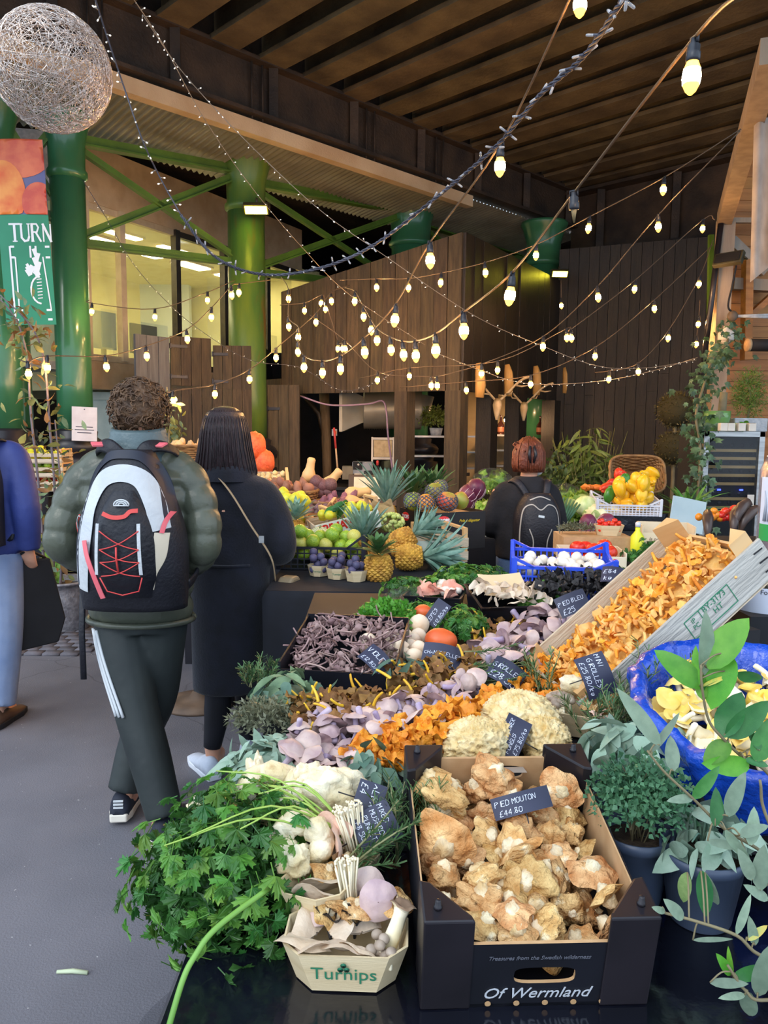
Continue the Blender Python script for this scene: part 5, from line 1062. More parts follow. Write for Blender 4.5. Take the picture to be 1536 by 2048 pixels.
# ---- blue plastic bag full of yellow oyster mushrooms
BLU = mat('blue_bag', '#0f379c', '#194ab8', scale=6, rough=.16, coat=.5, bump=1.0, bscale=22)
bc0 = Vector((.72, 1.46, 0)); m = MB(); NB = 110
def zr(a): return 1.055 + .055*math.sin(a) + .02*nz(math.cos(a)*3, math.sin(a)*3)
def br_(a, k): return k*(1+.09*nz(math.cos(a)*3+k*3, math.sin(a)*3, 4)+.07*abs(nz(math.cos(a)*9+k*25, math.sin(a)*9, 2))+.03*nz(math.cos(a)*22, math.sin(a)*22, k*40))
Rg = []
for rr, zf_, lo in ((.14, 0, .86), (.17, .12, 0), (.185, .25, 0), (.19, .42, 0), (.2, .6, 0), (.206, .75, 0), (.217, .9, 0), (.216, 1.0, 0), (.2, 1.04, 0), (.188, .97, 0), (.182, .85, 0), (.17, .7, 0), (.15, .5, 0)):
    row = []
    for i in range(NB):
        a = 2*PI*i/NB; z_ = .86 + (zr(a)-.86)*zf_; q = br_(a, rr); row.append((bc0.x+q*math.cos(a), bc0.y+q*1.08*math.sin(a), z_))
    Rg.append(row)
m.rings(Rg, 0, False); o = m.obj('plastic_bag', BLU, None); tag(o, 'shiny blue plastic bag holding yellow oyster mushrooms', 'bag')
yel = []
for s in range(4): yel.append([('cap', cap_mesh('cap', .021, .009, .25, -1 if s % 2 else 1, s*2.2, YEL, CRM, .4, 14, 4)), ('stem', stem_mesh('stem', .005, .005, .03, .01, CRM, s, 7))])
for k in range(135):
    a, q = U(0, 6.28), U(0, 1)**.5; x, y = bc0.x+.165*q*math.cos(a), bc0.y+.175*q*math.sin(a)
    inst('yellow_oyster', rng.choice(yel), T(x, y, 1.005+.06*(y-bc0.y)/.2+.025*(1-q*q)+U(-.015, .02)) @ rndrot(70 if U(0, 1) < .75 else 180) @ SC(U(.8, 1.3)), 'yellow capped oyster mushroom with cream stem in the blue bag', 'mushroom', 'yellow oysters in the blue bag')
MB().box((0, 0, 0), (.3, .3, .07)).obj('bag_stand', BLACK, None, T(bc0.x, bc0.y, S_(1.45)-.0), False); tag(COL.objects[-1], 'black box under the blue bag', 'box')
# ---- leafy branches leaning in
unit = {}
def lf(mt, wr, fold=.25, droop=.12):
    k = (mt.name, wr, fold, droop)
    if k not in unit: unit[k] = leaf_mesh('leaf', 1, wr, mt, fold, droop, 8, 0, .9)
    return unit[k]
CAMP = Vector((0, 0, H))
def leaf_at(e, o, b_, t_, mt, wr=.36, twist=0, droop=.12):
    d = (t_-b_); n_ = (CAMP - b_).normalized(); x = d.cross(n_); M = fxy(b_-o, x, d) @ RY(twist) @ SC(d.length); place('leaf', lf(mt, wr, .25, droop), e, M)
def branch(label, root, stem, leaves, name, pr=.0026, extra=None):
    o = Vector(root); e = thing(name, label, 'potted plant', T(o))
    for st in stem: MB().tube(spline([Vector(p)-o for p in st], 6), [pr*(1-.55*k/(len(st)*6)) for k in range((len(st)-1)*6+1)], 7).obj('stem', TWIG, e)
    pts = [q for st in stem for q in spline([Vector(p)-o for p in st], 12)]
    for a, b2, mt, wr, tw in leaves:
        leaf_at(e, o, a, b2, mt, wr, tw); b0 = a-o; q = min(pts, key=lambda v: (v-b0).length_squared)
        if (q-b0).length > .004: MB().tube(spline([q, (q+b0)/2+Vector((0, 0, .006)), b0], 3), .0012, 4).obj('petiole', TWIG, e)
    return e
def px3(L, Y): return [at(x, y, Y+dy) for x, y, dy in L]
rb = Vector((.64, 1.08, TZ+.003))
st = [[rb+Vector((0, 0, .09)), rb+Vector((-.01, 0, .2))] + px3([(1536, 1547, .03), (1487, 1516, .02), (1444, 1475, 0), (1417, 1439, 0), (1404, 1373, -.01), (1402, 1330, -.01)], 1.05), [rb+Vector((0, 0, .1)), rb+Vector((.02, .02, .32)), at(1560, 1330, 1.1)]]
LV = [((1402, 1375), (1312, 1297), BAY, .42, 20), ((1413, 1335), (1495, 1233), BAY, .5, -15), ((1406, 1350), (1421, 1222), OLIVE, .3, 40), ((1400, 1372), (1385, 1290), BAY, .3, -40), ((1458, 1306), (1419, 1420), BAY, .5, 10), ((1446, 1474), (1480, 1380), BAYD, .55, -20), ((1452, 1472), (1545, 1405), BAYD, .45, 25), ((1458, 1485), (1407, 1527), BAY, .62, 15), ((1498, 1533), (1411, 1529), BAY, .4, -10), ((1512, 1522), (1540, 1440), BAYD, .5, 20), ((1520, 1500), (1497, 1455), BAYD, .45, 30), ((1402, 1378), (1478, 1352), BAYD, .3, 60), ((1405, 1372), (1460, 1350), mat('yellowing_leaf', '#c9b23c', '#8fae3c', scale=9, rough=.4), .18, 0), ((1475, 1345), (1530, 1365), BAYD, .35, 30), ((1408, 1400), (1395, 1330), BAY, .4, -30), ((1490, 1520), (1540, 1530), BAYD, .4, -30)]
e = branch('leafy bay plant with bright green leaves leaning over the blue bag', rb, st, [(at(*a, 1.05), at(*b2, 1.05+U(-.02, .03)), mt, wr, tw) for a, b2, mt, wr, tw in LV], 'bay_plant', .003); pot(e, .055, .1)
rb = Vector((.60, .93, TZ+.003))
st = [[rb+Vector((0, 0, .09)), rb+Vector((0, 0, .16))] + px3([(1531, 1709, .02), (1452, 1660, .01), (1386, 1597, 0), (1330, 1545, 0), (1295, 1502, 0)], .98), [rb+Vector((0, 0, .09)), rb+Vector((0, -.02, .12))] + px3([(1535, 1915, 0), (1473, 1871, 0), (1390, 1842, 0), (1330, 1826, .01), (1307, 1817, .01)], .9), [rb+Vector((0, 0, .08)), rb+Vector((.0, -.03, .1))] + px3([(1536, 2000, 0), (1490, 1980, 0), (1455, 1930, 0)], .86), [rb+Vector((0, 0, .1)), at(1540, 1650, .98), at(1520, 1560, .98)]]
LV = [((1319, 1490), (1240, 1378), OLIVE, .24, 15, .98), ((1346, 1542), (1342, 1470), OLIVE, .42, 10, .98), ((1300, 1505), (1365, 1425), OLIVE, .16, 20, .99), ((1430, 1652), (1436, 1575), BAYD, .4, 30, .98), ((1456, 1632), (1486, 1545), OLIVE, .34, -20, .98), ((1386, 1597), (1440, 1535), BAYD, .3, 15, .98), ((1415, 1682), (1492, 1698), OLIVE, .22, 0, .97), ((1386, 1597), (1335, 1600), OLIVE, .35, 20, .98), ((1500, 1690), (1512, 1615), OLIVE, .38, 25, .97), ((1480, 1670), (1536, 1650), OLIVE, .4, -15, .97), ((1452, 1660), (1500, 1730), OLIVE, .3, 30, .97), ((1375, 1745), (1362, 1812), mat('young_olive', '#7d9a5a', '#95ad6c', rough=.5), .3, 15, .95), ((1402, 1742), (1418, 1840), BAYD, .34, -20, .95), ((1410, 1745), (1432, 1820), OLIVE, .3, 30, .95), ((1366, 1838), (1332, 1800), OLIVE, .4, 20, .9), ((1386, 1880), (1470, 1878), OLIVE, .12, 0, .9), ((1473, 1868), (1503, 1790), OLIVE, .2, 10, .9), ((1495, 1880), (1536, 1850), mat('gold_leaf', '#b8a04a', '#9aa85a', rough=.5), .3, 0, .9), ((1510, 1890), (1500, 1835), OLIVE, .35, 10, .9), ((1462, 1950), (1438, 1912), BAY, .3, 15, .87), ((1464, 1952), (1455, 1896), BAY, .2, -15, .87), ((1466, 1955), (1545, 1935), BAYD, .35, 20, .87), ((1420, 1965), (1500, 1968), OLIVE, .25, 0, .86), ((1490, 1990), (1440, 1995), OLIVE, .25, 10, .86), ((1500, 1985), (1495, 2040), OLIVE, .4, 10, .86), ((1515, 1990), (1536, 1900), OLIVE, .3, 0, .86), ((1330, 1824), (1306, 1815), OLIVE, .4, 0, .9), ((1505, 1760), (1480, 1700), OLIVE, .4, 20, .95), ((1520, 1780), (1525, 1690), OLIVE, .4, -20, .95), ((1536, 1800), (1490, 1770), OLIVE, .4, 10, .95)]
e = branch('olive plant with grey green leaves reaching over the front sage pot', rb, st, [(at(*a, Y), at(*b2, Y+U(-.015, .02)), mt, wr, tw) for a, b2, mt, wr, tw, Y in LV], 'olive_plant', .0028); pot(e, .055, .1)
# ---- jars and bottle behind the wooden crate
GL = mat('clear_glass', '#eef2f0', rough=.03, trans=1.0, ior=1.3, alpha=.55); PAPER = mat('label_paper', '#cdd2e2', '#d9dde8', rough=.6); DRY = mat('dried_mushroom', '#3a2c22', '#b59c78', scale=30, rough=.8, rand=.2)
MB().box((0, 0, 0), (.5, .5, .2)).obj('jar_stand', BLACK, None, T(1.2, 2.2, S_(2.2)+.065), False); tag(COL.objects[-1], 'black box carrying the glass jars', 'box')
zj = S_(2.2)+.167; pj = at(1540, 1200, 2.02)
def jar(label, x, y, z, r, h, lab=None, fill=0):
    e = thing('glass_jar', label, 'jar', T(x, y, z)); MB().lathe([(r*.9, 0), (r, .01), (r, h*.86), (r*.8, h*.95), (r*.82, h), (r*.78, h), (r*.76, h*.94), (r*.96, h*.85), (r*.96, .012)], 28, 0, None, False).lathe([(.001, .004), (r*.9, .004)], 28).obj('glass', GL, e)
    if lab:
        m = MB(); m.grid(lambda a, t: (r*1.012*math.cos(-PI*.92+a*1.7), r*1.012*math.sin(-PI*.92+a*1.7), h*(.12+.45*t)), 14, 1); m.obj('label', PAPER, e); place('lettering', text_mesh(lab, .018, mat('ink_dark', '#22242a', rough=.6), 0, .0002), e, T(r*1.02*math.cos(R_(-118)), r*1.02*math.sin(R_(-118)), h*.5) @ RZ(-28) @ RX(90))
    for k in range(fill): inst('dried_mushroom', MB().ball((0, 0, 0), (.014, .02, .004), 8, 5, 0, lambda d: 1+.6*nz(d.x*3+k, d.y*3, d.z)).mesh('dried_mushroom', DRY), T(x+U(-1, 1)*r*.6, y+U(-1, 1)*r*.6, z+.02+U(0, h*.75)) @ rndrot(), 'curled dried mushroom slice in the labelled jar', 'mushroom', 'dried mushrooms in the jar')
jar('glass jar of dried mushrooms with a white label', pj.x, 2.05, zj-.02, .075, .15, 'Fo', 60)
pv = at(1590, 950, 2.3); e = thing('glass_bottle', 'tall clear bottle with a leek picture label and green band', 'bottle', T(pv.x, 2.3, zj))
MB().lathe([(.09, 0), (.095, .02), (.095, .36), (.07, .42), (.03, .46), (.028, .56), (.033, .57), (.025, .57), (.022, .46), (.06, .41), (.09, .35), (.09, .02)], 32, 0, None, False).obj('glass', mat('mauve_glass', '#e6d2dc', rough=.05, trans=.9, alpha=.45), e)
lb_ = lambda z0, z1, mt, n: MB().grid(lambda a, t: (.097*math.cos(-PI*1.0+a*2.2), .097*math.sin(-PI*1.0+a*2.2), z0+(z1-z0)*t), 18, 1).obj(n, mt, e)
lb_(.2, .34, PAPER, 'label'); lb_(.15, .2, mat('label_green', '#2f9a4a', '#38a852', rough=.5), 'green_band'); m = MB()
for k in range(5):
    a = -PI*.92+k*.16; m.tube([(.0985*math.cos(a), .0985*math.sin(a), .21), (.0985*math.cos(a+.03), .0985*math.sin(a+.03), .26), (.0985*math.cos(a+.02*(k-2)), .0985*math.sin(a+.02*(k-2)), .3)], [.006, .004, .0015], 6)
m.obj('leek_picture', mat('grey_picture', '#8f93a0', '#a6aab4', rough=.6), e)
pw = at(1510, 1110, 2.15); e = thing('glass_bowl', 'round clear glass bowl in front of the labelled bottle', 'bowl', T(pw.x+.02, 2.14, zj)); MB().lathe([(.04, 0), (.06, .01), (.082, .05), (.09, .1), (.087, .11), (.083, .1), (.076, .05), (.055, .015)], 30, 0, None, False).obj('glass', GL, e); MB().lathe([(.088, .108), (.091, .112), (.088, .115)], 30, 0, None, False).obj('gilt_rim', mat('gilt', '#d9a87a', metal=.6, rough=.3), e)
# ================================================================== fruit table, vegetable tables
table('fruit table under a black cloth with limes and pineapples', -.49, .32, 3.14, 4.75, .9, 'fruit_table', .72)
table('vegetable table behind the fruit with baskets of roots', -1.34, -.1, 4.95, 6.6, .98, 'vegetable_table', .6)
table('salad table under a black cloth behind the woman with the backpack', .45, 2.15, 5.0, 6.4, .86, 'vegetable_table', .7)
table('tomato table behind the blue mushroom crate', .84, 1.9, 3.3, 4.25, .9, 'vegetable_table', .6)
FZ = .903
def fruit(name, me, P, label, cat, group=None, sc=(.9, 1.1), tilt=180):
    for p in P: inst(name, me if not isinstance(me, list) or isinstance(me[0], tuple) else rng.choice(me), T(p) @ rndrot(tilt) @ SC(U(*sc)), label, cat, group)
def heap(M, w, l, n, z0, r, dome_=1.0):
    """centres of n balls heaped in a tray, lowest free height first"""
    out = []
    for k in range(n):
        best = None
        for _ in range(12):
            x, y = U(-w/2+r, w/2-r), U(-l/2+r, l/2-r); z = z0+r
            for a, b_, c in out:
                d2 = (a-x)**2+(b_-y)**2
                if d2 < (1.85*r)**2: z = max(z, c+math.sqrt((1.85*r)**2-d2))
            if best is None or z < best[2]: best = (x, y, z)
        out.append(best)
    return [M @ Vector(p) for p in out]
LIME = mat('lime_green', '#6f9a2a', '#a9c23e', scale=8, rough=.35, rand=.2, bump=.1, bscale=200); LIMEY = mat('lime_yellow', '#b9b84a', '#cfc86a', scale=9, rough=.4, rand=.1)
def citrus(mt, nub=.1): return MB().ball((0, 0, 0), 1, 16, 10, 0, lambda d: 1+nub*max(0, abs(d.z)-.86)*5*abs(d.z)).mesh('fruit', mt)
lime = [citrus(LIME), citrus(LIME), citrus(LIMEY)]
c_ = onz(650, 1128, FZ); LM = T(c_.x, c_.y-.03, FZ) @ RZ(-3)
lattice_crate('black lattice crate heaped with limes', LM, .41, .27, .17, BLKP, 13, 9)
for p in heap(LM, .38, .25, 34, .03, .033): inst('lime', rng.choice(lime), T(p) @ rndrot() @ SC(.034), 'green lime heaped in the black lattice crate', 'lime', 'limes in the black crate')
PLUM = mat('plum_blue', '#3a3a5c', '#5a5470', scale=10, rough=.55, rand=.2); plum = citrus(PLUM, .06)
for k, (px, py, lab) in enumerate(((637, 1152, 'left'), (674, 1158, 'middle'), (712, 1163, 'right'))):
    c_ = onz(px, py, FZ); M = T(c_.x, c_.y+.015, FZ) @ RZ(-8+8*k); punnet('chipwood punnet of dark plums ' + {'left': 'beside the lime crate corner', 'middle': 'between the other two plum punnets', 'right': 'beside the short crowned pineapple'}[lab], M, .098, .085, .05, 'Turnips' if k < 2 else None, 'punnet', CHIP, .013)
    for p in heap(M, .085, .075, 9, .015, .017): inst('plum', plum, T(p) @ rndrot() @ SC(.0185), 'dusky blue plum in the punnet ' + {'left': 'beside the lime crate corner', 'middle': 'in the middle of three', 'right': 'beside the short crowned pineapple'}[lab], 'plum', 'plums in the %s punnet' % {'left': 'first', 'middle': 'second', 'right': 'third'}[lab])
# pineapples
PINE = mat('pineapple_skin', '#a8762a', '#d9a742', scale=30, rough=.6, bump=.4, bscale=60, rand=.1); PINL = leafmat('pineapple_leaf', '#5f8a7a', '#8fb0a0', .2, .5, .15); PINLD = leafmat('pineapple_leaf_dark', '#2f5230', '#48703c', .2, .5, .15)
def pineapple(label, M, r=.058, h=.15, cl=.2, n=42, lm=PINL, body=True, fan=1.0):
    e = thing('pineapple', label, 'pineapple', M)
    if body:
        m = MB(); N, Kk = 14, 11
        def pt(a, t):
            z = h*t; rr = r*math.sin(PI*(.16+.7*t))**.55; return Vector((rr*math.cos(a), rr*math.sin(a), z))
        m.lathe([(r*.3, 0)] + [(pt(0, t/10).x*.96, h*t/10) for t in range(11)], 20)
        for j in range(Kk):
            for i in range(N):
                a = 2*PI*(i+.5*(j % 2))/N; t = (j+.5)/Kk; c = pt(a, t); q = [pt(a-PI/N, t), pt(a, t-.5/Kk*1.9), pt(a+PI/N, t), pt(a, min(1, t+.5/Kk*1.9))]; nrm = Vector((math.cos(a), math.sin(a), (t-.5)*.8))
                m.add([c+nrm*.007] + q, [(0, 1, 2), (0, 2, 3), (0, 3, 4), (0, 4, 1)], 0)
        m.obj('body', PINE, e, None, False)
    for k in range(n):
        t = k/n; a = k*2.4; tilt = (68*(1-t)+6)*fan; L = cl*(.55+.5*math.sin(PI*min(1, t*.9+.12)))*U(.85, 1.1); M2 = T(0, 0, h*.97+.03*t) @ RZ(math.degrees(a)) @ RX(-(90-tilt)*-1+0) 
        place('crown_leaf', pinl[0] if lm is PINL else pinl[1], e, T(0, 0, h*.96+.035*t) @ RZ(math.degrees(a)) @ T(0, .012*(1-t), 0) @ RX(90-tilt) @ SC(.9, L/.2, L/.2))
pinl = [leaf_mesh('leaf', .2, .028, PINL, .5, .12, 6, 0, .7), leaf_mesh('leaf', .2, .03, PINLD, .5, .2, 6, 0, .7)]
def ld(px, py, z, dy=.0): p = onz(px, py, z); p.y += dy; return p
p = ld(756, 1163, FZ); pineapple('golden pineapple beside the plums with a short dark crown', T(p.x, p.y+.05, FZ) @ RX(6), .064, .115, .1, 30, PINLD)
p = ld(800, 1150, FZ); pineapple('pineapple lying on its side with its long crown fanning over the parsley', T(p.x-.02, p.y+.12, FZ+.06) @ RY(86) @ RZ(20), .06, .13, .24, 46, PINL, True, .75)
pineapple('pineapple leaning on the others with a silvery crown reaching up to the mango box', T(p.x-.05, p.y+.2, FZ+.09) @ RY(58) @ RX(-4), .058, .14, .17, 42, PINL, True, .7)
p = ld(750, 1140, FZ); pineapple('pineapple standing behind the short crowned one with a tall pale crown', T(p.x-.06, p.y+.2, FZ), .05, .11, .2, 36, PINL, True, .6)
p = at(775, 1035, 4.35); pineapple('pineapple upright in the brown paper with a tall crown', T(p.x, p.y, p.z-.03), .05, .1, .26, 44, PINL, True, .62)
p = at(592, 1075, 4.1); pineapple('small pineapple beside the smooth pale melon', T(p.x, p.y, .98), .045, .1, .13, 30, PINL)
MEL = mat('melon_skin', '#c3c49a', '#d8d6b4', scale=12, rough=.6, bump=.2); MELR = mat('melon_rib', '#7a8f5a', '#8da06a', rough=.6)
def melon(px, py, Y, r, lab):
    m = MB(); m.ball((0, 0, 0), r, 40, 14, 0, lambda d: 1+.02*abs(math.sin(5*math.atan2(d.y, d.x)))); e = thing('melon', lab, 'melon', T(at(px, py, Y)) @ RX(20)); m.obj('flesh', MEL, e)
    for k in range(10):
        a = 2*PI*k/10; MB().tube([(r*1.0*math.sin(t)*math.cos(a), r*1.0*math.sin(t)*math.sin(a), r*math.cos(t)) for t in [.15+.28*q for q in range(11)]], .0016, 4).obj('rib', MELR, e)
    MB().tube([(0, 0, r), (.004, 0, r+.015)], .004, 5).obj('stalk', MELR, e)
melon(640, 1078, 3.85, .062, 'ribbed pale melon behind the limes'); melon(602, 1082, 3.9, .058, 'smooth pale melon beside the ribbed one'); 
MB().box((0, 0, 0), (.4, .36, .07)).obj('fruit_step', BLACK, None, T(-.28, 4.05, FZ+.036), False); tag(COL.objects[-1], 'black step raising the melons behind the lime crate', 'riser')
# lettered fruit box
WB_ = mat('printed_white_card', '#cfd6c8', '#dde2d6', rough=.6); REDI = mat('red_ink', '#c8261e', rough=.5); BLUI = mat('blue_ink', '#3b8fd0', rough=.5)
e = thing('fruit_box', 'shallow fruit box lettered in bold red capitals behind the limes', 'crate', T(at(697, 1052, 3.95)) @ RZ(14) @ RY(-13))
MB().box((0, .16, -.03), (.34, .3, .006)).obj('base', CW, e, None, False); MB().box((0, 0, 0), (.34, .008, .09)).obj('printed_panel', WB_, e, None, False)
for x in (-.168, .168): MB().box((x, .15, .0), (.006, .3, .08)).obj('side_panel', CW, e, None, False)
MB().box((0, .3, 0), (.34, .006, .08)).obj('rear_panel', CW, e, None, False)
place('lettering', text_mesh('PRIMAVERA', .062, REDI, 0, .0004, .0018, .84), e, T(-.02, -.005, .012) @ RX(90))
m = MB(); 
for k in range(4): m.ball((-.1+.035*k, -.005, -.028), (.02, .001, .009), 8, 5)
m.obj('blue_print', BLUI, e)
LEM = citrus(mat('lemon_yellow', '#d9c52a', '#b9c93a', scale=5, rough=.4, rand=.1), .25)
for k in range(14): inst('citrus', LEM, e.matrix_basis @ T(U(-.12, .14), .05+U(0, .2), .045+U(0, .03)) @ rndrot() @ SC(.026), 'yellow green citrus in the red lettered box', 'fruit', 'citrus in the lettered box')
herb_ = lambda lab, p, r, n, ms, sz, nm='leaf_bunch', cat='leaves': dome(thing(nm, lab, cat, T(p)), ms, n, (0, 0, 0), r, sz, -.2, 'leaf', .6, (.3, 1.1))
herb_('dark citrus leaves over the lettered box', at(690, 1020, 4.1), (.09, .06, .05), 26, [leaf_mesh('leaf', .08, .03, BAYD, .2, .3)], (.7, 1.2))
# grapes in a paper bag
PAPB = mat('brown_paper', '#b89a6a', '#c9ac7c', scale=6, rough=.8, bump=.3)
gp = at(783, 1045, 4.05); e = thing('grape_bunch', 'bunch of pale green grapes spilling from a paper bag', 'grapes', T(gp)); gme = MB().ball((0, 0, 0), .0125, 10, 7).mesh('grape', mat('green_grape', '#a9b860', '#c3cc84', scale=9, rough=.3, rand=.12, sss=.3))
for k in range(56):
    d = Vector((rng.gauss(0, 1), rng.gauss(0, 1), rng.gauss(0, 1))).normalized(); place('grape', gme, e, T(d.x*.062, d.y*.04, d.z*.045))
inst('paper_bag', MB().grid(lambda a, t: (.075*math.cos(a*2*PI)*(1-.25*t)*(1+.1*nz(a*9, t*4)), .05*math.sin(a*2*PI)*(1-.25*t), -.02+.15*t+.015*math.sin(a*19)*t), 24, 6, 0, True).mesh('paper_bag', PAPB), T(at(770, 1050, 4.15)) @ RX(20) @ RY(-8), 'brown paper bag behind the green grapes', 'bag')
# printed fruit boxes with mangos
TB = mat('black_print_box', '#131214', '#1b1a1c', rough=.45); p = at(880, 1090, 4.12); MT_ = T(p.x+.03, 4.4, FZ+.002) @ RZ(28)
def trops(M, lab, w=.3, l=.4, h=.21):
    e = thing('fruit_box', lab, 'crate', M); MB().box((0, 0, .004), (w, l, .008)).obj('base', TB, e, None, False)
    for c, d in (((0, -l/2, h/2), (w, .006, h)), ((0, l/2, h/2), (w, .006, h)), ((-w/2, 0, h/2), (.006, l, h)), ((w/2, 0, h/2), (.006, l, h))): MB().box(c, d).obj('side_panel', TB, e, None, False)
    MB().box((0, 0, h*.9), (w*.98, l*.98, .004)).obj('liner', CARD, e, None, False)
    for MM in (T(0, -l/2-.004, 0), RZ(-90) @ T(0, -w/2-.004, 0)):
        MB().ball((-.1, 0, .165), (.042, .002, .026), 20, 10).obj('red_oval', mat('logo_red', '#d8242a', rough=.4), e, MM); place('logo_lettering', text_mesh('TROPS', .028, mat('logo_white', '#f0e8e8', rough=.5), 0, .0003, .0012, .86), e, MM @ T(-.1, -.0028, .165) @ RX(90))
        place('slogan_lettering', text_mesh('Prêt à déguster', .022, mat('logo_yellow', '#e0c020', rough=.5), .3, .0003), e, MM @ T(.07, -.0015, .16) @ RX(90)); MB().box((.06, -.001, .09), (.06, .003, .022)).obj('hand_slot', BLACKI, e, MM, False)
    return e
trops(MT_, 'black fruit box with red oval logo under the mangos', .36, .34)
MAN = mat('mango_skin', '#b84a32', '#7f9a3c', scale=6, rough=.4, rand=.2, c3='#d98a3c', hi=.6); NET = mat('grey_foam_net', '#4a4c58', '#666874', rough=.6)
def mango(px, py, Y, r, lab, net=True, mt=MAN):
    e = thing('mango', lab, 'mango', T(at(px, py, Y)) @ rndrot(30)); MB().ball((0, 0, 0), (r, r*.86, r*.92), 18, 12, 0, lambda d: 1+.06*nz(d.x*2+px, d.y*2, d.z)).obj('fruit', mt, e)
    if net:
        m = MB()
        for s in (-1, 1):
            for k in range(11):
                m.tube([(r*1.03*math.sin(t)*math.cos(k*2*PI/11+s*t*1.3), r*.9*math.sin(t)*math.sin(k*2*PI/11+s*t*1.3), r*.96*math.cos(t)) for t in [.75+.24*q for q in range(8)]], .0028, 4)
        m.obj('foam_net', NET, e)
mango(826, 1003, 4.25, .058, 'red mango in a dark foam net under the pineapple crown'); mango(852, 1006, 4.2, .055, 'orange mango half out of its net in the middle', True, mat('mango_orange', '#d9822a', '#e39a3c', rough=.4)); mango(870, 984, 4.35, .058, 'mango in a net on top of the pile'); mango(894, 1003, 4.25, .06, 'pink faced mango in a net beside the bare one'); mango(921, 1001, 4.35, .056, 'bare red and green mango without a net', False); mango(880, 975, 4.45, .05, 'pink mango at the back of the box')
for px, Y, lab in ((826, 4.5, 'narrow leaved pineapple crown behind the netted mangos'), (866, 4.6, 'broad leaved pineapple crown behind the top mango')):
    p = at(px, 1000, Y); pineapple(lab, T(p.x, p.y, p.z-.06), .05, .08, .2, 26, PINLD, True, .7)
# wooden crate and sign at the right of the fruit table
def slat_crate(label, M, w, l, h, name='wooden_crate'):
    e = thing(name, label, 'crate', M)
    for x in (-1, 1):
        for y in (-1, 1): MB().box((x*(w/2-.012), y*(l/2-.012), h/2), (.022, .022, h)).obj('corner_post', PLY, e, None, False)
    for k in range(2):
        for y in (-1, 1): MB().box((0, y*(l/2+.002), h*(.2+.4*k)), (w, .005, h*.26)).obj('slat', CW, e, None, False)
        for x in (-1, 1): MB().box((x*(w/2+.002), 0, h*(.2+.4*k)), (.005, l, h*.26)).obj('slat', CW, e, None, False)
    for x in (-1, 1): MB().box((x*(w/2-.012), 0, h), (.02, l, .012)).obj('rail', PLY, e, None, False)
    MB().box((0, 0, .004), (w, l, .006)).obj('base', CW, e, None, False); return e
p = onz(885, 1140, FZ); slat_crate('slatted wooden crate behind the pineapple crowns', T(p.x, 3.95, FZ+.002) @ RZ(18), .2, .3, .17)
e = thing('paper_sign', 'white paper sign with black lettering on the slatted crate', 'sign', T(at(852, 1100, 3.72)) @ RZ(12)); MB().box((0, 0, 0), (.13, .004, .09)).obj('sheet', WB_, e, None, False); place('lettering', text_mesh('mazzotta', .034, BLACK, 0, .0003, .0008), e, T(-.012, -.003, -.012) @ RX(90))
p = at(700, 1020, 4.35); slat_crate('tilted slatted crate handle behind the lettered box', T(p.x+.02, p.y, p.z-.12) @ RZ(20) @ RY(-12), .3, .2, .17)
# ---- baskets, roots, squash
WICK = mat('wicker', '#7a5530', '#9a7040', scale=20, rough=.65, bump=.3)
def basket(label, M, w, l, h, handle=False, mt=WICK):
    e = thing('wicker_basket', label, 'basket', M); m = MB(); n = 36
    def ring(z, k): return [((w/2*k)*math.copysign(abs(math.cos(2*PI*i/n))**.5, math.cos(2*PI*i/n)), (l/2*k)*math.copysign(abs(math.sin(2*PI*i/n))**.5, math.sin(2*PI*i/n)), z) for i in range(n)]
    rows = 9
    for j in range(rows):
        z = h*(j+.5)/rows; k = .78+.22*(j+.5)/rows; rg = ring(z, k); P = [Vector(q)*1 + Vector((q[0], q[1], 0)).normalized()*(.006*(1 if (i+j) % 2 else -1)) for i, q in enumerate(rg)]; m.tube(P+[P[0]], h/rows*.52, 5, 0, False)
    m.obj('woven_wall', mt, e)
    MB().tube([Vector(q) for q in ring(h, 1.0)] + [Vector(ring(h, 1.0)[0])], .011, 6).obj('rim', mt, e); m2 = MB(); m2.v = []; m2.rings([ring(.004, .78), ring(.008, .78)]); m2.obj('base', mt, e)
    if handle: MB().tube([(w*.1, -l*.5, h), (w*.12, -l*.5, h+.06), (0, -l*.5, h+.09), (-w*.12, -l*.5, h+.06), (-w*.1, -l*.5, h)], .008, 6).obj('handle', mt, e)
    return e
SWP = mat('sweet_potato', '#8a5a44', '#a8745a', scale=14, rough=.7, rand=.2, bump=.2); SQ = mat('butternut', '#d3a566', '#dfb87e', rough=.45, rand=.08, scale=5); ONR = mat('red_onion', '#6a2f4a', '#8a4560', rough=.35, rand=.15, scale=7); FIG = mat('fig_purple', '#5a4048', '#7a5a58', rough=.5, rand=.2, scale=8)
spud = lump_mesh('spud', (.028, .03, .055), SWP, 3, .25); spud2 = lump_mesh('spud', (.035, .032, .04), SWP, 8, .2)
sq_me = MB().lathe([(.004, 0), (.035, .006), (.05, .035), (.047, .065), (.032, .1), (.028, .14), (.03, .165), (.02, .178), (.006, .18)], 16).mesh('squash', SQ)
VZ = .983
p = at(572, 1000, 5.2); BM1 = T(p.x, 5.25, VZ+.0) @ RX(0); basket('brown basket of sweet potatoes on the vegetable table', BM1, .42, .3, .16)
fruit('sweet_potato', [spud, spud2], heap(BM1 @ T(0, 0, .1), .38, .26, 34, .0, .03), 'brown sweet potato in the basket behind the woman in the long coat', 'sweet potato', 'sweet potatoes in the basket', (.85, 1.15))
p = at(665, 1025, 5.0); BM2 = T(p.x+.02, 5.1, VZ) @ RZ(-12); basket('low basket of purple sweet potatoes beside the squash', BM2, .3, .26, .1)
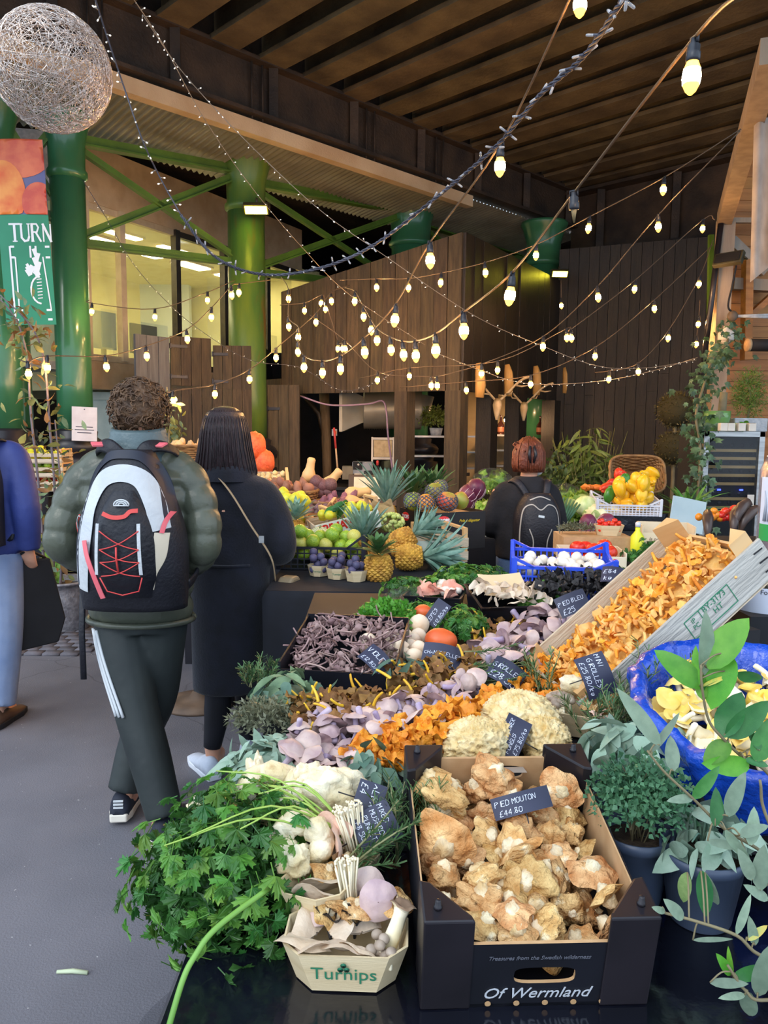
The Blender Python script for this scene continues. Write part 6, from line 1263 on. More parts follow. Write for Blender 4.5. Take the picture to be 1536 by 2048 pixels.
fruit('sweet_potato', [lump_mesh('spud', (.025, .026, .06), mat('purple_spud', '#7d4a55', '#96606a', rough=.6, rand=.15, scale=10), 5, .2)], heap(BM2 @ T(0, 0, .06), .28, .24, 16, 0, .027), 'reddish purple sweet potato in the low basket', 'sweet potato', 'purple sweet potatoes')
for k, (px, py, Y, a) in enumerate(((690, 990, 5.2, 80), (688, 1003, 5.1, 95), (615, 965, 5.45, 10), (648, 978, 5.4, 40))): inst('butternut_squash', sq_me, T(at(px, py, Y)) @ RZ(90) @ RX(a) @ SC(1.0), ['upper butternut squash lying at the vegetable table end', 'lower butternut squash lying at the vegetable table end', 'upright butternut squash on the basket of roots', 'butternut squash leaning behind the beetroots'][k], 'squash')
BEET = citrus(mat('beet_brown', '#5a3a3c', '#76504e', rough=.6, rand=.2, scale=8), .2); fruit('beetroot', BEET, [at(x, y, 5.35) for x, y in ((633, 965), (655, 985), (640, 985), (660, 970), (628, 978), (645, 972))], 'dark beetroot between the squash', 'beetroot', 'beetroots between the squash', (.042, .052))
p = at(618, 1030, 4.85); SM = T(p.x, 4.98, VZ-.0) @ RZ(-15) @ RX(18); slat_crate('tilted wooden crate of figs in front of the basket', SM, .3, .24, .1); fruit('fig', citrus(FIG, .3), heap(SM @ T(0, 0, .02), .27, .2, 30, 0, .022), 'dark fig in the tilted wooden crate', 'fig', 'figs in the tilted crate', (.02, .026))
p = at(560, 1045, 4.75); fruit('red_onion', citrus(ONR, .3), [Vector((p.x+U(-.12, .12), 5.02+U(-.02, .1), VZ+.035+.03*(k % 2))) for k in range(12)], 'glossy red onion below the root basket', 'onion', 'red onions below the basket', (.03, .038))
p = at(525, 960, 5.6); SM = T(p.x, 5.75, VZ+.12) @ RZ(10) @ RX(22); slat_crate('wooden crate of small potatoes raised at the table rear', SM, .34, .26, .12); fruit('potato', lump_mesh('potato', (.02, .02, .024), mat('potato', '#c9b07a', '#dcc794', rough=.7, rand=.1, scale=12), 2, .15), heap(SM @ T(0, 0, .05), .3, .22, 40, 0, .02), 'small pale potato in the raised crate', 'potato', 'potatoes in the raised crate')
MB().box((0, 0, 0), (.4, .3, .12)).obj('crate_step', BLACK, None, T(p.x, 5.75, VZ+.06), False); tag(COL.objects[-1], 'black step under the potato crate', 'riser')
ORN = mat('orange_net', '#e0562a', '#f0703a', rough=.5, scale=25, bump=.4); p = at(512, 905, 5.9)
for px, py, r, lab in ((508, 893, .09, 'upper orange net sack of onions beside the rusty column'), (528, 925, .08, 'lower orange net sack of onions on the vegetable table')): inst('net_sack', MB().ball((0, 0, 0), (r, r*.9, r*1.25), 24, 16, 0, lambda d: 1+.12*abs(math.sin(d.x*9+d.z*7))*abs(math.cos(d.y*8+d.z*5))).mesh('net_sack', ORN), T(at(px, py, 6.1)), lab, 'sack')
p = at(355, 885, 5.9); BM3 = T(p.x, 6.1, 1.27) @ RZ(10); basket('dark basket of ginger raised behind the couple', BM3, .36, .26, .15); fruit('ginger_root', lump_mesh('ginger', (.03, .025, .045), mat('ginger', '#c9a26a', '#d9b684', rough=.7, rand=.1, scale=9), 6, .5), heap(BM3 @ T(0, 0, .09), .32, .22, 16, 0, .03), 'knobbly ginger root in the raised dark basket', 'ginger', 'ginger in the dark basket')
MB().box((0, 0, 0), (.4, .3, 1.26)).obj('basket_stand', BLACK, None, T(p.x, 6.1, .635), False); tag(COL.objects[-1], 'tall black stand under the ginger basket', 'stand')
p = at(582, 1030, 4.5); fruit('lemon', LEM, heap(T(p.x, 4.55, FZ+.08), .22, .2, 16, 0, .035), 'yellow lemon in the crate behind the small pineapple', 'lemon', 'lemons behind the small pineapple', (.034, .04)); slat_crate('wooden crate of lemons behind the small pineapple', T(p.x, 4.55, FZ) @ RZ(4), .26, .24, .14)
p = at(655, 1045, 4.4); basket('open twig basket with a handle behind the melons', T(p.x, 4.5, FZ) @ RZ(10), .26, .22, .15, True)
# ---- salad table
SZ = .863; CAB = leafmat('cabbage_leaf', '#9ab86a', '#bcd08c', .15, .5, .2); LET = leafmat('lettuce_leaf', '#6f9f38', '#9cc050', .2, .5, .3); RAD = mat('radicchio', '#5a1f3a', '#7a3450', scale=8, rough=.4, rand=.15); RVN = mat('radicchio_vein', '#d9b8c4', rough=.5)
letl = [leaf_mesh('leaf', .1, .09, LET, .2, .35, 5, .5), leaf_mesh('leaf', .09, .08, LET, .35, .5, 5, .6)]; cabl = [leaf_mesh('leaf', .11, .11, CAB, -.25, .55, 5, .3)]
def lettuce(px, Y, z, r, n, lab, ms, grp=None, cat='lettuce'):
    p = at(px, 1000, Y); e = thing('lettuce', lab, cat, T(p.x, Y, z+r*.4), grp); MB().ball((0, 0, 0), r*.72, 14, 9, 0, lambda d: 1+.15*nz(d.x*3, d.y*3, d.z*3)).obj('heart', CAB, e); dome(e, ms, n, (0, 0, 0), (r*.85, r*.85, r*.75), (.7*r/.09, 1.0*r/.09), -.3, 'leaf', .35, (.75, 1.0))
lettuce(1140, 5.9, SZ+.05, .12, 34, 'curly green lettuce beside the leeks', letl); lettuce(1165, 6.1, SZ+.06, .13, 30, 'pale loose lettuce behind the round cabbage', cabl + letl)
inst('cabbage', MB().ball((0, 0, 0), (.085, .085, .075), 22, 14, 0, lambda d: 1+.02*math.sin(9*math.atan2(d.y, d.x))).mesh('cabbage', mat('cabbage_head', '#b9cf8a', '#d3e0ac', scale=10, rough=.35, stretch=(3, 3, .6))), T(at(1172, 1012, 5.55)), 'round pale cabbage wrapped in film', 'cabbage')
lettuce(978, 5.9, SZ+.05, .1, 30, 'green lettuce behind the radish tray', letl); lettuce(1000, 5.6, SZ+.03, .09, 26, 'leafy green salad above the radish tray', letl)
LEEK = mat('leek_green', '#3f6a48', '#5a8258', rough=.5, rand=.15, scale=9); LEEKW = mat('leek_white', '#dfe6c4', '#b8cc90', rough=.4, scale=4)
for k in range(8):
    p = at(1112+k*3, 1078, 5.1); e = thing('leek', 'leek with dark green top leaning on the salad table', 'leek', T(p.x, 5.15+.02*k, SZ+.01) @ RY(8+5*k) @ RX(-35), 'leeks on the salad table'); MB().tube([(0, 0, 0), (0, 0, .1)], .011, 8).obj('white_shaft', LEEKW, e); MB().tube([(0, 0, .1), (0, 0, .18), (.01, 0, .3)], [.012, .016, .006], 6, 0, True, .5).obj('green_leaves', LEEK, e)
def radic(px, py, Y, r, lab, grp=None):
    e = thing('radicchio', lab, 'radicchio', T(at(px, py, Y)) @ rndrot(60), grp); MB().ball((0, 0, 0), (r, r, r*1.1), 18, 12, 0, lambda d: 1+.07*nz(d.x*4+px, d.y*4, d.z*4)).obj('head', RAD, e)
    for k in range(9):
        a = k*.7; MB().tube([(r*1.02*math.sin(t)*math.cos(a+.35*t), r*1.02*math.sin(t)*math.sin(a+.35*t), -r*1.1*math.cos(t)) for t in [.1+.25*q for q in range(8)]], [.006, .0055, .005, .004, .003, .0025, .002, .001], 4).obj('vein', RVN, e)
for k, (px, py, Y, r) in enumerate(((1176, 1046, 5.2, .058), (1212, 1044, 5.25, .058), (1170, 1070, 5.08, .055), (1205, 1072, 5.1, .06), (1222, 1062, 5.2, .05))): radic(px, py, Y, r, 'purple radicchio head with white veins in front of the cauliflower', 'radicchio heads before the cauliflower')
for k, (px, py) in enumerate(((938, 988), (952, 978), (930, 1002))): radic(px, py, 5.4, .07, 'purple radicchio head beside the salad bag by the cabin post', 'radicchio heads by the cabin post')
CF = mat('cauliflower_curd', '#d9d39a', '#ece6bc', scale=30, rough=.7, bump=.5, bscale=40)
def cflo(px, py, Y, r, lab):
    e = thing('cauliflower', lab, 'cauliflower', T(at(px, py, Y))); MB().ball((0, 0, 0), (r, r, r*.75), 30, 18, 0, lambda d: 1+.1*(1-2.2*abs(nz(d.x*5+px, d.y*5, d.z*5)))).obj('curd', CF, e); dome(e, cabl, 9, (0, 0, -.02), (r*.95, r*.95, r*.5), (.6, .9), -.6, 'leaf', .3, (.95, 1.05), None, lambda d: d.z < .1)
cflo(1195, 1028, 5.5, .1, 'cream cauliflower head behind the radicchio'); cflo(1228, 1030, 5.6, .08, 'smaller cauliflower at the crate corner')
RSH = mat('radish_pink', '#c8405e', '#e8a8b0', scale=14, rough=.4, rand=.15); rsh = join('radish', [MB().ball((0, 0, 0), (.012, .012, .022), 8, 6).mesh('a', RSH)])
p = at(990, 1060, 5.1); TM5 = T(p.x, 5.2, SZ) @ RZ(-3); e = thing('radish_tray', 'white printed tray of radish bunches beside the woman with the backpack', 'tray', TM5)
MB().box((0, 0, .004), (.3, .26, .008)).obj('base', WB_, e, None, False)
for c, d in (((0, -.13, .03), (.3, .006, .06)), ((0, .13, .03), (.3, .006, .06)), ((-.15, 0, .03), (.006, .26, .06)), ((.15, 0, .03), (.006, .26, .06))): MB().box(c, d).obj('side_panel', WB_, e, None, False)
MB().box((-.04, -.1345, .03), (.12, .003, .03)).obj('green_print', mat('tray_green', '#2f6a3a', rough=.5), e, None, False); MB().lathe([(.018, 0), (.018, .002)], 10, 0, T(.06, -.133, .03) @ RX(90)).obj('pink_print', RSH, e)
for p in heap(TM5, .28, .22, 60, .02, .017): inst('radish', rsh, T(p) @ rndrot() @ SC(1.0), 'pink and white radish in the printed tray', 'radish', 'radishes in the tray')
herb_('bright green radish leaves over the radish tray', TM5 @ Vector((0, .08, .1)), (.14, .07, .06), 30, letl, (.5, .8))
# bagged salad
for px, py, Y, lab in ((985, 962, 5.9, 'clear bag of mixed salad by the cabin corner post'), (1128, 992, 6.2, 'clear bag of greens behind the curly lettuce')):
    p = at(px, py, Y); e = thing('salad_bag', lab, 'bag', T(p)); MB().ball((0, 0, 0), (.15, .09, .1), 26, 16, 0, lambda d: 1+.18*nz(d.x*4+px, d.y*4, d.z*4)).obj('film', mat('clear_bag', '#e8f0f4', rough=.08, trans=.95, alpha=.3), e); dome(e, letl, 26, (0, 0, 0), (.11, .06, .07), (.6, .9), -1, 'leaf', .6, (.3, .9))
# pepper crate on black-wrapped stand, tipped basket
MB().box((0, 0, 0), (.46, .36, .12), None).obj('wrapped_stand', PLAST, None, T(at(1262, 1000, 5.55).x, 5.62, SZ+.062), False); tag(COL.objects[-1], 'stand wrapped in black plastic under the pepper crate', 'stand')
px_ = at(1254, 1000, 5.5).x; PCM = T(px_, 5.55, SZ+.125) @ RZ(-6) @ RX(6); lattice_crate('white lattice crate heaped with yellow peppers', PCM, .44, .3, .12, WHTP, 18, 12)
def pep_me(mt, s): return join('p', [MB().ball((0, 0, 0), (.036, .036, .052), 24, 14, 0, lambda d: (1+.24*abs(math.cos(1.5*math.atan2(d.y, d.x)+s)))*(1-.12*max(0, d.z-.7)*3)).mesh('a', mt), MB().tube([(0, 0, .038), (.004, 0, .058)], [.009, .005], 6).mesh('b', MELR)])
YP = mat('yellow_pepper', '#e6a81a', '#f2c030', scale=4, rough=.22, rand=.06); GP = mat('green_pepper', '#2f6a26', '#4a8a34', scale=4, rough=.22, rand=.1); RP = mat('red_pepper', '#c02a20', '#d8402c', scale=4, rough=.22, rand=.08); yp = [pep_me(YP, s) for s in range(3)]; gpm = pep_me(GP, 1); rpm = pep_me(RP, 2)
fruit('yellow_pepper', yp, heap(PCM @ T(.05, 0, .03), .3, .26, 18, 0, .042), 'glossy yellow pepper in the white lattice crate', 'pepper', 'yellow peppers in the white crate', (.9, 1.1), 90)
fruit('yellow_pepper', yp, [at(x, y, 5.85) for x, y in ((1290, 950), (1300, 962), (1285, 968), (1296, 975), (1275, 972), (1305, 945))], 'glossy yellow pepper spilling from the tipped basket', 'pepper', 'yellow peppers in the tipped basket', (.9, 1.1), 90)
fruit('green_pepper', gpm, [at(x, y, Y) for x, y, Y in ((1240, 975, 5.75), (1225, 982, 5.65), (1262, 965, 5.9), (1250, 960, 5.9), (1218, 990, 5.6))], 'dark green pepper between the red and yellow peppers', 'pepper', 'green peppers', (.85, 1.0), 90)
fruit('red_pepper', rpm, [at(x, y, Y) for x, y, Y in ((1246, 952, 5.95), (1238, 948, 6.0), (1213, 975, 5.8), (1222, 970, 5.9))], 'red pepper at the mouth of the tipped basket', 'pepper', 'red peppers', (.85, 1.0), 90)
p = at(1275, 962, 6.1); basket('large wicker basket tipped forward behind the peppers', T(p.x, 6.15, p.z+.02) @ RZ(-8) @ RX(62) @ T(0, 0, -.12), .42, .32, .2)
fruit('carrot_bunch', lump_mesh('carrot', (.05, .03, .02), mat('carrot', '#e0762a', '#ee9040', rough=.5, scale=9), 3, .5), [at(x, 975, 6.0) for x in (1182, 1195, 1172)], 'orange carrot tips behind the cabbage', 'carrot', 'carrots behind the cabbage')
# ---- tomato table
TZ4 = .903; TOM = mat('tomato_red', '#c8281c', '#e0442a', scale=4, rough=.2, rand=.08); tom = join('t', [MB().ball((0, 0, 0), (1, 1, .85), 18, 12, 0, lambda d: 1+.04*abs(math.sin(3*math.atan2(d.y, d.x)))*(d.z > 0)).mesh('a', TOM)])
HC = mat('cream_print_card', '#d9c8a8', '#e4d6ba', rough=.6)
def heart_tray(label, M, w, l, h, txt=None):
    e = thing('printed_tray', label, 'tray', M); MB().box((0, 0, .004), (w, l, .008)).obj('base', CARD, e, None, False)
    for c, d, t_ in (((0, -l/2, h*.4), (w, .006, h*.8), 'front'), ((0, l/2, h/2), (w, .006, h), 'r'), ((-w/2, 0, h/2), (.006, l, h), 's'), ((w/2, 0, h/2), (.006, l, h), 's')): MB().box(c, d).obj('side_panel', HC, e, None, False)
    m = MB()
    for cx2 in (-w*.3, w*.28):
        P = [(cx2+.026*math.sin(t)**3*1.1, -l/2-.004, h*.42+.0017*(13*math.cos(t)-5*math.cos(2*t)-2*math.cos(3*t)-math.cos(4*t))) for t in [2*PI*k/24 for k in range(25)]]; m.tube(P, .0022, 4)
    m.obj('heart_print', REDI, e)
    if txt: place('lettering', text_mesh(txt, .026, mat('brown_ink', '#6a4a3a', rough=.6), .3, .0003), e, T(.0, -l/2-.004, h*.62) @ RX(90))
    return e
p = onz(1195, 1142, TZ4); HM1 = T(p.x, p.y+.14, TZ4) @ RZ(-6); heart_tray('cream card tray with red hearts holding tomatoes', HM1, .3, .24, .085); fruit('tomato', tom, heap(HM1, .27, .2, 10, .0, .037), 'big red tomato in the heart printed tray', 'tomato', 'tomatoes in the heart tray', (.034, .042), 20)
MB().box((0, 0, 0), (.36, .24, .12)).obj('tray_step', CARD, None, T(HM1.translation.x+.08, HM1.translation.y+.27, TZ4+.061), False); tag(COL.objects[-1], 'brown card step behind the tomato tray', 'box')
p = at(1252, 1102, 3.9); PM4 = T(HM1.translation.x+.16, HM1.translation.y+.25, TZ4+.122) @ RZ(-6); punnet('chipwood punnet of cherry tomatoes behind the tomato tray', PM4, .15, .11, .055, None); fruit('cherry_tomato', tom, heap(PM4, .13, .09, 22, .015, .014), 'small cherry tomato in the chipwood punnet', 'tomato', 'cherry tomatoes in the punnet', (.013, .016))
e = thing('dried_herbs', 'dry herb bundle beside the cherry tomato punnet', 'herbs', T(PM4.translation + Vector((-.17, 0, .03)))); fuzz(e, leafmat('dry_thyme', '#6b7058', '#8a8d70', .2), 900, (.1, .05, .035), .02, .005)
fruit('orange_tomato', tom, [PM4.translation + Vector((-.1+U(-.03, .03), -.07+U(-.02, .02), .03)) for k in range(4)], 'orange pepper coloured tomato before the cherry punnet', 'tomato', 'orange tomatoes', (.02, .026)) if False else None
p = onz(1335, 1092, .98); HM2 = T(p.x+.02, 4.05, TZ4+.0) @ RZ(-10); heart_tray("cream card box with hearts lettered la pomme d'amour", HM2, .26, .2, .18, "la pomme d'amour")
YB = mat('yellow_bottle_plastic', '#d9d81a', '#e6e63a', rough=.3); e = thing('spray_bottle', 'yellow plastic bottle beside the heart lettered box', 'bottle', T(HM2.translation.x-.19, 3.92, TZ4)); MB().lathe([(.03, 0), (.034, .01), (.034, .13), (.012, .16), (.012, .18)], 16).obj('body', YB, e); MB().lathe([(.014, .18), (.014, .2), (.008, .205)], 10).obj('cap', WHTP, e)
herb_('dark flat parsley beside the heart lettered box', at(1300, 1112, 3.7), (.12, .09, .07), 90, [par_l[1], par_l[3]], (1, 1.5)); herb_('curly greens between button mushrooms and tomato tray', at(1205, 1145, 3.35), (.12, .05, .04), 60, par_l, (.8, 1.1))
MB().box((0, 0, 0), (.7, .5, .1)).obj('dark_step', BLACK, None, T(1.72, 3.95, TZ4+.05), False); tag(COL.objects[-1], 'dark step with vine tomatoes behind the wooden crate', 'riser')
fruit('orange_tomato', citrus(mat('orange_tom', '#e07a1a', '#ee9a30', rough=.25, scale=4), .05), [at(x, y, 3.95) for x, y in ((1428, 1022), (1434, 1030), (1425, 1034), (1440, 1036), (1398, 1034))], 'orange cherry tomato behind the crate corner block', 'tomato', 'orange tomatoes behind the crate', (.017, .022)); fruit('vine_tomato', tom, [at(x, y, 3.95) for x, y in ((1450, 1024), (1455, 1034), (1445, 1036), (1468, 1018), (1442, 1030))], 'red vine tomato behind the crate corner block', 'tomato', 'vine tomatoes behind the crate', (.02, .026))
for k, (x, y, a) in enumerate(((1485, 1025, 40), (1470, 1040, 60), (1500, 1038, 30), (1415, 1048, 70))): inst('dried_pod', MB().tube([(-.1, 0, -.04), (-.05, 0, .01), (0, 0, .03), (.06, 0, .03), (.1, 0, 0)], [.008, .022, .028, .022, .006], 10).mesh('dried_pod', mat('brown_leather_pod', '#3a2c28', '#57443a', rough=.35, scale=12)), T(at(x, y, 3.85)) @ RZ(a) @ RY(-20), 'dark leathery brown pod beside the vine tomatoes', 'pod', 'dark pods by the vine tomatoes')
# ================================================================== people
SKIN = mat('skin', '#c98f72', '#d8a488', scale=9, rough=.5, sss=.2)
def V3(*a): return Vector(a)
def limb(m, P, r, n=14): m.tube(spline(P, 5), [r[min(len(r)-1, int(i/5))] + (r[min(len(r)-1, int(i/5)+1)]-r[min(len(r)-1, int(i/5))])*((i % 5)/5) for i in range((len(P)-1)*5+1)], n)
def hand(m, w, d, up, s=1.0, side=1):
    """palm, four unequal curled fingers and a thumb on the side, from wrist w along d"""
    d = Vector(d).normalized(); x = Vector(up).cross(d).normalized()*side; n_ = d.cross(x).normalized()
    w = Vector(w); c = w + d*.045*s; m.tube([w-d*.02, w+d*.01, w+d*.05*s, w+d*.085*s], [.024*s, .027*s, .034*s, .03*s], 10, 0, True, .55, x)
    for k, (o, L) in enumerate(((-.026, .062), (-.009, .075), (.009, .07), (.026, .055))):
        b_ = w + d*.075*s + x*o*s; q = -n_*.5; m.tube([b_, b_+d*L*.45*s+q*.01, b_+d*L*.8*s+q*.03*s, b_+d*L*.85*s+q*.055*s], [.0095*s, .009*s, .008*s, .0065*s], 7)
    b_ = w + d*.03*s - x*.03*s; m.tube([b_, b_-x*.022*s+d*.022*s, b_-x*.02*s+d*.052*s-n_*.01], [.012*s, .0105*s, .008*s], 7)
def head(m, c, s=1.0, yaw=0):
    M = T(c) @ RZ(yaw) @ SC(s)
    m.ball((0, 0, 0), (.074, .094, .112), 20, 14, 0, lambda d: 1 - .1*max(0, -d.z)*max(0, -d.y), M)
    m.ball((0, .06, -.055), (.05, .045, .05), 12, 8, 0, None, M); m.tube([M @ V3(0, .09, .015), M @ V3(0, .108, -.02), M @ V3(0, .098, -.032)], [.008, .014, .012], 8)
    m.ball((0, .088, -.06), (.024, .01, .007), 10, 6, 0, None, M); m.ball((0, .088, -.07), (.022, .011, .006), 10, 6, 0, None, M)
    for q in (-1, 1):
        m.ball((q*.032, .086, .02), (.014, .01, .009), 8, 6, 0, None, M); m.ball((q*.077, -.008, -.008), (.012, .02, .031), 10, 8, 0, None, M)
def body(e, j, s=1.0, yaw=0, skin=SKIN, vox=.011):
    m = MB(); limb(m, [j['pelvis']-V3(0, 0, .08), j['pelvis'], j['waist'], j['chest'], j['neck']-V3(0, 0, .06)], [.13*s, .14*s, .12*s, .14*s, .1*s], 16)
    limb(m, [j['neck']-V3(0, 0, .08), j['neck'], j['head']-V3(0, 0, .05)], [.075*s, .056*s, .055*s]); head(m, j['head'], s, yaw)
    for k in 'lr':
        limb(m, [j['sh_'+k], j['el_'+k], j['wr_'+k]], [.052*s, .04*s, .028*s]); hand(m, j['wr_'+k], j['wr_'+k]-j['el_'+k]+V3(0, .02, -.02), (0, 0, 1), s, 1 if k == 'l' else -1)
        limb(m, [j['hip_'+k], j['kn_'+k], j['an_'+k]], [.088*s, .058*s, .042*s]); a = j['an_'+k]; m.tube([a+V3(0, -.04, -.03), a+V3(0, .03, -.05), a+V3(0, .15, -.06)], [.035, .04, .028], 10)
    o = m.obj('body', skin, e); voxel(o, vox, 3)
def shoe(e, a, yaw, mt, sole, s=1.0, pitch=0, name='shoe', ht=.1):
    M = T(a.x, a.y, a.z) @ RZ(yaw) @ RX(pitch) @ SC(s); m = MB(); R = []
    for y, w, h in ((-.075, .018, .05), (-.065, .034, .085), (-.03, .04, ht), (.02, .042, ht*.95), (.07, .045, .07), (.13, .047, .052), (.18, .036, .04), (.2, .015, .03)):
        R.append([(w*math.cos(t)*(1 if True else 1), y, .022 + (h-.022)*max(0, math.sin(t))**.8 if math.sin(t) > 0 else .022) for t in [PI*2*k/16 for k in range(16)]])
    sh = m.rings(R).obj(name, mt, e, M); P = [(-.03, -.078), (.03, -.078), (.043, -.03), (.044, .05), (.05, .13), (.036, .19), (0, .208), (-.036, .19), (-.05, .13), (-.044, .05), (-.043, -.03)]
    MB().poly(P, .03).obj('sole', sole, sh, None, False, .006); return sh
def coat_rings(m, prof, n=28, puff=0, per=.075, z0=0):
    """prof: (z, cx, cy, half width, half depth)"""
    R = []; z = prof[0][0]; N = 60 if puff else 24
    for i in range(N+1):
        zz = prof[0][0]+(prof[-1][0]-prof[0][0])*i/N
        for a, b_ in zip(prof, prof[1:]):
            if min(a[0], b_[0])-1e-6 <= zz <= max(a[0], b_[0])+1e-6: break
        t = (zz-a[0])/(b_[0]-a[0]); q = [a[k]+(b_[k]-a[k])*t for k in range(5)]; pf = 1+puff*(abs(math.sin(PI*(zz-z0)/per))**.6-.6)
        R.append([(q[1]+q[3]*pf*math.copysign(abs(math.cos(2*PI*k/n))**.85, math.cos(2*PI*k/n)), q[2]+q[4]*pf*math.sin(2*PI*k/n), zz) for k in range(n)])
    m.rings(R)
def puff_arm(m, P, r, puff, per, n=16):
    c = spline(P, 22); L = [0]
    for a, b_ in zip(c, c[1:]): L.append(L[-1]+(b_-a).length)
    m.tube(c, [(r[0]+(r[1]-r[0])*l/L[-1])*(1+puff*(abs(math.sin(PI*l/per))**.6-.6)) for l in L], n)
# ------------------------------------------------------------ man in puffer jacket
mo = V3(-.955, 2.95, 0); e = thing('person', 'person in olive puffer jacket and striped track trousers walking away', 'person', T(mo)); man = e
j = dict(pelvis=V3(0, .03, .93), waist=V3(0, .03, 1.1), chest=V3(0, .03, 1.3), neck=V3(.005, .03, 1.5), head=V3(.015, .05, 1.615), sh_l=V3(-.2, .03, 1.4), el_l=V3(-.275, -.01, 1.11), wr_l=V3(-.15, .2, 1.0), sh_r=V3(.2, .03, 1.4), el_r=V3(.255, -.01, 1.11), wr_r=V3(.13, .2, 1.0), hip_l=V3(-.085, .03, .9), kn_l=V3(.0, -.06, .48), an_l=V3(.12, -.16, .1), hip_r=V3(.085, .03, .9), kn_r=V3(.03, .1, .47), an_r=V3(-.085, .02, .11))
body(e, j)
PUF = mat('olive_puffer', '#474b40', '#565a4c', scale=5, rough=.34, bump=.15, bscale=40); COLL = mat('collar_teal', '#4f6064', '#5d6e70', rough=.45, scale=5, bump=.2); TRK = mat('track_trousers', '#23292a', '#2d3433', scale=4, rough=.6, bump=.15, bscale=14)
m = MB(); coat_rings(m, [(.82, .0, .03, .195, .13), (.95, 0, .03, .2, .14), (1.1, 0, .03, .195, .14), (1.28, 0, .02, .22, .145), (1.38, 0, .02, .215, .13), (1.44, 0, .03, .165, .1), (1.49, .0, .03, .095, .08)], 30, .1, .088, .82)
for k in 'lr': g_ = -1 if k == 'l' else 1; puff_arm(m, [V3(g_*.1, .025, 1.425), V3(g_*.185, .025, 1.385), (j['sh_'+k]+j['el_'+k])/2+V3(g_*.02, -.01, 0), j['el_'+k], j['wr_'+k]], [.072, .064], .16, .085)
o = m.obj('puffer_jacket', PUF, e); voxel(o, .0075, 1, .4)
m = MB(); m.rings([[(.005+r*1.05*math.cos(2*PI*k/28), .03+r*.95*math.sin(2*PI*k/28), z+.012*math.sin(2*PI*k/28)) for k in range(28)] for r, z in ((.13, 1.45), (.112, 1.485), (.116, 1.495), (.106, 1.51), (.109, 1.525), (.1, 1.54), (.102, 1.555), (.094, 1.57), (.08, 1.555), (.075, 1.49))], 0, False); m.obj('collar', COLL, e)
MB().tube([(.205*math.cos(t), .03+.145*math.sin(t), .822) for t in [2*PI*k/30 for k in range(31)]], .012, 6).obj('hem_band', PUF, e)
m = MB(); coat_rings(m, [(.78, 0, .03, .16, .12), (.86, 0, .03, .175, .13), (.96, 0, .03, .17, .125)], 24); limb(m, [V3(-.085, .03, .86), V3(-.055, -.01, .68), j['kn_l'], V3(.065, -.11, .3), j['an_l']+V3(.01, .0, .0)], [.105, .1, .085, .08, .07], 16); limb(m, [V3(.085, .03, .86), V3(.06, .06, .68), j['kn_r'], V3(-.04, .07, .3), j['an_r']], [.105, .098, .082, .075, .066], 16)
o = m.obj('track_trousers', TRK, e); voxel(o, .011, 4); STR = mat('white_stripe', '#c9cdd0', rough=.5)
LP = spline([V3(-.085, .03, .86), V3(-.055, -.01, .68), j['kn_l']], 8)
for s in range(3):
    m = MB(); P = []
    for i, p in enumerate(LP[3:]):
        rr = .106 - .018*i/len(LP); ang = R_(206+s*11+i*2.2); P.append(p + V3(math.cos(ang)*rr, math.sin(ang)*rr, 0))
    m.tube(P, .0062, 5, 0, True, .5); m.obj('side_stripe', STR, e)
NAVY = mat('navy_suede', '#1b1f2c', '#262b3a', rough=.7, scale=9); SOLE = mat('off_white_sole', '#d2cabc', '#e0d8ca', rough=.6)
a = j['an_r']; sh = shoe(e, V3(a.x-.005, a.y-.005, .012), 6, NAVY, SOLE, 1.08, -4); m = MB()
for k in range(3): m.box((0, -.073, .055+.012*k), (.035, .006, .006))
m.obj('heel_stripes', STR, sh, None, False); shoe(e, V3(.13, -.15, .002), -8, NAVY, SOLE, 1.08)
HAIR1 = mat('curly_brown_hair', '#4a3526', '#6f5238', scale=30, rough=.55, bump=.6, bscale=60); hc = j['head']+V3(-.004, -.012, .03); m = MB()
m.ball(hc, (.1, .112, .108), 34, 22, 0, lambda d: (1+.1*nz(d.x*4, d.y*4, d.z*4)+.07*nz(d.x*9, d.y*9, d.z*9))*(1-.55*max(0, d.y-.1)*max(0, -d.z+.2)))
for k in range(330):
    d = V3(rng.gauss(0, 1), rng.gauss(0, 1), rng.gauss(0, 1)).normalized()
    if d.z < -.75 or (d.y > .4 and d.z < .3): continue
    p = hc + V3(d.x*.098, d.y*.11, d.z*.104); x = d.orthogonal().normalized(); y = d.cross(x); ph = U(0, 6); rr = U(.007, .014); m.tube([p + d*(.004+.004*q) + x*rr*math.cos(ph+q*1.1) + y*rr*math.sin(ph+q*1.1) + V3(0, 0, -.0015*q) for q in range(6)], [.003, .0035, .0035, .003, .002, .001], 4)
m.obj('hair', HAIR1, e)
m = MB(); m.tube([j['head']+V3(.078, -.01, .015), j['head']+V3(.08, .05, .012), j['head']+V3(.06, .1, .01)], .0022, 5); m.tube([j['head']+V3(.03+.022*math.cos(t), .104, .012+.018*math.sin(t)) for t in [2*PI*k/14 for k in range(15)]], .002, 5); m.tube([j['head']+V3(-.03+.022*math.cos(t), .104, .012+.018*math.sin(t)) for t in [2*PI*k/14 for k in range(15)]], .002, 5); m.obj('glasses', BLACKI, e)
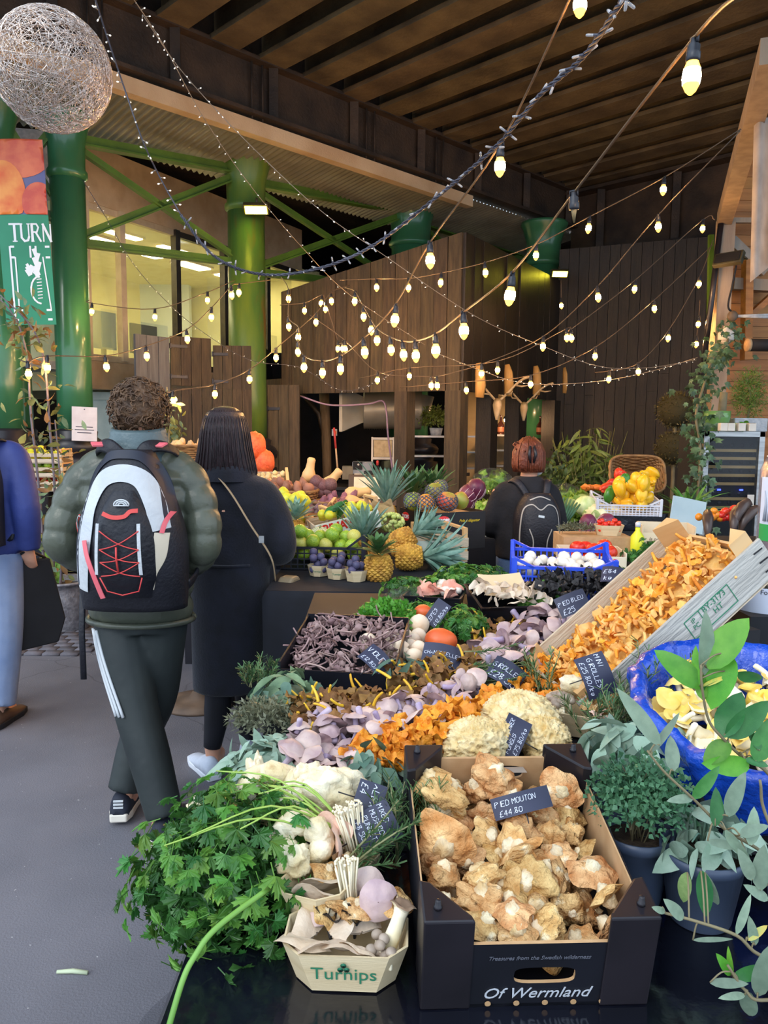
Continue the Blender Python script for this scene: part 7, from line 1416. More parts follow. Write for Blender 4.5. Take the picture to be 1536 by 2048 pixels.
# his backpack
BPK = mat('black_nylon', '#14141b', '#1e1e26', rough=.55, scale=9, bump=.2, bscale=90); GRY = mat('silver_nylon', '#b4b8bc', '#c8ccce', rough=.5, scale=6, bump=.15); REDC = mat('red_cord', '#c8383a', '#d85048', rough=.5); PNKS = mat('pink_strap', '#e05a68', '#ea7a80', rough=.5); BEI = mat('beige_nylon', '#c9bda6', '#d6cbb6', rough=.5)
bo = mo + V3(.03, -.115, 0); e = thing('backpack', 'black and silver backpack with red bungee cords and pink strap', 'backpack', T(bo))
def bw_(z): t = (z-.91)/.58; return .2*(1-.0*t)*max(.02, (1-max(0, t-.35)**2*1.35))*(.9+.1*math.sin(PI*min(1, max(0, t+.2))))
def bp(x, z):
    t = min(1, max(0, (z-.91)/.58)); k = max(0, 1-(abs(x)/bw_(z))**2.6); return -.02-(.15*math.sin(PI*(.12+.8*t))**.7+.03*max(0, .5-t))*k**.5
m = MB(); R = []; n = 40
for i in range(31):
    z = .905+.585*i/30; w = bw_(z); row = []
    for k in range(n):
        a = 2*PI*k/n; x = w*math.cos(a); y = bp(x*.985, z)*(-math.sin(a) if math.sin(a) < 0 else 0) if math.sin(a) < 0 else .03*math.sin(a)
        row.append((x, bp(w*.999*math.cos(a), z) if math.sin(a) < 0 else .02*math.sin(a)-.0, z))
    R.append(row)
m.rings(R); m.obj('main_compartment', BPK, e)
def ribbon(P, w, mt, name, lift=.004, th=.004, fn=bp, par=None):
    m = MB(); c = spline([V3(x, 0, z) for x, z in P], 6); L, Rr = [], []
    for i, p in enumerate(c):
        d = (c[min(i+1, len(c)-1)]-c[max(0, i-1)]); nn = V3(-d.z, 0, d.x).normalized()*(w/2); wid = [p-nn, p-nn*.4, p+nn*.4, p+nn]; L.append([V3(q.x, fn(q.x, q.z)-lift, q.z) for q in wid])
    n_ = len(L)
    m.grid(lambda a, t: L[min(n_-1, int(round(t*(n_-1))))][min(3, int(round(a*3)))], 3, n_-1); Lb = [[q+V3(0, th, 0) for q in r] for r in L]; m.grid(lambda a, t: Lb[min(n_-1, int(round(t*(n_-1))))][min(3, int(round(a*3)))], 3, n_-1, 0, False, True)
    return m.obj(name, mt, par or e)
ribbon([(-.165, .985), (-.15, 1.08), (-.13, 1.2), (-.115, 1.3), (-.07, 1.385), (0, 1.41), (.07, 1.385), (.115, 1.3), (.135, 1.21)], .06, GRY, 'silver_arch', .006); ribbon([(.14, 1.2), (.13, 1.12), (.1, 1.06), (.085, 1.0)], .045, BEI, 'lower_panel', .005)
ribbon([(-.19, 1.0), (-.17, 1.2), (-.13, 1.38), (-.07, 1.46), (0, 1.475), (.07, 1.46), (.13, 1.38), (.16, 1.25)], .03, mat('dark_navy_piping', '#1c2130', rough=.5), 'edge_piping', .006)
m = MB(); NX, NZ = 14, 16
def pk(a, t, l): z = .965+.385*t; wz = .108*(1-max(0, t-.45)**2*2.2)*(1-max(0, .2-t)*1.2); x = (a-.5)*2*wz; return V3(x+.012, bp(x+.012, z)-l*(.006+.03*(1-(2*a-1)**4)*(1-(2*t-1)**6)), z)
m.grid(lambda a, t: pk(a, t, 1), NX, NZ); m.obj('front_pocket', mat('black_pocket', '#101118', '#181922', rough=.5, scale=8, bump=.2), e)
pkf = lambda x, z: bp(x, z)-.036
ribbon([(-.045, 1.275), (-.01, 1.262), (.03, 1.265), (.05, 1.282), (.075, 1.285)], .014, REDC, 'pocket_trim', .008, .004, pkf)
for x in (-.052, .078): ribbon([(x-.01 if x < 0 else x, 1.24), (x-.02 if x < 0 else x+.004, 1.06)], .011, GRY, 'webbing', .008, .003, pkf)
m = MB()
for za, zb in ((1.215, 1.15), (1.15, 1.105), (1.105, 1.055)):
    for s in (1, -1):
        P = []
        for k in range(9): t = k/8; x = .012+s*(-.067+.134*t); z = za+(zb-za)*t - .012*math.sin(PI*t); P.append(V3(x, pkf(x, z)-.009, z))
        m.tube(P, .0022, 5)
m.tube([V3(x, pkf(x, z)-.009, z) for x, z in ((-.06, 1.05), (-.04, 1.0), (.012, .985), (.07, 1.0), (.085, 1.05))], .0025, 5); m.tube([V3(x, pkf(x, z)-.012, z) for x, z in ((.005, 1.16), (.004, 1.12), (.008, 1.07))], .0035, 5); m.obj('bungee_cord', REDC, e)
m = MB()
for r_, a0 in ((.024, 0), (.017, 0), (.01, 0)): m.tube([V3(.02+r_*1.1*math.cos(t), pkf(.02, 1.31)-.007, 1.303+r_*.8*math.sin(t)) for t in [PI*k/10 for k in range(11)]], .0028, 5)
m.tube([V3(-.006, pkf(.0, 1.3)-.007, 1.302), V3(.046, pkf(.04, 1.3)-.007, 1.302)], .0028, 5); m.obj('dome_logo', GRY, e)
ribbon([(-.125, 1.175), (-.115, 1.12), (-.1, 1.07), (-.085, 1.02), (-.07, .965)], .019, PNKS, 'pink_strap', .022); ribbon([(.14, 1.2), (.15, 1.24), (.165, 1.27)], .014, PNKS, 'side_strap', .01)
for x, z in ((-.19, 1.25), (.185, 1.12), (-.185, 1.1)): MB().tube([V3(x, -.03, z), V3(x*1.03, -.045, z-.03), V3(x*1.0, -.045, z-.075)], .004, 5).obj('zip_pull', REDC, e)
MB().tube([V3(-.185+.008*math.cos(t), -.05, 1.22+.028*math.sin(t)) for t in [2*PI*k/14 for k in range(15)]], .0028, 5).obj('carabiner', METAL, e)
for s in (-1, 1):
    P = [V3(s*.03-.0, -.02, 1.455), V3(s*.075-.01, -.01, 1.5), V3(s*.135-.015, .07, 1.492), V3(s*.155-.015, .2, 1.43), V3(s*.16-.015, .29, 1.3), V3(s*.17, .28, 1.15), V3(s*.2, .12, 1.02), V3(s*.19, -.0, .98)]
    MB().tube(spline(P, 6), .028, 8, 0, True, .3, (1, 0, 0)).obj('shoulder_strap', BPK, e); MB().box((0, 0, 0), (.045, .03, .006)).obj('red_patch', PNKS, e, T(s*.115-.012, .0, 1.507) @ RZ(s*-35) @ RX(24), False)
MB().tube([V3(-.2, -.0, .99), V3(-.21, .0, .8), V3(-.205, -.01, .62)], .012, 6, 0, True, .3).obj('hanging_strap', BPK, e)
# ------------------------------------------------------------ woman in long coat
wo = V3(-.685, 3.37, 0); e = thing('person', 'person with a dark bob in a long black coat and white trainers', 'person', T(wo))
j = dict(pelvis=V3(0, .02, .88), waist=V3(0, .02, 1.02), chest=V3(0, .02, 1.22), neck=V3(-.01, .02, 1.39), head=V3(-.015, .04, 1.525), sh_l=V3(-.16, .02, 1.3), el_l=V3(-.2, .03, 1.04), wr_l=V3(-.1, .22, 1.0), sh_r=V3(.17, .02, 1.29), el_r=V3(.225, .02, 1.03), wr_r=V3(.13, .22, 1.02), hip_l=V3(-.07, .02, .85), kn_l=V3(-.05, -.02, .46), an_l=V3(-.085, .0, .1), hip_r=V3(.07, .02, .85), kn_r=V3(.05, .08, .46), an_r=V3(.04, .2, .09))
body(e, j, .92); COAT = mat('black_wool_coat', '#0c0e17', '#141724', scale=12, rough=.9, sheen=.15, bump=.2, bscale=120)
m = MB(); coat_rings(m, [(.39, -.02, .03, .155, .13), (.6, -.01, .02, .165, .135), (.85, 0, .02, .175, .14), (1.05, 0, .02, .18, .135), (1.25, .005, .02, .205, .125), (1.33, .005, .02, .185, .105), (1.37, 0, .02, .11, .085)], 30)
for k in 'lr': g_ = -1 if k == 'l' else 1; limb(m, [V3(g_*.07, .02, 1.31), V3(g_*.15, .02, 1.275), (j['sh_'+k]+j['el_'+k])/2+V3(g_*.01, 0, 0), j['el_'+k], j['wr_'+k]], [.06, .072, .074, .07, .056], 14)
o = m.obj('long_coat', COAT, e); voxel(o, .0105, 4)
m = MB(); m.rings([[(-.01+r*1.1*math.cos(2*PI*k/26), .02+r*math.sin(2*PI*k/26), z) for k in range(26)] for r, z in ((.125, 1.34), (.115, 1.38), (.105, 1.41), (.095, 1.405), (.09, 1.36))], 0, False); m.obj('coat_collar', COAT, e); MB().tube([V3(.0+.179*math.cos(t), .02+.141*math.sin(t), .98) for t in [PI*1.15+k*.07 for k in range(26)]], .006, 5).obj('coat_seam', COAT, e)
LEG = mat('black_leggings', '#0f1016', '#171821', rough=.7, scale=9); m = MB(); limb(m, [V3(-.065, .02, .7), j['kn_l'], V3(-.06, -.01, .3), j['an_l']+V3(0, -.01, .03)], [.075, .062, .06, .04]); o = m.obj('leggings', LEG, e); m = MB(); limb(m, [V3(.065, .02, .7), j['kn_r'], j['an_r']], [.075, .06, .04]); m.obj('leggings', LEG, e)
TRN = mat('pale_trainer', '#c3cad8', '#d2d8e4', rough=.6, scale=30); a = j['an_l']; shoe(e, V3(-.1, -.02, .0), 34, TRN, mat('white_sole', '#dfe3ea', rough=.5), .98); shoe(e, V3(.045, .2, .0), -5, TRN, SOLE, .98)
HAIR2 = mat('dark_bob_hair', '#1d1518', '#36262a', scale=26, rough=.3, stretch=(8, 8, .5), bump=.5, bscale=60); hc = j['head']; R = []
for t, rx, ry, z in ((0, .012, .012, .139), (1, .048, .055, .131), (2, .08, .09, .108), (3, .1, .112, .055), (4, .108, .12, -.01), (5, .118, .118, -.07), (6, .13, .115, -.12), (7, .138, .108, -.165), (8, .128, .095, -.172)):
    R.append([(hc.x+rx*math.cos(2*PI*k/40)*(1+.018*math.sin(k*5.1)), hc.y-.012+ry*math.sin(2*PI*k/40)*(1+.018*math.sin(k*4.3))*(1 if math.sin(2*PI*k/40) < .55 or z > .05 else .55), hc.z+z+.008*math.sin(k*2.7)*(t > 5)) for k in range(40)])
m = MB(); m.rings(R)
for k in range(150):
    a = U(PI*.85, 2.15*PI); P = []
    for q in range(7): t = 1.5+q*1.02; i = int(t); f = t-i; r0_, r1x = R[i], R[min(8, i+1)]; kk = int(a/(2*PI)*40) % 40; P.append((V3(*r0_[kk])*(1-f)+V3(*r1x[kk])*f) + V3(math.cos(a), math.sin(a), 0)*.003)
    m.tube(P, [.002, .003, .0035, .0035, .0035, .003, .0015], 4)
m.obj('hair', HAIR2, e)
TAN = mat('olive_tan_leather', '#7a6c54', '#8c7d62', rough=.5, scale=7); ho = wo; e = thing('handbag', 'olive tan leather handbag hanging at the coat side on a thin strap', 'bag', T(ho))
MB().poly([(-.07, 0), (.07, 0), (.06, .17), (.03, .2), (-.03, .2), (-.06, .17)], .07, T(.235, .0, .72) @ RZ(70) @ RX(90)).obj('bag_body', TAN, e, None, False, .012); MB().box((.235, .0, .89), (.07, .12, .02)).obj('flap', TAN, e, RZ(-6), False, .004)
MB().tube(spline([V3(.21, -.03, .9), V3(.2, -.1, 1.02), V3(.12, -.127, 1.16), V3(.04, -.12, 1.29), V3(-.04, -.07, 1.375), V3(-.075, .04, 1.372)], 6), .0095, 6, 0, True, .3, (0, 1, 0)).obj('strap', mat('tan_strap', '#a08a6c', '#b09a7a', rough=.5), e); MB().box((.165, -.128, 1.1), (.022, .008, .03)).obj('buckle', METAL, e, None, False)
# ------------------------------------------------------------ woman with black backpack
bo_ = V3(.87, 4.66, 0); e = thing('person', 'person with clipped auburn hair in black top and jeans choosing vegetables', 'person', T(bo_))
j = dict(pelvis=V3(0, .03, .82), waist=V3(0, .03, .95), chest=V3(0, .03, 1.12), neck=V3(.01, .05, 1.27), head=V3(.03, .09, 1.385), sh_l=V3(-.16, .04, 1.2), el_l=V3(-.215, .05, .98), wr_l=V3(-.12, .26, .93), sh_r=V3(.16, .04, 1.2), el_r=V3(.195, .03, .97), wr_r=V3(.15, .25, .93), hip_l=V3(-.08, .03, .8), kn_l=V3(-.085, .05, .43), an_l=V3(-.09, .0, .08), hip_r=V3(.08, .03, .8), kn_r=V3(.085, .05, .43), an_r=V3(.09, .0, .08))
body(e, j, .92, -35); BTOP = mat('black_knit', '#131317', '#1c1c21', rough=.9, scale=14, bump=.2)
m = MB(); coat_rings(m, [(.79, 0, .03, .18, .14), (.87, 0, .03, .182, .14), (1.0, 0, .03, .175, .13), (1.15, 0, .03, .195, .12), (1.24, 0, .04, .15, .1), (1.29, .01, .05, .075, .075)], 28)
for k in 'lr': g_ = -1 if k == 'l' else 1; limb(m, [V3(g_*.07, .04, 1.21), V3(g_*.145, .04, 1.18), j['el_'+k], j['wr_'+k]], [.05, .065, .062, .05], 12)
o = m.obj('black_top', BTOP, e); voxel(o, .012, 4)
JEAN = mat('blue_jeans', '#4a6690', '#5f7ba4', scale=6, rough=.8, bump=.2, bscale=120); m = MB(); coat_rings(m, [(.7, 0, .03, .15, .12), (.84, 0, .03, .16, .13)], 20)
for k in 'lr': limb(m, [j['hip_'+k], j['kn_'+k], j['an_'+k]], [.1, .08, .07], 12); 
o = m.obj('jeans', JEAN, e); voxel(o, .013, 3)
for k in 'lr': a = j['an_'+k]; shoe(e, V3(a.x, a.y, 0), 0, BLACK, BLACK)
HAIR3 = mat('auburn_hair', '#5a2a1a', '#7a4028', scale=24, rough=.45, bump=.5, bscale=50); hc = j['head']+V3(-.015, -.012, .02); m = MB(); m.ball(hc, (.092, .1, .105), 26, 18, 0, lambda d: (1+.06*nz(d.x*5, d.y*5, d.z*5))*(1-.5*max(0, d.y-.05)*max(0, .4-d.z)*(1 if d.x > -.4 else .4)))
for k in range(90):
    a = U(PI, 2*PI); P = [hc + V3(.094*math.cos(a)*q, .1*math.sin(a)*q, z) for q, z in ((1.0, -.09), (1.08, -.04), (1.05, .03), (.8, .085), (.4, .12))]; m.tube(P, [.003, .004, .004, .003, .002], 4)
for k in range(16): d = V3(U(-1, .2), U(-1, .3), U(.2, 1)).normalized(); m.tube([hc+d*.09, hc+d*.12+V3(0, 0, .01), hc+d*.13+V3(U(-.02, .02), 0, -.01)], [.006, .005, .001], 4)
m.obj('hair', HAIR3, e); m = MB()
for s in (-1, 1): m.tube([hc+V3(s*.012, -.105, .07), hc+V3(s*.02, -.12, .02), hc+V3(s*.01, -.115, -.03)], [.008, .01, .006], 6)
m.obj('hair_clip', BLACKI, e); MB().ball(j['head']+V3(.045, .055, -.055), (.05, .06, .045), 12, 8).obj('face_mask', mat('white_mask', '#d8d6d2', rough=.7), e)
po = bo_ + V3(.04, -.09, 0); e = thing('backpack', 'plain black backpack with grey piping on the auburn haired person', 'backpack', T(po))
def bw3(z): t = (z-.78)/.42; return .14*max(.1, 1-max(0, t-.6)**2*3)
def bp3(x, z): t = min(1, max(0, (z-.78)/.42)); return -.015-(.13*math.sin(PI*(.15+.72*t))**.6)*max(0, 1-(abs(x)/bw3(z))**3)**.5
m = MB(); R = []
for i in range(21):
    z = .775+.425*i/20; w = bw3(z); R.append([(w*math.cos(2*PI*k/32), bp3(w*.999*math.cos(2*PI*k/32), z) if math.sin(2*PI*k/32) < 0 else .02*math.sin(2*PI*k/32), z) for k in range(32)])
m.rings(R); m.obj('main_compartment', BPK, e); GP2 = mat('grey_piping', '#a8a29a', rough=.5)
for P in ([(-.1, .8), (-.115, .95), (-.1, 1.1), (-.05, 1.14), (0, 1.11), (.05, 1.14), (.1, 1.1), (.115, .95), (.1, .8)], [(-.05, .79), (-.04, .92), (-.065, 1.0)], [(.05, .79), (.04, .92), (.065, 1.0)], [(-.06, 1.165), (0, 1.185), (.06, 1.165)]): ribbon(P, .006, GP2, 'piping', .003, .002, bp3)
ribbon([(-.015, 1.075), (.02, 1.07)], .013, METAL, 'maker_badge', .004, .003, bp3)
for s in (-1, 1): MB().tube(spline([V3(s*.05, -.02, 1.17), V3(s*.09-.02, .03, 1.26), V3(s*.12-.03, .12, 1.25), V3(s*.13-.03, .22, 1.1), V3(s*.13, .1, .85)], 6), .022, 6, 0, True, .3, (1, 0, 0)).obj('shoulder_strap', BPK, e)
# ------------------------------------------------------------ person at the left edge
lo_ = V3(-2.1, 3.98, 0); e = thing('person', 'person in blue jacket and jeans with a dark rucksack leaving along the aisle', 'person', T(lo_))
j = dict(pelvis=V3(0, .03, .95), waist=V3(0, .03, 1.1), chest=V3(0, .03, 1.32), neck=V3(0, .03, 1.52), head=V3(0, .05, 1.65), sh_l=V3(-.19, .03, 1.43), el_l=V3(-.24, .0, 1.15), wr_l=V3(-.22, .1, .92), sh_r=V3(.19, .03, 1.43), el_r=V3(.245, -.02, 1.15), wr_r=V3(.23, .03, .93), hip_l=V3(-.085, .03, .9), kn_l=V3(-.1, .1, .5), an_l=V3(-.1, .12, .1), hip_r=V3(.085, .03, .9), kn_r=V3(.1, .0, .5), an_r=V3(.09, -.08, .11))
body(e, j); BJ = mat('blue_jacket', '#26336e', '#313f80', rough=.6, scale=5, bump=.25, bscale=12); m = MB(); coat_rings(m, [(.9, 0, .03, .19, .13), (1.1, 0, .03, .195, .14), (1.3, 0, .02, .22, .14), (1.42, 0, .02, .19, .11), (1.5, 0, .03, .09, .08)], 28)
for k in 'lr': g_ = -1 if k == 'l' else 1; limb(m, [V3(g_*.08, .03, 1.43), V3(g_*.175, .03, 1.4), j['el_'+k], j['wr_'+k]], [.06, .076, .072, .06], 12)
o = m.obj('blue_jacket', BJ, e); voxel(o, .012, 4); PJ = mat('pale_jeans', '#64789c', '#8694b0', scale=4, rough=.8, bump=.3, bscale=10); m = MB(); coat_rings(m, [(.8, 0, .03, .16, .12), (.98, 0, .03, .17, .13)], 22)
for k in 'lr': limb(m, [j['hip_'+k], j['kn_'+k], j['an_'+k]], [.11, .09, .085], 14)
o = m.obj('jeans', PJ, e); voxel(o, .013, 3); BRN = mat('brown_leather_shoe', '#4a3426', '#5d4432', rough=.5, scale=9)
for k in 'lr': a = j['an_'+k]; shoe(e, V3(a.x, a.y, .0), -4, BRN, BLACK, 1.1)
MB().ball(j['head']+V3(0, -.01, .025), (.085, .1, .1), 20, 14, 0, lambda d: 1-.4*max(0, d.y)*max(0, .3-d.z)).obj('hair', HAIR1, e)
e = thing('backpack', 'plain dark grey rucksack on the person in the blue jacket', 'backpack', T(lo_+V3(.0, -.1, 0))); m = MB(); R = []
for i in range(17):
    t = i/16; z = .96+.5*t; w = .165*(1-max(0, t-.6)**2*2.2); R.append([(w*math.cos(2*PI*k/28), (-.17*math.sin(PI*(.15+.7*t))**.6*abs(math.sin(2*PI*k/28))**.5 if math.sin(2*PI*k/28) < 0 else .02), z) for k in range(28)])
m.rings(R); m.obj('main_compartment', mat('charcoal_nylon', '#2a2a30', '#37363c', rough=.6, scale=8, bump=.2), e); MB().tube(spline([V3(.07, -.01, 1.45), V3(.12, .08, 1.5), V3(.14, .2, 1.42), V3(.15, .25, 1.2), V3(.17, .05, .98)], 6), .026, 6, 0, True, .3, (1, 0, 0)).obj('shoulder_strap', BPK, e); MB().tube([V3(.1, -.1, .97), V3(.11, -.12, .93), V3(.1, -.11, .88)], .008, 5).obj('side_buckle', BPK, e)
e = thing('tote_bag', 'black tote bag carried low by the person in the blue jacket', 'bag', T(lo_+V3(.2, .06, 0))); MB().poly([(-.14, 0), (.13, .03), (.17, .16), (.1, .5), (-.1, .5)], .03, T(.0, .03, .36) @ RZ(35) @ RX(90)).obj('bag_body', BLACK, e, None, False, .008); MB().tube([V3(-.07, -.04, .86), V3(.03, -.03, .92), V3(.07, .07, .86)], .008, 5).obj('handle', BLACK, e)
# ================================================================== kitchen, antlers, right corner, left planter
def pz(px, py, Y): return at(px, py, Y)
# duct and hopper
e = thing('extract_duct', 'ribbed silver extract duct with square hopper in the kitchen opening', 'duct', T(pz(760, 820, 10.6)))
m = MB(); m.tube([(-.22+.016*k, 0, 0) for k in range(50)], [.255+(.008 if k % 2 else 0) for k in range(50)], 24); m.obj('ribbed_pipe', GALV, e)
m = MB(); m.rings([[(-.22, .24*math.cos(t), .24*math.sin(t)) for t in (.785, 2.356, 3.927, 5.498)], [(-.5, .42*math.cos(t), .42*math.sin(t)) for t in (.785, 2.356, 3.927, 5.498)], [(-.54, .42*math.cos(t), .42*math.sin(t)) for t in (.785, 2.356, 3.927, 5.498)]]); m.obj('hopper', GALV, e, None, False)
MB().tube([pz(845, 790, 10.6)-pz(760, 820, 10.6), pz(835, 850, 10.6)-pz(760, 820, 10.6)], [.16, .12], 16).obj('hood_cone', GALV, e)
e = thing('tree_post', 'rough round timber post inside the kitchen opening', 'post', T(pz(652, 860, 10.65).x, 10.65, 0)); MB().tube([(0, 0, .0), (.02, 0, .8), (0, 0, 1.5), (-.03, 0, 2.1)], [.07, .06, .065, .07], 10).obj('trunk', mat('rough_post', '#5a4a34', '#73614a', rough=.8, scale=6, stretch=(4, 4, .5), bump=.5), e)
MB().tube([(0, 0, 1.3), (-.1, 0, 1.75), (-.35, 0, 2.05)], [.03, .035, .03], 8).obj('bent_brace', WOODD, e)
e = thing('switch_box', 'grey switch box with an orange rotary handle on the round post', 'switch', T(pz(669, 865, 10.2))); MB().box((0, 0, 0), (.07, .05, .09)).obj('box', CONCG, e, None, False, .006); MB().box((.01, -.03, 0), (.035, .02, .05)).obj('handle', mat('orange_plastic', '#e0641a', rough=.4), e, None, False, .004)
e = thing('broom_handle', 'red and tan broom handle leaning by the kitchen counter', 'broom', T(pz(676, 950, 10.15))); MB().tube([(0, 0, 0), (-.03, 0, .35)], .012, 6).obj('lower_pole', mat('tan_pole', '#d9b48a', rough=.5), e); MB().tube([(-.03, 0, .35), (-.055, 0, .62)], .014, 6).obj('red_grip', REDC, e); MB().box((.005, 0, -.02), (.06, .04, .03)).obj('brush_head', CARD, e, None, False)
e = thing('folding_stool', 'tall white folding stool with rush seat in the kitchen', 'stool', T(pz(765, 950, 10.2))); WT = mat('white_paint', '#c9c0b2', '#d8d0c2', rough=.5)
for x in (-.14, .14): MB().box((x, 0, .22), (.022, .025, .56)).obj('leg', WT, e, None, False); MB().box((x, .14, .2), (.022, .025, .52)).obj('leg', WT, e, None, False)
for z in (.48, .22): MB().box((0, 0, z), (.28, .02, .03)).obj('rail', WT, e, None, False)
MB().box((0, .06, .35), (.24, .12, .22)).obj('rush_seat', mat('rush', '#b09a74', '#c4af88', rough=.8, scale=20), e, None, False)
e = thing('receipt_printer', 'black and grey receipt printer on the kitchen counter', 'printer', T(pz(725, 940, 10.0))); MB().box((0, 0, .03), (.26, .2, .16)).obj('body', mat('printer_grey', '#6f747a', '#8a9096', rough=.4), e, None, False, .01); MB().box((-.06, -.102, .06), (.12, .01, .1)).obj('front_panel', BLACK, e, None, False); MB().lathe([(.014, 0), (.014, .006)], 12, 0, T(-.05, -.108, .075) @ RX(90)).obj('button', WT, e); MB().box((.0, -.14, -.045), (.2, .12, .012)).obj('tray', WT, e, None, False)
MB().box((0, 0, 0), (.14, .2, .17)).obj('grey_box', mat('khaki_box', '#6b6250', '#7a715e', rough=.7), None, T(pz(696, 945, 10.0)), False); tag(COL.objects[-1], 'khaki box beside the receipt printer', 'box')
e = thing('sauce_bottle', 'bottle with a red cap on the kitchen counter', 'bottle', T(pz(755, 940, 9.95))); MB().lathe([(.03, -.05), (.03, .03), (.014, .06)], 10).obj('body', BLACK, e); MB().lathe([(.016, .06), (.018, .11), (.01, .125)], 10).obj('cap', REDC, e)
e = thing('menu_lectern', 'framed menu on a dark sloping lectern behind the standing pineapple', 'sign', T(pz(745, 1000, 8.2).x, 8.2, 0)); fr = T(0, 0, .9) @ RX(-25)
MB().box((0, 0, .0), (.52, .05, .36)).obj('frame', mat('dark_frame', '#3a2c22', '#4a3a2c', rough=.5), e, fr, False, .01); MB().box((0, -.03, .02), (.4, .01, .25)).obj('menu_sheet', mat('menu_cream', '#d8ceb8', '#c4b89c', scale=14, rough=.7), e, fr, False)
for x in (-.2, .2): MB().box((x, .05, .4), (.04, .04, .8)).obj('leg', BLACK, e, None, False)
# shelves seen through the right openings
def shelf(px0, px1, zs, Y, lab, dep=.3):
    a, c = pz(px0, 860, Y).x, pz(px1, 860, Y).x; e = thing('steel_shelf', lab, 'shelf', T((a+c)/2, Y, 0)); w = c-a
    for z in zs: MB().box((0, 0, z), (w, dep, .025)).obj('shelf_board', METAL, e, None, False)
    for x in (-w/2, w/2):
        for y in (-dep/2, dep/2): MB().box((x, y, max(zs)/2), (.025, .025, max(zs))).obj('upright', METAL, e, None, False)
    return e
shelf(818, 900, (1.2, 1.46), 10.4, 'steel shelf between the cabin posts with the leafy plant'); shelf(925, 965, (.98, 1.22, 1.45), 11.6, 'steel shelf in the pantry beside the cabin corner post'); shelf(980, 1030, (1.0, 1.24, 1.47), 12.0, 'steel shelf in the pantry with dark bottles')
p = pz(872, 866, 10.4); e = thing('potted_plant', 'bushy yellow green plant on the steel shelf', 'potted plant', T(p.x, 10.4, 1.475)); MB().lathe([(.07, 0), (.09, .1), (.085, .1)], 16).obj('pot', CONCG, e); fuzz(e, leafmat('bushy_leaf', '#6f7f30', '#8f9a44', .2), 1100, (.24, .2, .17), .05, .02, 'foliage', -.6, (0, 0, .22))
for px, Y in ((1000, 12.0), (1015, 12.0), (1078, 12.2)):
    p = pz(px, 870, Y); e = thing('wine_bottle', 'dark glass bottle on the pantry shelf', 'bottle', T(p.x, Y-.05, 1.485), 'pantry bottles'); MB().lathe([(.05, 0), (.055, .01), (.055, .14), (.02, .2), (.018, .28), (.02, .29)], 14).obj('glass', mat('brown_glass', '#2a1410', '#3a2018', rough=.1), e); MB().lathe([(.0555, .04), (.0555, .11)], 14, 0, None, False).obj('label', mat('rust_label', '#7a4a34', rough=.6), e)
e = thing('pendant_lamp', 'small lit pendant lamp in the pantry', 'lamp', T(pz(1013, 838, 11.5))); MB().lathe([(.001, .05), (.03, .045), (.06, .0), (.055, 0), (.02, .04)], 14, 0, None, False).obj('shade', BLACKI, e); MB().ball((0, 0, -.02), .035, 10, 7).obj('bulb', mat('pantry_bulb', '#ffe0b0', emit=600, ecol='#ffc890'), e); MB().tube([(0, 0, .05), (0, 0, .6)], .004, 5).obj('cord', BLACK, e)
e = thing('dish_rack', 'wooden crate of dishes on the rear counter', 'crate', T(pz(955, 985, 10.6).x, 10.6, .66)); MB().box((0, 0, .08), (.34, .2, .16)).obj('box', CARD, e, None, False); MB().box((0, 0, .2), (.2, .14, .03)).obj('plates', WT, e, None, False); MB().box((0, -.02, .25), (.1, .1, .06)).obj('small_box', PLY, e, None, False)
# antler skulls and bark slabs
BONE = mat('bone', '#c4a678', '#d8be94', scale=12, rough=.65, bump=.3)
def skull(px, py, off, lab, s=1.0):
    q = onBC(px, -.0); p = pz(px, py, q.y-.55); e = thing('antler_skull', lab, 'skull', T(p) @ RZ(-12) @ SC(s)); MB().tube([(0, 0, .08), (0, -.05, .03), (.0, -.08, -.06), (0, -.08, -.15)], [.045, .055, .038, .015], 10).obj('skull', BONE, e)
    for k in (-1, 1):
        m = MB(); m.tube(spline([V3(k*.03, 0, .09), V3(k*.1, .05, .16), V3(k*.2, .06, .27), V3(k*.3, .0, .34), V3(k*.38, -.06, .36)], 5), .016, 6); m.tube([V3(k*.1, .05, .16), V3(k*.16, -.06, .16), V3(k*.18, -.12, .19)], [.013, .011, .004], 6); m.tube([V3(k*.2, .06, .27), V3(k*.28, .02, .25), V3(k*.36, -.04, .26)], [.013, .011, .004], 6); m.obj('antler', BONE, e)
skull(995, 815, 0, 'deer skull with antlers on the first dark kitchen post'); skull(1048, 820, 0, 'deer skull with antlers on the second dark kitchen post', .95)
BARK = mat('split_wood', '#b98a48', '#cfa05a', scale=6, rough=.6, stretch=(3, 3, .5), bump=.3)
for px, lab in ((932, 'by the cabin corner'), (990, 'above the first antler skull'), (1048, 'above the second antler skull'), (1113, 'at the end of the kitchen wall')):
    q = onBC(px if px < 1100 else 1108); p = q - bcn*-.06; e = inst('wood_slab', MB().tube([(0, 0, -.19), (.01, 0, -.05), (0, 0, .1), (-.02, 0, .2)], [.05, .062, .055, .03], 8, 0, True, .5).mesh('wood_slab', BARK), T(p.x+bcn.x*.1, p.y+bcn.y*.1, pz(px, 762, q.y).z), 'pale split log slab hung on the kitchen wall ' + lab, 'slab')
MB().tube(spline([pz(600, 792, 10.0), pz(660, 810, 9.9), pz(735, 808, 9.8), pz(765, 802, 9.7), pz(773, 825, 9.7), pz(776, 870, 9.7), pz(785, 940, 9.7)], 8), .012, 6).obj('hanging_cable', mat('mauve_cable', '#8a7086', '#9c8296', rough=.4), None); tag(COL.objects[-1], 'mauve cable drooping across the kitchen opening', 'cable')
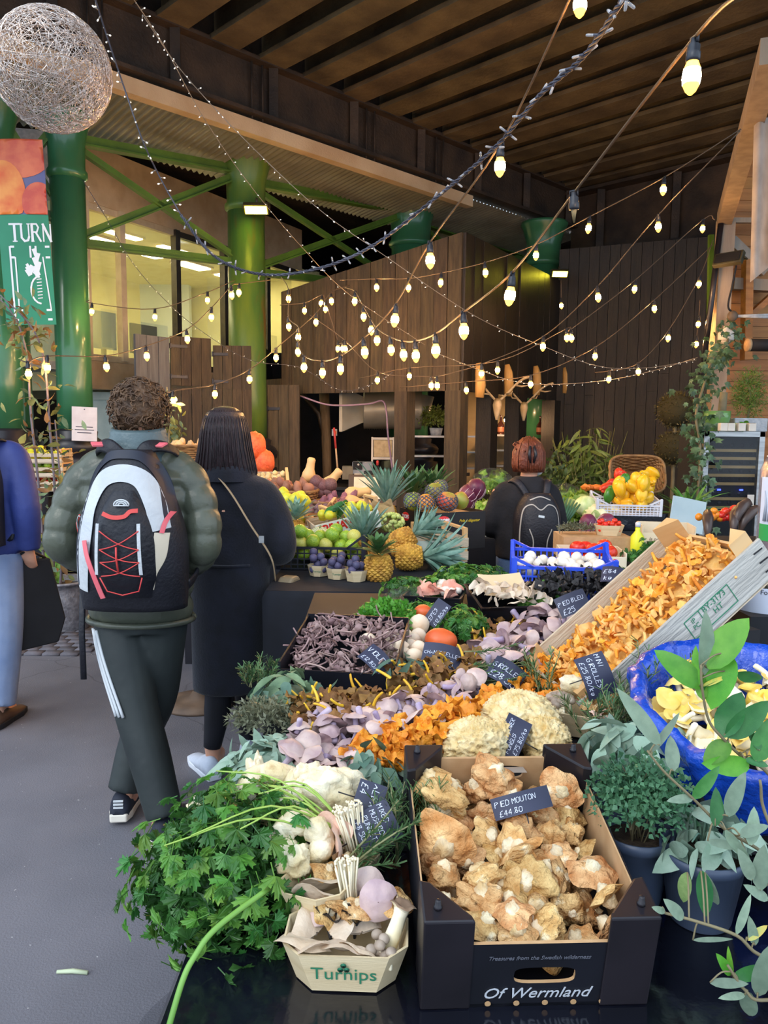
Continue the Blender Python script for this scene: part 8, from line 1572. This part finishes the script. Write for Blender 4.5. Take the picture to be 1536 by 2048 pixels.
# bamboo, topiary, bush before the dark wall
BAMB = leafmat('bamboo_leaf', '#55682c', '#72863e', .25); p = pz(1172, 1000, 8.2); e = thing('bamboo_plant', 'clump of bamboo before the dark back wall', 'plant', T(p.x, 8.2, 0)); MB().lathe([(.22, 0), (.26, .4), (.24, .4)], 20).obj('planter', BLACK, e)
for k in range(26): x, y = U(-.25, .25), U(-.15, .15); MB().tube([(x*.6, y, .4), (x, y, 1.0), (x*1.5+U(-.05, .05), y, U(1.2, 1.6))], [.006, .005, .003], 5).obj('cane', mat('bamboo_cane', '#4a4c26', '#5c5e32', rough=.5), e)
bl = [leaf_mesh('leaf', .15, .03, BAMB, .2, .25, 4)]; dome(e, bl, 300, (0, 0, 1.15), (.38, .2, .46), (.8, 1.4), -1, 'leaf', .9, (.2, 1.05))
TOP = leafmat('topiary_leaf', '#4a4420', '#665c2e', .15); p = pz(1347, 900, 8.6); e = thing('topiary_tree', 'clipped two ball topiary before the dark wall', 'plant', T(p.x, 8.6, 0)); MB().lathe([(.16, 0), (.2, .35), (.18, .35)], 18).obj('pot', BLACK, e); MB().tube([(0, 0, .35), (.01, 0, 1.0), (0, 0, 1.8)], .022, 7).obj('trunk', TWIG, e)
for k, (py, r) in enumerate(((820, .205), (897, .2))):
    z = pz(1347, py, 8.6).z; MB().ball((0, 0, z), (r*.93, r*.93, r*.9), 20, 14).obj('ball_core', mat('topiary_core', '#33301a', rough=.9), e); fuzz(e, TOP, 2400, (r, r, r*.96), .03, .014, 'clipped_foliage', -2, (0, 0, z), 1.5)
herb_('small dark bush beside the woman at the salad table', pz(1105, 955, 7.5), (.2, .15, .3), 120, [leaf_mesh('leaf', .07, .03, leafmat('dark_bush', '#3a4a22', '#4f602e', .2), .2, .3, 3)], (.8, 1.2), 'small_bush', 'plant')
# wine fridge
fx0, fx1, fY = pz(1408, 862, 6.9).x, pz(1530, 862, 6.9).x, 6.9; fw_ = fx1-fx0; ft = pz(1416, 862, 6.9).z; e = thing('wine_fridge', 'steel framed wine fridge with wooden shelf fronts beside the ivy', 'fridge', T((fx0+fx1)/2, fY+.28, 0)); g = ft
MB().box((0, .03, g/2), (fw_, .52, g)).obj('cabinet', BLACK, e, None, False)
for c, d in (((-fw_/2+.025, -.27, g/2+.1), (.05, .05, g-.2)), ((fw_/2-.025, -.27, g/2+.1), (.05, .05, g-.2)), ((0, -.27, g-.025), (fw_, .05, .05)), ((0, -.27, .2), (fw_, .05, .06))): MB().box(c, d).obj('door_frame', METAL, e, None, False, .003)
MB().box((0, -.285, g/2+.1), (fw_-.1, .004, g-.3)).obj('glass_door', mat('fridge_glass', '#1a2028', rough=.04, trans=.6, alpha=.25, coat=.6), e, None, False)
for k, py in enumerate((901, 917, 934, 951, 968, 998, 1016)):
    z = pz(1450, py, 6.9).z; MB().box((0, -.245, z), (fw_-.11, .03, .025)).obj('shelf_front', mat('beech_shelf', '#b89a62', '#c9ac74', rough=.5, scale=4), e, None, False)
    for q in range(5): MB().lathe([(.02, 0), (.022, .03), (.012, .05)], 10, 0, T(-fw_/2+.1+q*.09, -.235, z+.045) @ RX(-90)).obj('bottle_base', BLACKI, e)
for x in (-.1, .1): MB().box((x, -.262, pz(1450, 980, 6.9).z), (.03, .006, .014)).obj('blue_display', mat('blue_led', '#3a4cff', emit=8, ecol='#3040ff'), e, None, False)
MB().lathe([(.012, 0), (.012, .012)], 10, 0, T(-fw_/2+.025, -.296, pz(1450, 968, 6.9).z) @ RX(90)).obj('door_lock', BLACKI, e); MB().box((fw_/2-.1, -.3, pz(1480, 1000, 6.9).z), (.06, .004, .1)).obj('paper_sticker', WT, e, None, False)
GLZ = mat('green_glaze', '#5f8a4a', '#74a05c', rough=.2, scale=3, coat=.4); p = pz(1437, 862, 7.0); e = thing('green_pot', 'glazed green pot with a woody stem on the wine fridge', 'pot', T(p.x, 7.05, g)); MB().lathe([(.07, 0), (.1, .04), (.115, .12), (.118, .18), (.11, .18), (.1, .1)], 24, 0, None, False).obj('pot', GLZ, e); MB().tube([(.04, 0, .1), (.05, 0, .35)], [.04, .035], 8).obj('trunk', TWIG, e); MB().lathe([(.001, .15), (.11, .15)], 18, 0, None, False).obj('soil', SOIL, e)
for k, px in enumerate((1448, 1463, 1484, 1505)):
    p = pz(px, 862, 6.75); e = thing('white_cup', 'white square planter cup on the wine fridge edge', 'cup', T(p.x, 6.78, g+.001), 'white cups on the fridge'); MB().box((0, 0, .035), (.065, .065, .07)).obj('cup', WT, e, None, False, .006); MB().box((0, 0, .071), (.05, .05, .004)).obj('soil', SOIL, e, None, False)
p = pz(1500, 850, 7.0); e = thing('planter_box', 'grey planter with tall fine green plant on the wine fridge', 'potted plant', T(p.x+.02, 7.1, g)); MB().box((0, 0, .06), (.3, .16, .12)).obj('planter', CONCG, e, None, False, .006); fuzz(e, leafmat('fine_green', '#4f6a26', '#6c8434', .2), 1800, (.16, .1, .24), .06, .006, 'foliage', -2, (0, 0, .34), .3)
MB().tube([(0, 0, .1), (.02, 0, .3), (-.03, 0, .5)], [.012, .009, .004], 6).obj('stem', TWIG, e)
herb_('small round leaved plant between the white cups', pz(1480, 850, 6.85), (.09, .05, .04), 14, [leaf_mesh('leaf', .07, .05, BAY, .2, .3, 4)], (.7, 1), 'small_plant', 'plant')
# ivy on the post, yucca
IVY = leafmat('ivy_leaf', '#3f5a3a', '#6f8a62', .35, .35, .2); ivy = [MB().add([(0, 0, 0), (.022, .008, .003), (.018, .022, 0), (.028, .036, -.004), (.008, .034, .003), (0, .055, -.006), (-.008, .034, .003), (-.028, .036, -.004), (-.018, .022, 0), (-.022, .008, .003)], [(0, i, i+1) for i in range(1, 9)]).mesh('leaf', IVY)]
ip = spline([pz(1392, 1030, 6.8), pz(1398, 960, 6.8), pz(1400, 890, 6.85), pz(1392, 830, 6.95), pz(1408, 770, 7.2), pz(1425, 720, 7.6), pz(1452, 690, 8.0), pz(1462, 650, 8.2)], 10); e = thing('ivy_climber', 'ivy climbing the post beside the wine fridge', 'plant', T(ip[0])); MB().tube([p-ip[0] for p in ip], .012, 6).obj('vine', TWIG, e)
for k in range(300):
    p = rng.choice(ip)-ip[0]+V3(rng.gauss(0, .075), rng.gauss(0, .06), rng.gauss(0, .07)); place('leaf', ivy[0], e, fxy(p, V3(1, U(-.5, .5), U(-.4, .4)), V3(U(-.6, .6), U(-.4, .2), -1)) @ RY(U(-40, 40)) @ RX(U(-30, 60)) @ SC(U(.9, 1.7)))
YUC = leafmat('yucca_leaf', '#4f8a3a', '#7ab050', .25, .35, .25); yl = [leaf_mesh('leaf', .3, .032, YUC, .35, .35, 6, 0, .6)]; p = pz(1375, 1040, 6.0); e = thing('yucca_plant', 'yucca with bright strap leaves before the ivy', 'plant', T(p.x, 6.0, p.z-.05)); MB().tube([(0, 0, -.3), (0, 0, .08)], .035, 8).obj('trunk', TWIG, e); MB().lathe([(.09, -.75), (.12, -.3), (.11, -.3)], 16).obj('pot', BLACK, e)
for k in range(34): place('leaf', yl[0], e, T(U(-.03, .03), U(-.03, .03), .06+U(-.03, .05)) @ RZ(k*137.5) @ RX(78-58*(1-k/34)+U(-8, 8)) @ SC(U(.8, 1.15)))
e = thing('glass_screen', 'pale clear plastic sheet leaning behind the heart box', 'screen', T(pz(1375, 1030, 5.4))); MB().box((0, 0, 0), (.24, .012, .24)).obj('sheet', mat('frosted_sheet', '#b9cfd6', '#c8dbe0', rough=.25, trans=.4), e, RX(-18) @ RY(12), False, .004)
# timber corner fittings
flood(1455, 515, 8.1, 'black unlit floodlight on the pale timber post', -25, False, 1.0, -50)
e = thing('security_camera', 'white dome camera under the pale timber post', 'camera', T(pz(1452, 672, 8.15))); MB().lathe([(.075, -.05), (.08, -.04), (.08, .03), (.06, .05), (.03, .07), (.03, .1)], 20).obj('housing', WT, e); MB().ball((0, 0, -.05), (.06, .06, .04), 14, 8).obj('dome', mat('smoked_dome', '#b9b4ac', rough=.1), e)
e = thing('conduit_pipe', 'brown conduit pipe with round junction box across the timber stall', 'pipe', T(pz(1465, 632, 8.1))); MB().tube([(0, 0, 0), (.6, .02, -.01)], .016, 6).obj('pipe', CONCG, e); MB().tube([(0, 0, 0), (.6, .02, .03)], .012, 6).obj('pipe', CONCG, e); MB().ball((0, 0, 0), (.055, .04, .055), 14, 8).obj('junction_box', mat('rust_brown', '#5a4a3a', '#6b5a48', rough=.6), e); MB().tube(spline([V3(0, 0, .03), V3(-.06, -.02, .1), V3(-.03, -.02, .3), V3(-.0, -.02, .5)], 6), .01, 6).obj('cable', BLACK, e)
e = thing('heater_tube', 'black tubular heater with a pale end on the timber stall', 'heater', T(pz(1495, 690, 7.6))); MB().tube([(0, 0, 0), (.5, .02, 0)], .06, 18).obj('tube', BLACK, e); MB().tube([(-.01, 0, 0), (.02, 0, 0)], .062, 18).obj('end_cap', CARD, e)
m = MB(); pa = pz(1508, 240, 5.9); cl = mat('sheer_cloth', '#a89c90', '#bdb2a6', rough=.8, tl=.3)
m.grid(lambda a, t: pz(1508+110*a-8*t, 235+(330-90*a)*t, 5.9-.06*math.sin(a*14)-.03*math.sin(a*5+t*3)), 24, 14); o = m.obj('hanging_cloth', cl, None); tag(o, 'pale sheer cloth hanging from the timber eave', 'cloth')
e = thing('drain_pipe', 'leaning black drainpipe at the dark wall corner', 'pipe', T(pz(1405, 745, 8.3))); d = pz(1442, 445, 8.3)-pz(1405, 745, 8.3); MB().tube([V3(0, 0, 0), d], .03, 10).obj('pipe', BLACKI, e); MB().tube([V3(0, 0, -.03), V3(0, 0, .03)], .045, 10).obj('shoe', BLACKI, e)
MB().tube([pz(1424, 740, 8.45), pz(1432, 560, 8.45), pz(1446, 440, 8.45)], [.05, .045, .03], 12).obj('rolled_awning', PALE, None); tag(COL.objects[-1], 'rolled cream awning behind the leaning drainpipe', 'awning')
beam(pz(1418, 730, 8.6), pz(1422, 470, 8.6), .05, .05, GREEND, 27)
# ---- left: planter with climbing plant
GPOT = mat('mottled_zinc', '#77757a', '#a09ea2', scale=28, rough=.5, metal=.3, c3='#d0ccc8', hi=.68, bump=.3, bscale=50); p = onz(118, 1262, 0); e = thing('zinc_planter', 'mottled grey zinc planter with a climbing plant on canes', 'planter', T(p.x, p.y+.1, 0)); MB().lathe([(.185, 0), (.195, .02), (.2, .3), (.195, .36), (.225, .37), (.225, .385), (.195, .385), (.18, .33)], 32, 0, None, False).lathe([(.001, .002), (.185, 0)], 32).obj('pot', GPOT, e); MB().lathe([(.001, .34), (.19, .33)], 24, 0, None, False).obj('soil', SOIL, e)
o = e.matrix_basis.translation; Yp = o.y; canes = [[(90, 1180), (80, 1000), (62, 830), (52, 700), (20, 620), (-40, 570)], [(105, 1180), (110, 1000), (100, 860), (88, 720), (60, 650), (0, 590)], [(120, 1180), (128, 1050), (118, 930), (110, 840)]]; cp = []
for c in canes:
    P = spline([pz(x, y, Yp-.05)-o for x, y in c], 8); cp += P; MB().tube(P, [.012*(1-.6*k/len(P)) for k in range(len(P))], 6).obj('cane', mat('grey_cane', '#6a6068', '#7a7074', rough=.6), e)
CLM = [leaf_mesh('leaf', .055, .026, leafmat('climber_olive', '#6f7440', '#8f9458', .35, .5, .3), .2, .3, 3), leaf_mesh('leaf', .05, .022, leafmat('climber_grey', '#5f7a5c', '#86a07c', .3, .5, .3), .2, .3, 3), leaf_mesh('leaf', .05, .02, leafmat('climber_brown', '#7a5a34', '#94703f', .3, .6, .3), .3, .5, 3)]
for k in range(300):
    q = rng.choice(cp); p = q + V3(rng.gauss(0, .075), rng.gauss(0, .08), rng.gauss(0, .06)); place('leaf', rng.choice(CLM), e, T(p) @ rndrot() @ SC(U(1.1, 2.1)))
for k in range(9): place('strap_leaf', yl[0], e, T(U(-.1, .0), U(-.1, .1), .36) @ RZ(60+U(-70, 90)) @ RX(60+U(-20, 20)) @ SC(1.2))
p = pz(336, 880, 6.6); e = thing('olive_sapling', 'slim olive sapling behind the walking couple', 'plant', T(p.x, 6.6, 0)); MB().tube([(0, 0, 0), (.02, 0, .9), (.0, 0, 1.9)], [.02, .016, .006], 6).obj('trunk', TWIG, e); MB().lathe([(.13, 0), (.16, .3), (.15, .3)], 16).obj('pot', BLACK, e); dome(e, CLM[:2], 120, (.02, 0, 1.55), (.12, .1, .35), (.9, 1.5), -1, 'leaf', .9, (.2, 1.05))
# left rear crates
LT = table('dim fruit table behind the zinc planter', -4.3, -2.9, 6.6, 7.6, 1.0, 'fruit_table', .6)
for px, py, mt, lab in ((62, 940, LEM, 'yellow melons on the dim fruit table by the zinc planter'), (66, 1000, lime[0], 'green fruit on the dim fruit table by the zinc planter'), (66, 1050, tom, 'red tomatoes on the dim fruit table by the zinc planter')):
    p = pz(px, py, 6.5)
    slat_crate('wooden crate of ' + lab.replace(' on the', ' standing on the'), T(p.x, 6.75, 1.0+.12*(0 if py > 1040 else 1 if py > 990 else 2)*1.0) @ RZ(5), .4, .3, .12); fruit('fruit', mt, heap(T(p.x, 6.75, 1.03+.12*(0 if py > 1040 else 1 if py > 990 else 2)), .36, .26, 14, 0, .035), 'single fruit among ' + lab, 'fruit', lab, (.033, .04))
# stool, pedestal base, floor litter, setts
p = onz(556, 1276, .45); e = thing('round_stool', 'low black round stool behind the woman in the long coat', 'stool', T(-.73, 4.12, 0)); MB().lathe([(.001, .44), (.18, .435), (.195, .45), (.19, .462), (.001, .455)], 28, 0, None, False).obj('seat', mat('worn_black_seat', '#2a2420', '#3f352c', rough=.35, scale=5), e)
for a in (20, 140, 260): MB().tube([(.1*math.cos(R_(a)), .1*math.sin(R_(a)), .44), (.16*math.cos(R_(a)), .16*math.sin(R_(a)), 0)], .012, 6).obj('leg', BLACKI, e)
p = onz(385, 1410, 0); e = thing('pedestal_table', 'pedestal table with a round rusty base behind the couple', 'table', T(p.x+.03, p.y+.02, 0)); RST = mat('rusty_base', '#5a4a3e', '#7a6452', rough=.6, scale=6, metal=.3); MB().lathe([(.001, .0), (.2, 0), (.205, .015), (.12, .03), (.05, .05), (.03, .08), (.001, .08)], 32, 0, None, False).obj('base', RST, e); MB().lathe([(.028, .05), (.028, .68)], 12).obj('pole', BLACKI, e); MB().lathe([(.16, .68), (.165, .69), (.16, .7)], 28).obj('table_top', BLACK, e)
p = onz(145, 1948, 0); MB().tube([(-.045, 0, .006), (0, .003, .007), (.045, -.002, .006)], [.005, .007, .006], 6).obj('leek_scrap', mat('pale_stalk', '#b8c4a0', '#c9d2b4', rough=.6), None, T(p)); tag(COL.objects[-1], 'pale green stalk scrap dropped on the tarmac', 'scrap')
sm = MB(); sm.box((0, 0, .006), (.115, .085, .02)); sme = sm.mesh('sett', mat('stone_sett', '#57545a', '#6c686e', rough=.7, scale=9, rand=.15, bump=.3)); fl = bpy.data.objects['floor']; q = onz(75, 1290, 0)
for i in range(7):
    for k in range(7): place('sett', sme, fl, T(q.x-.42+i*.125+(.06 if k % 2 else 0), q.y-.22+k*.095, 0))

m = MB(); m.grid(lambda a, t: (-.305-.02*t-.05*t*t-.02*math.sin(a*9+t*2), .86+.42*a, .77-.5*t+.01*math.sin(a*7)), 20, 10); o = m.obj('plastic_sheet', mat('clear_sheet', '#c8d0dc', rough=.12, trans=.9, alpha=.28), None); tag(o, 'clear plastic sheet hanging off the mushroom table edge', 'sheet')
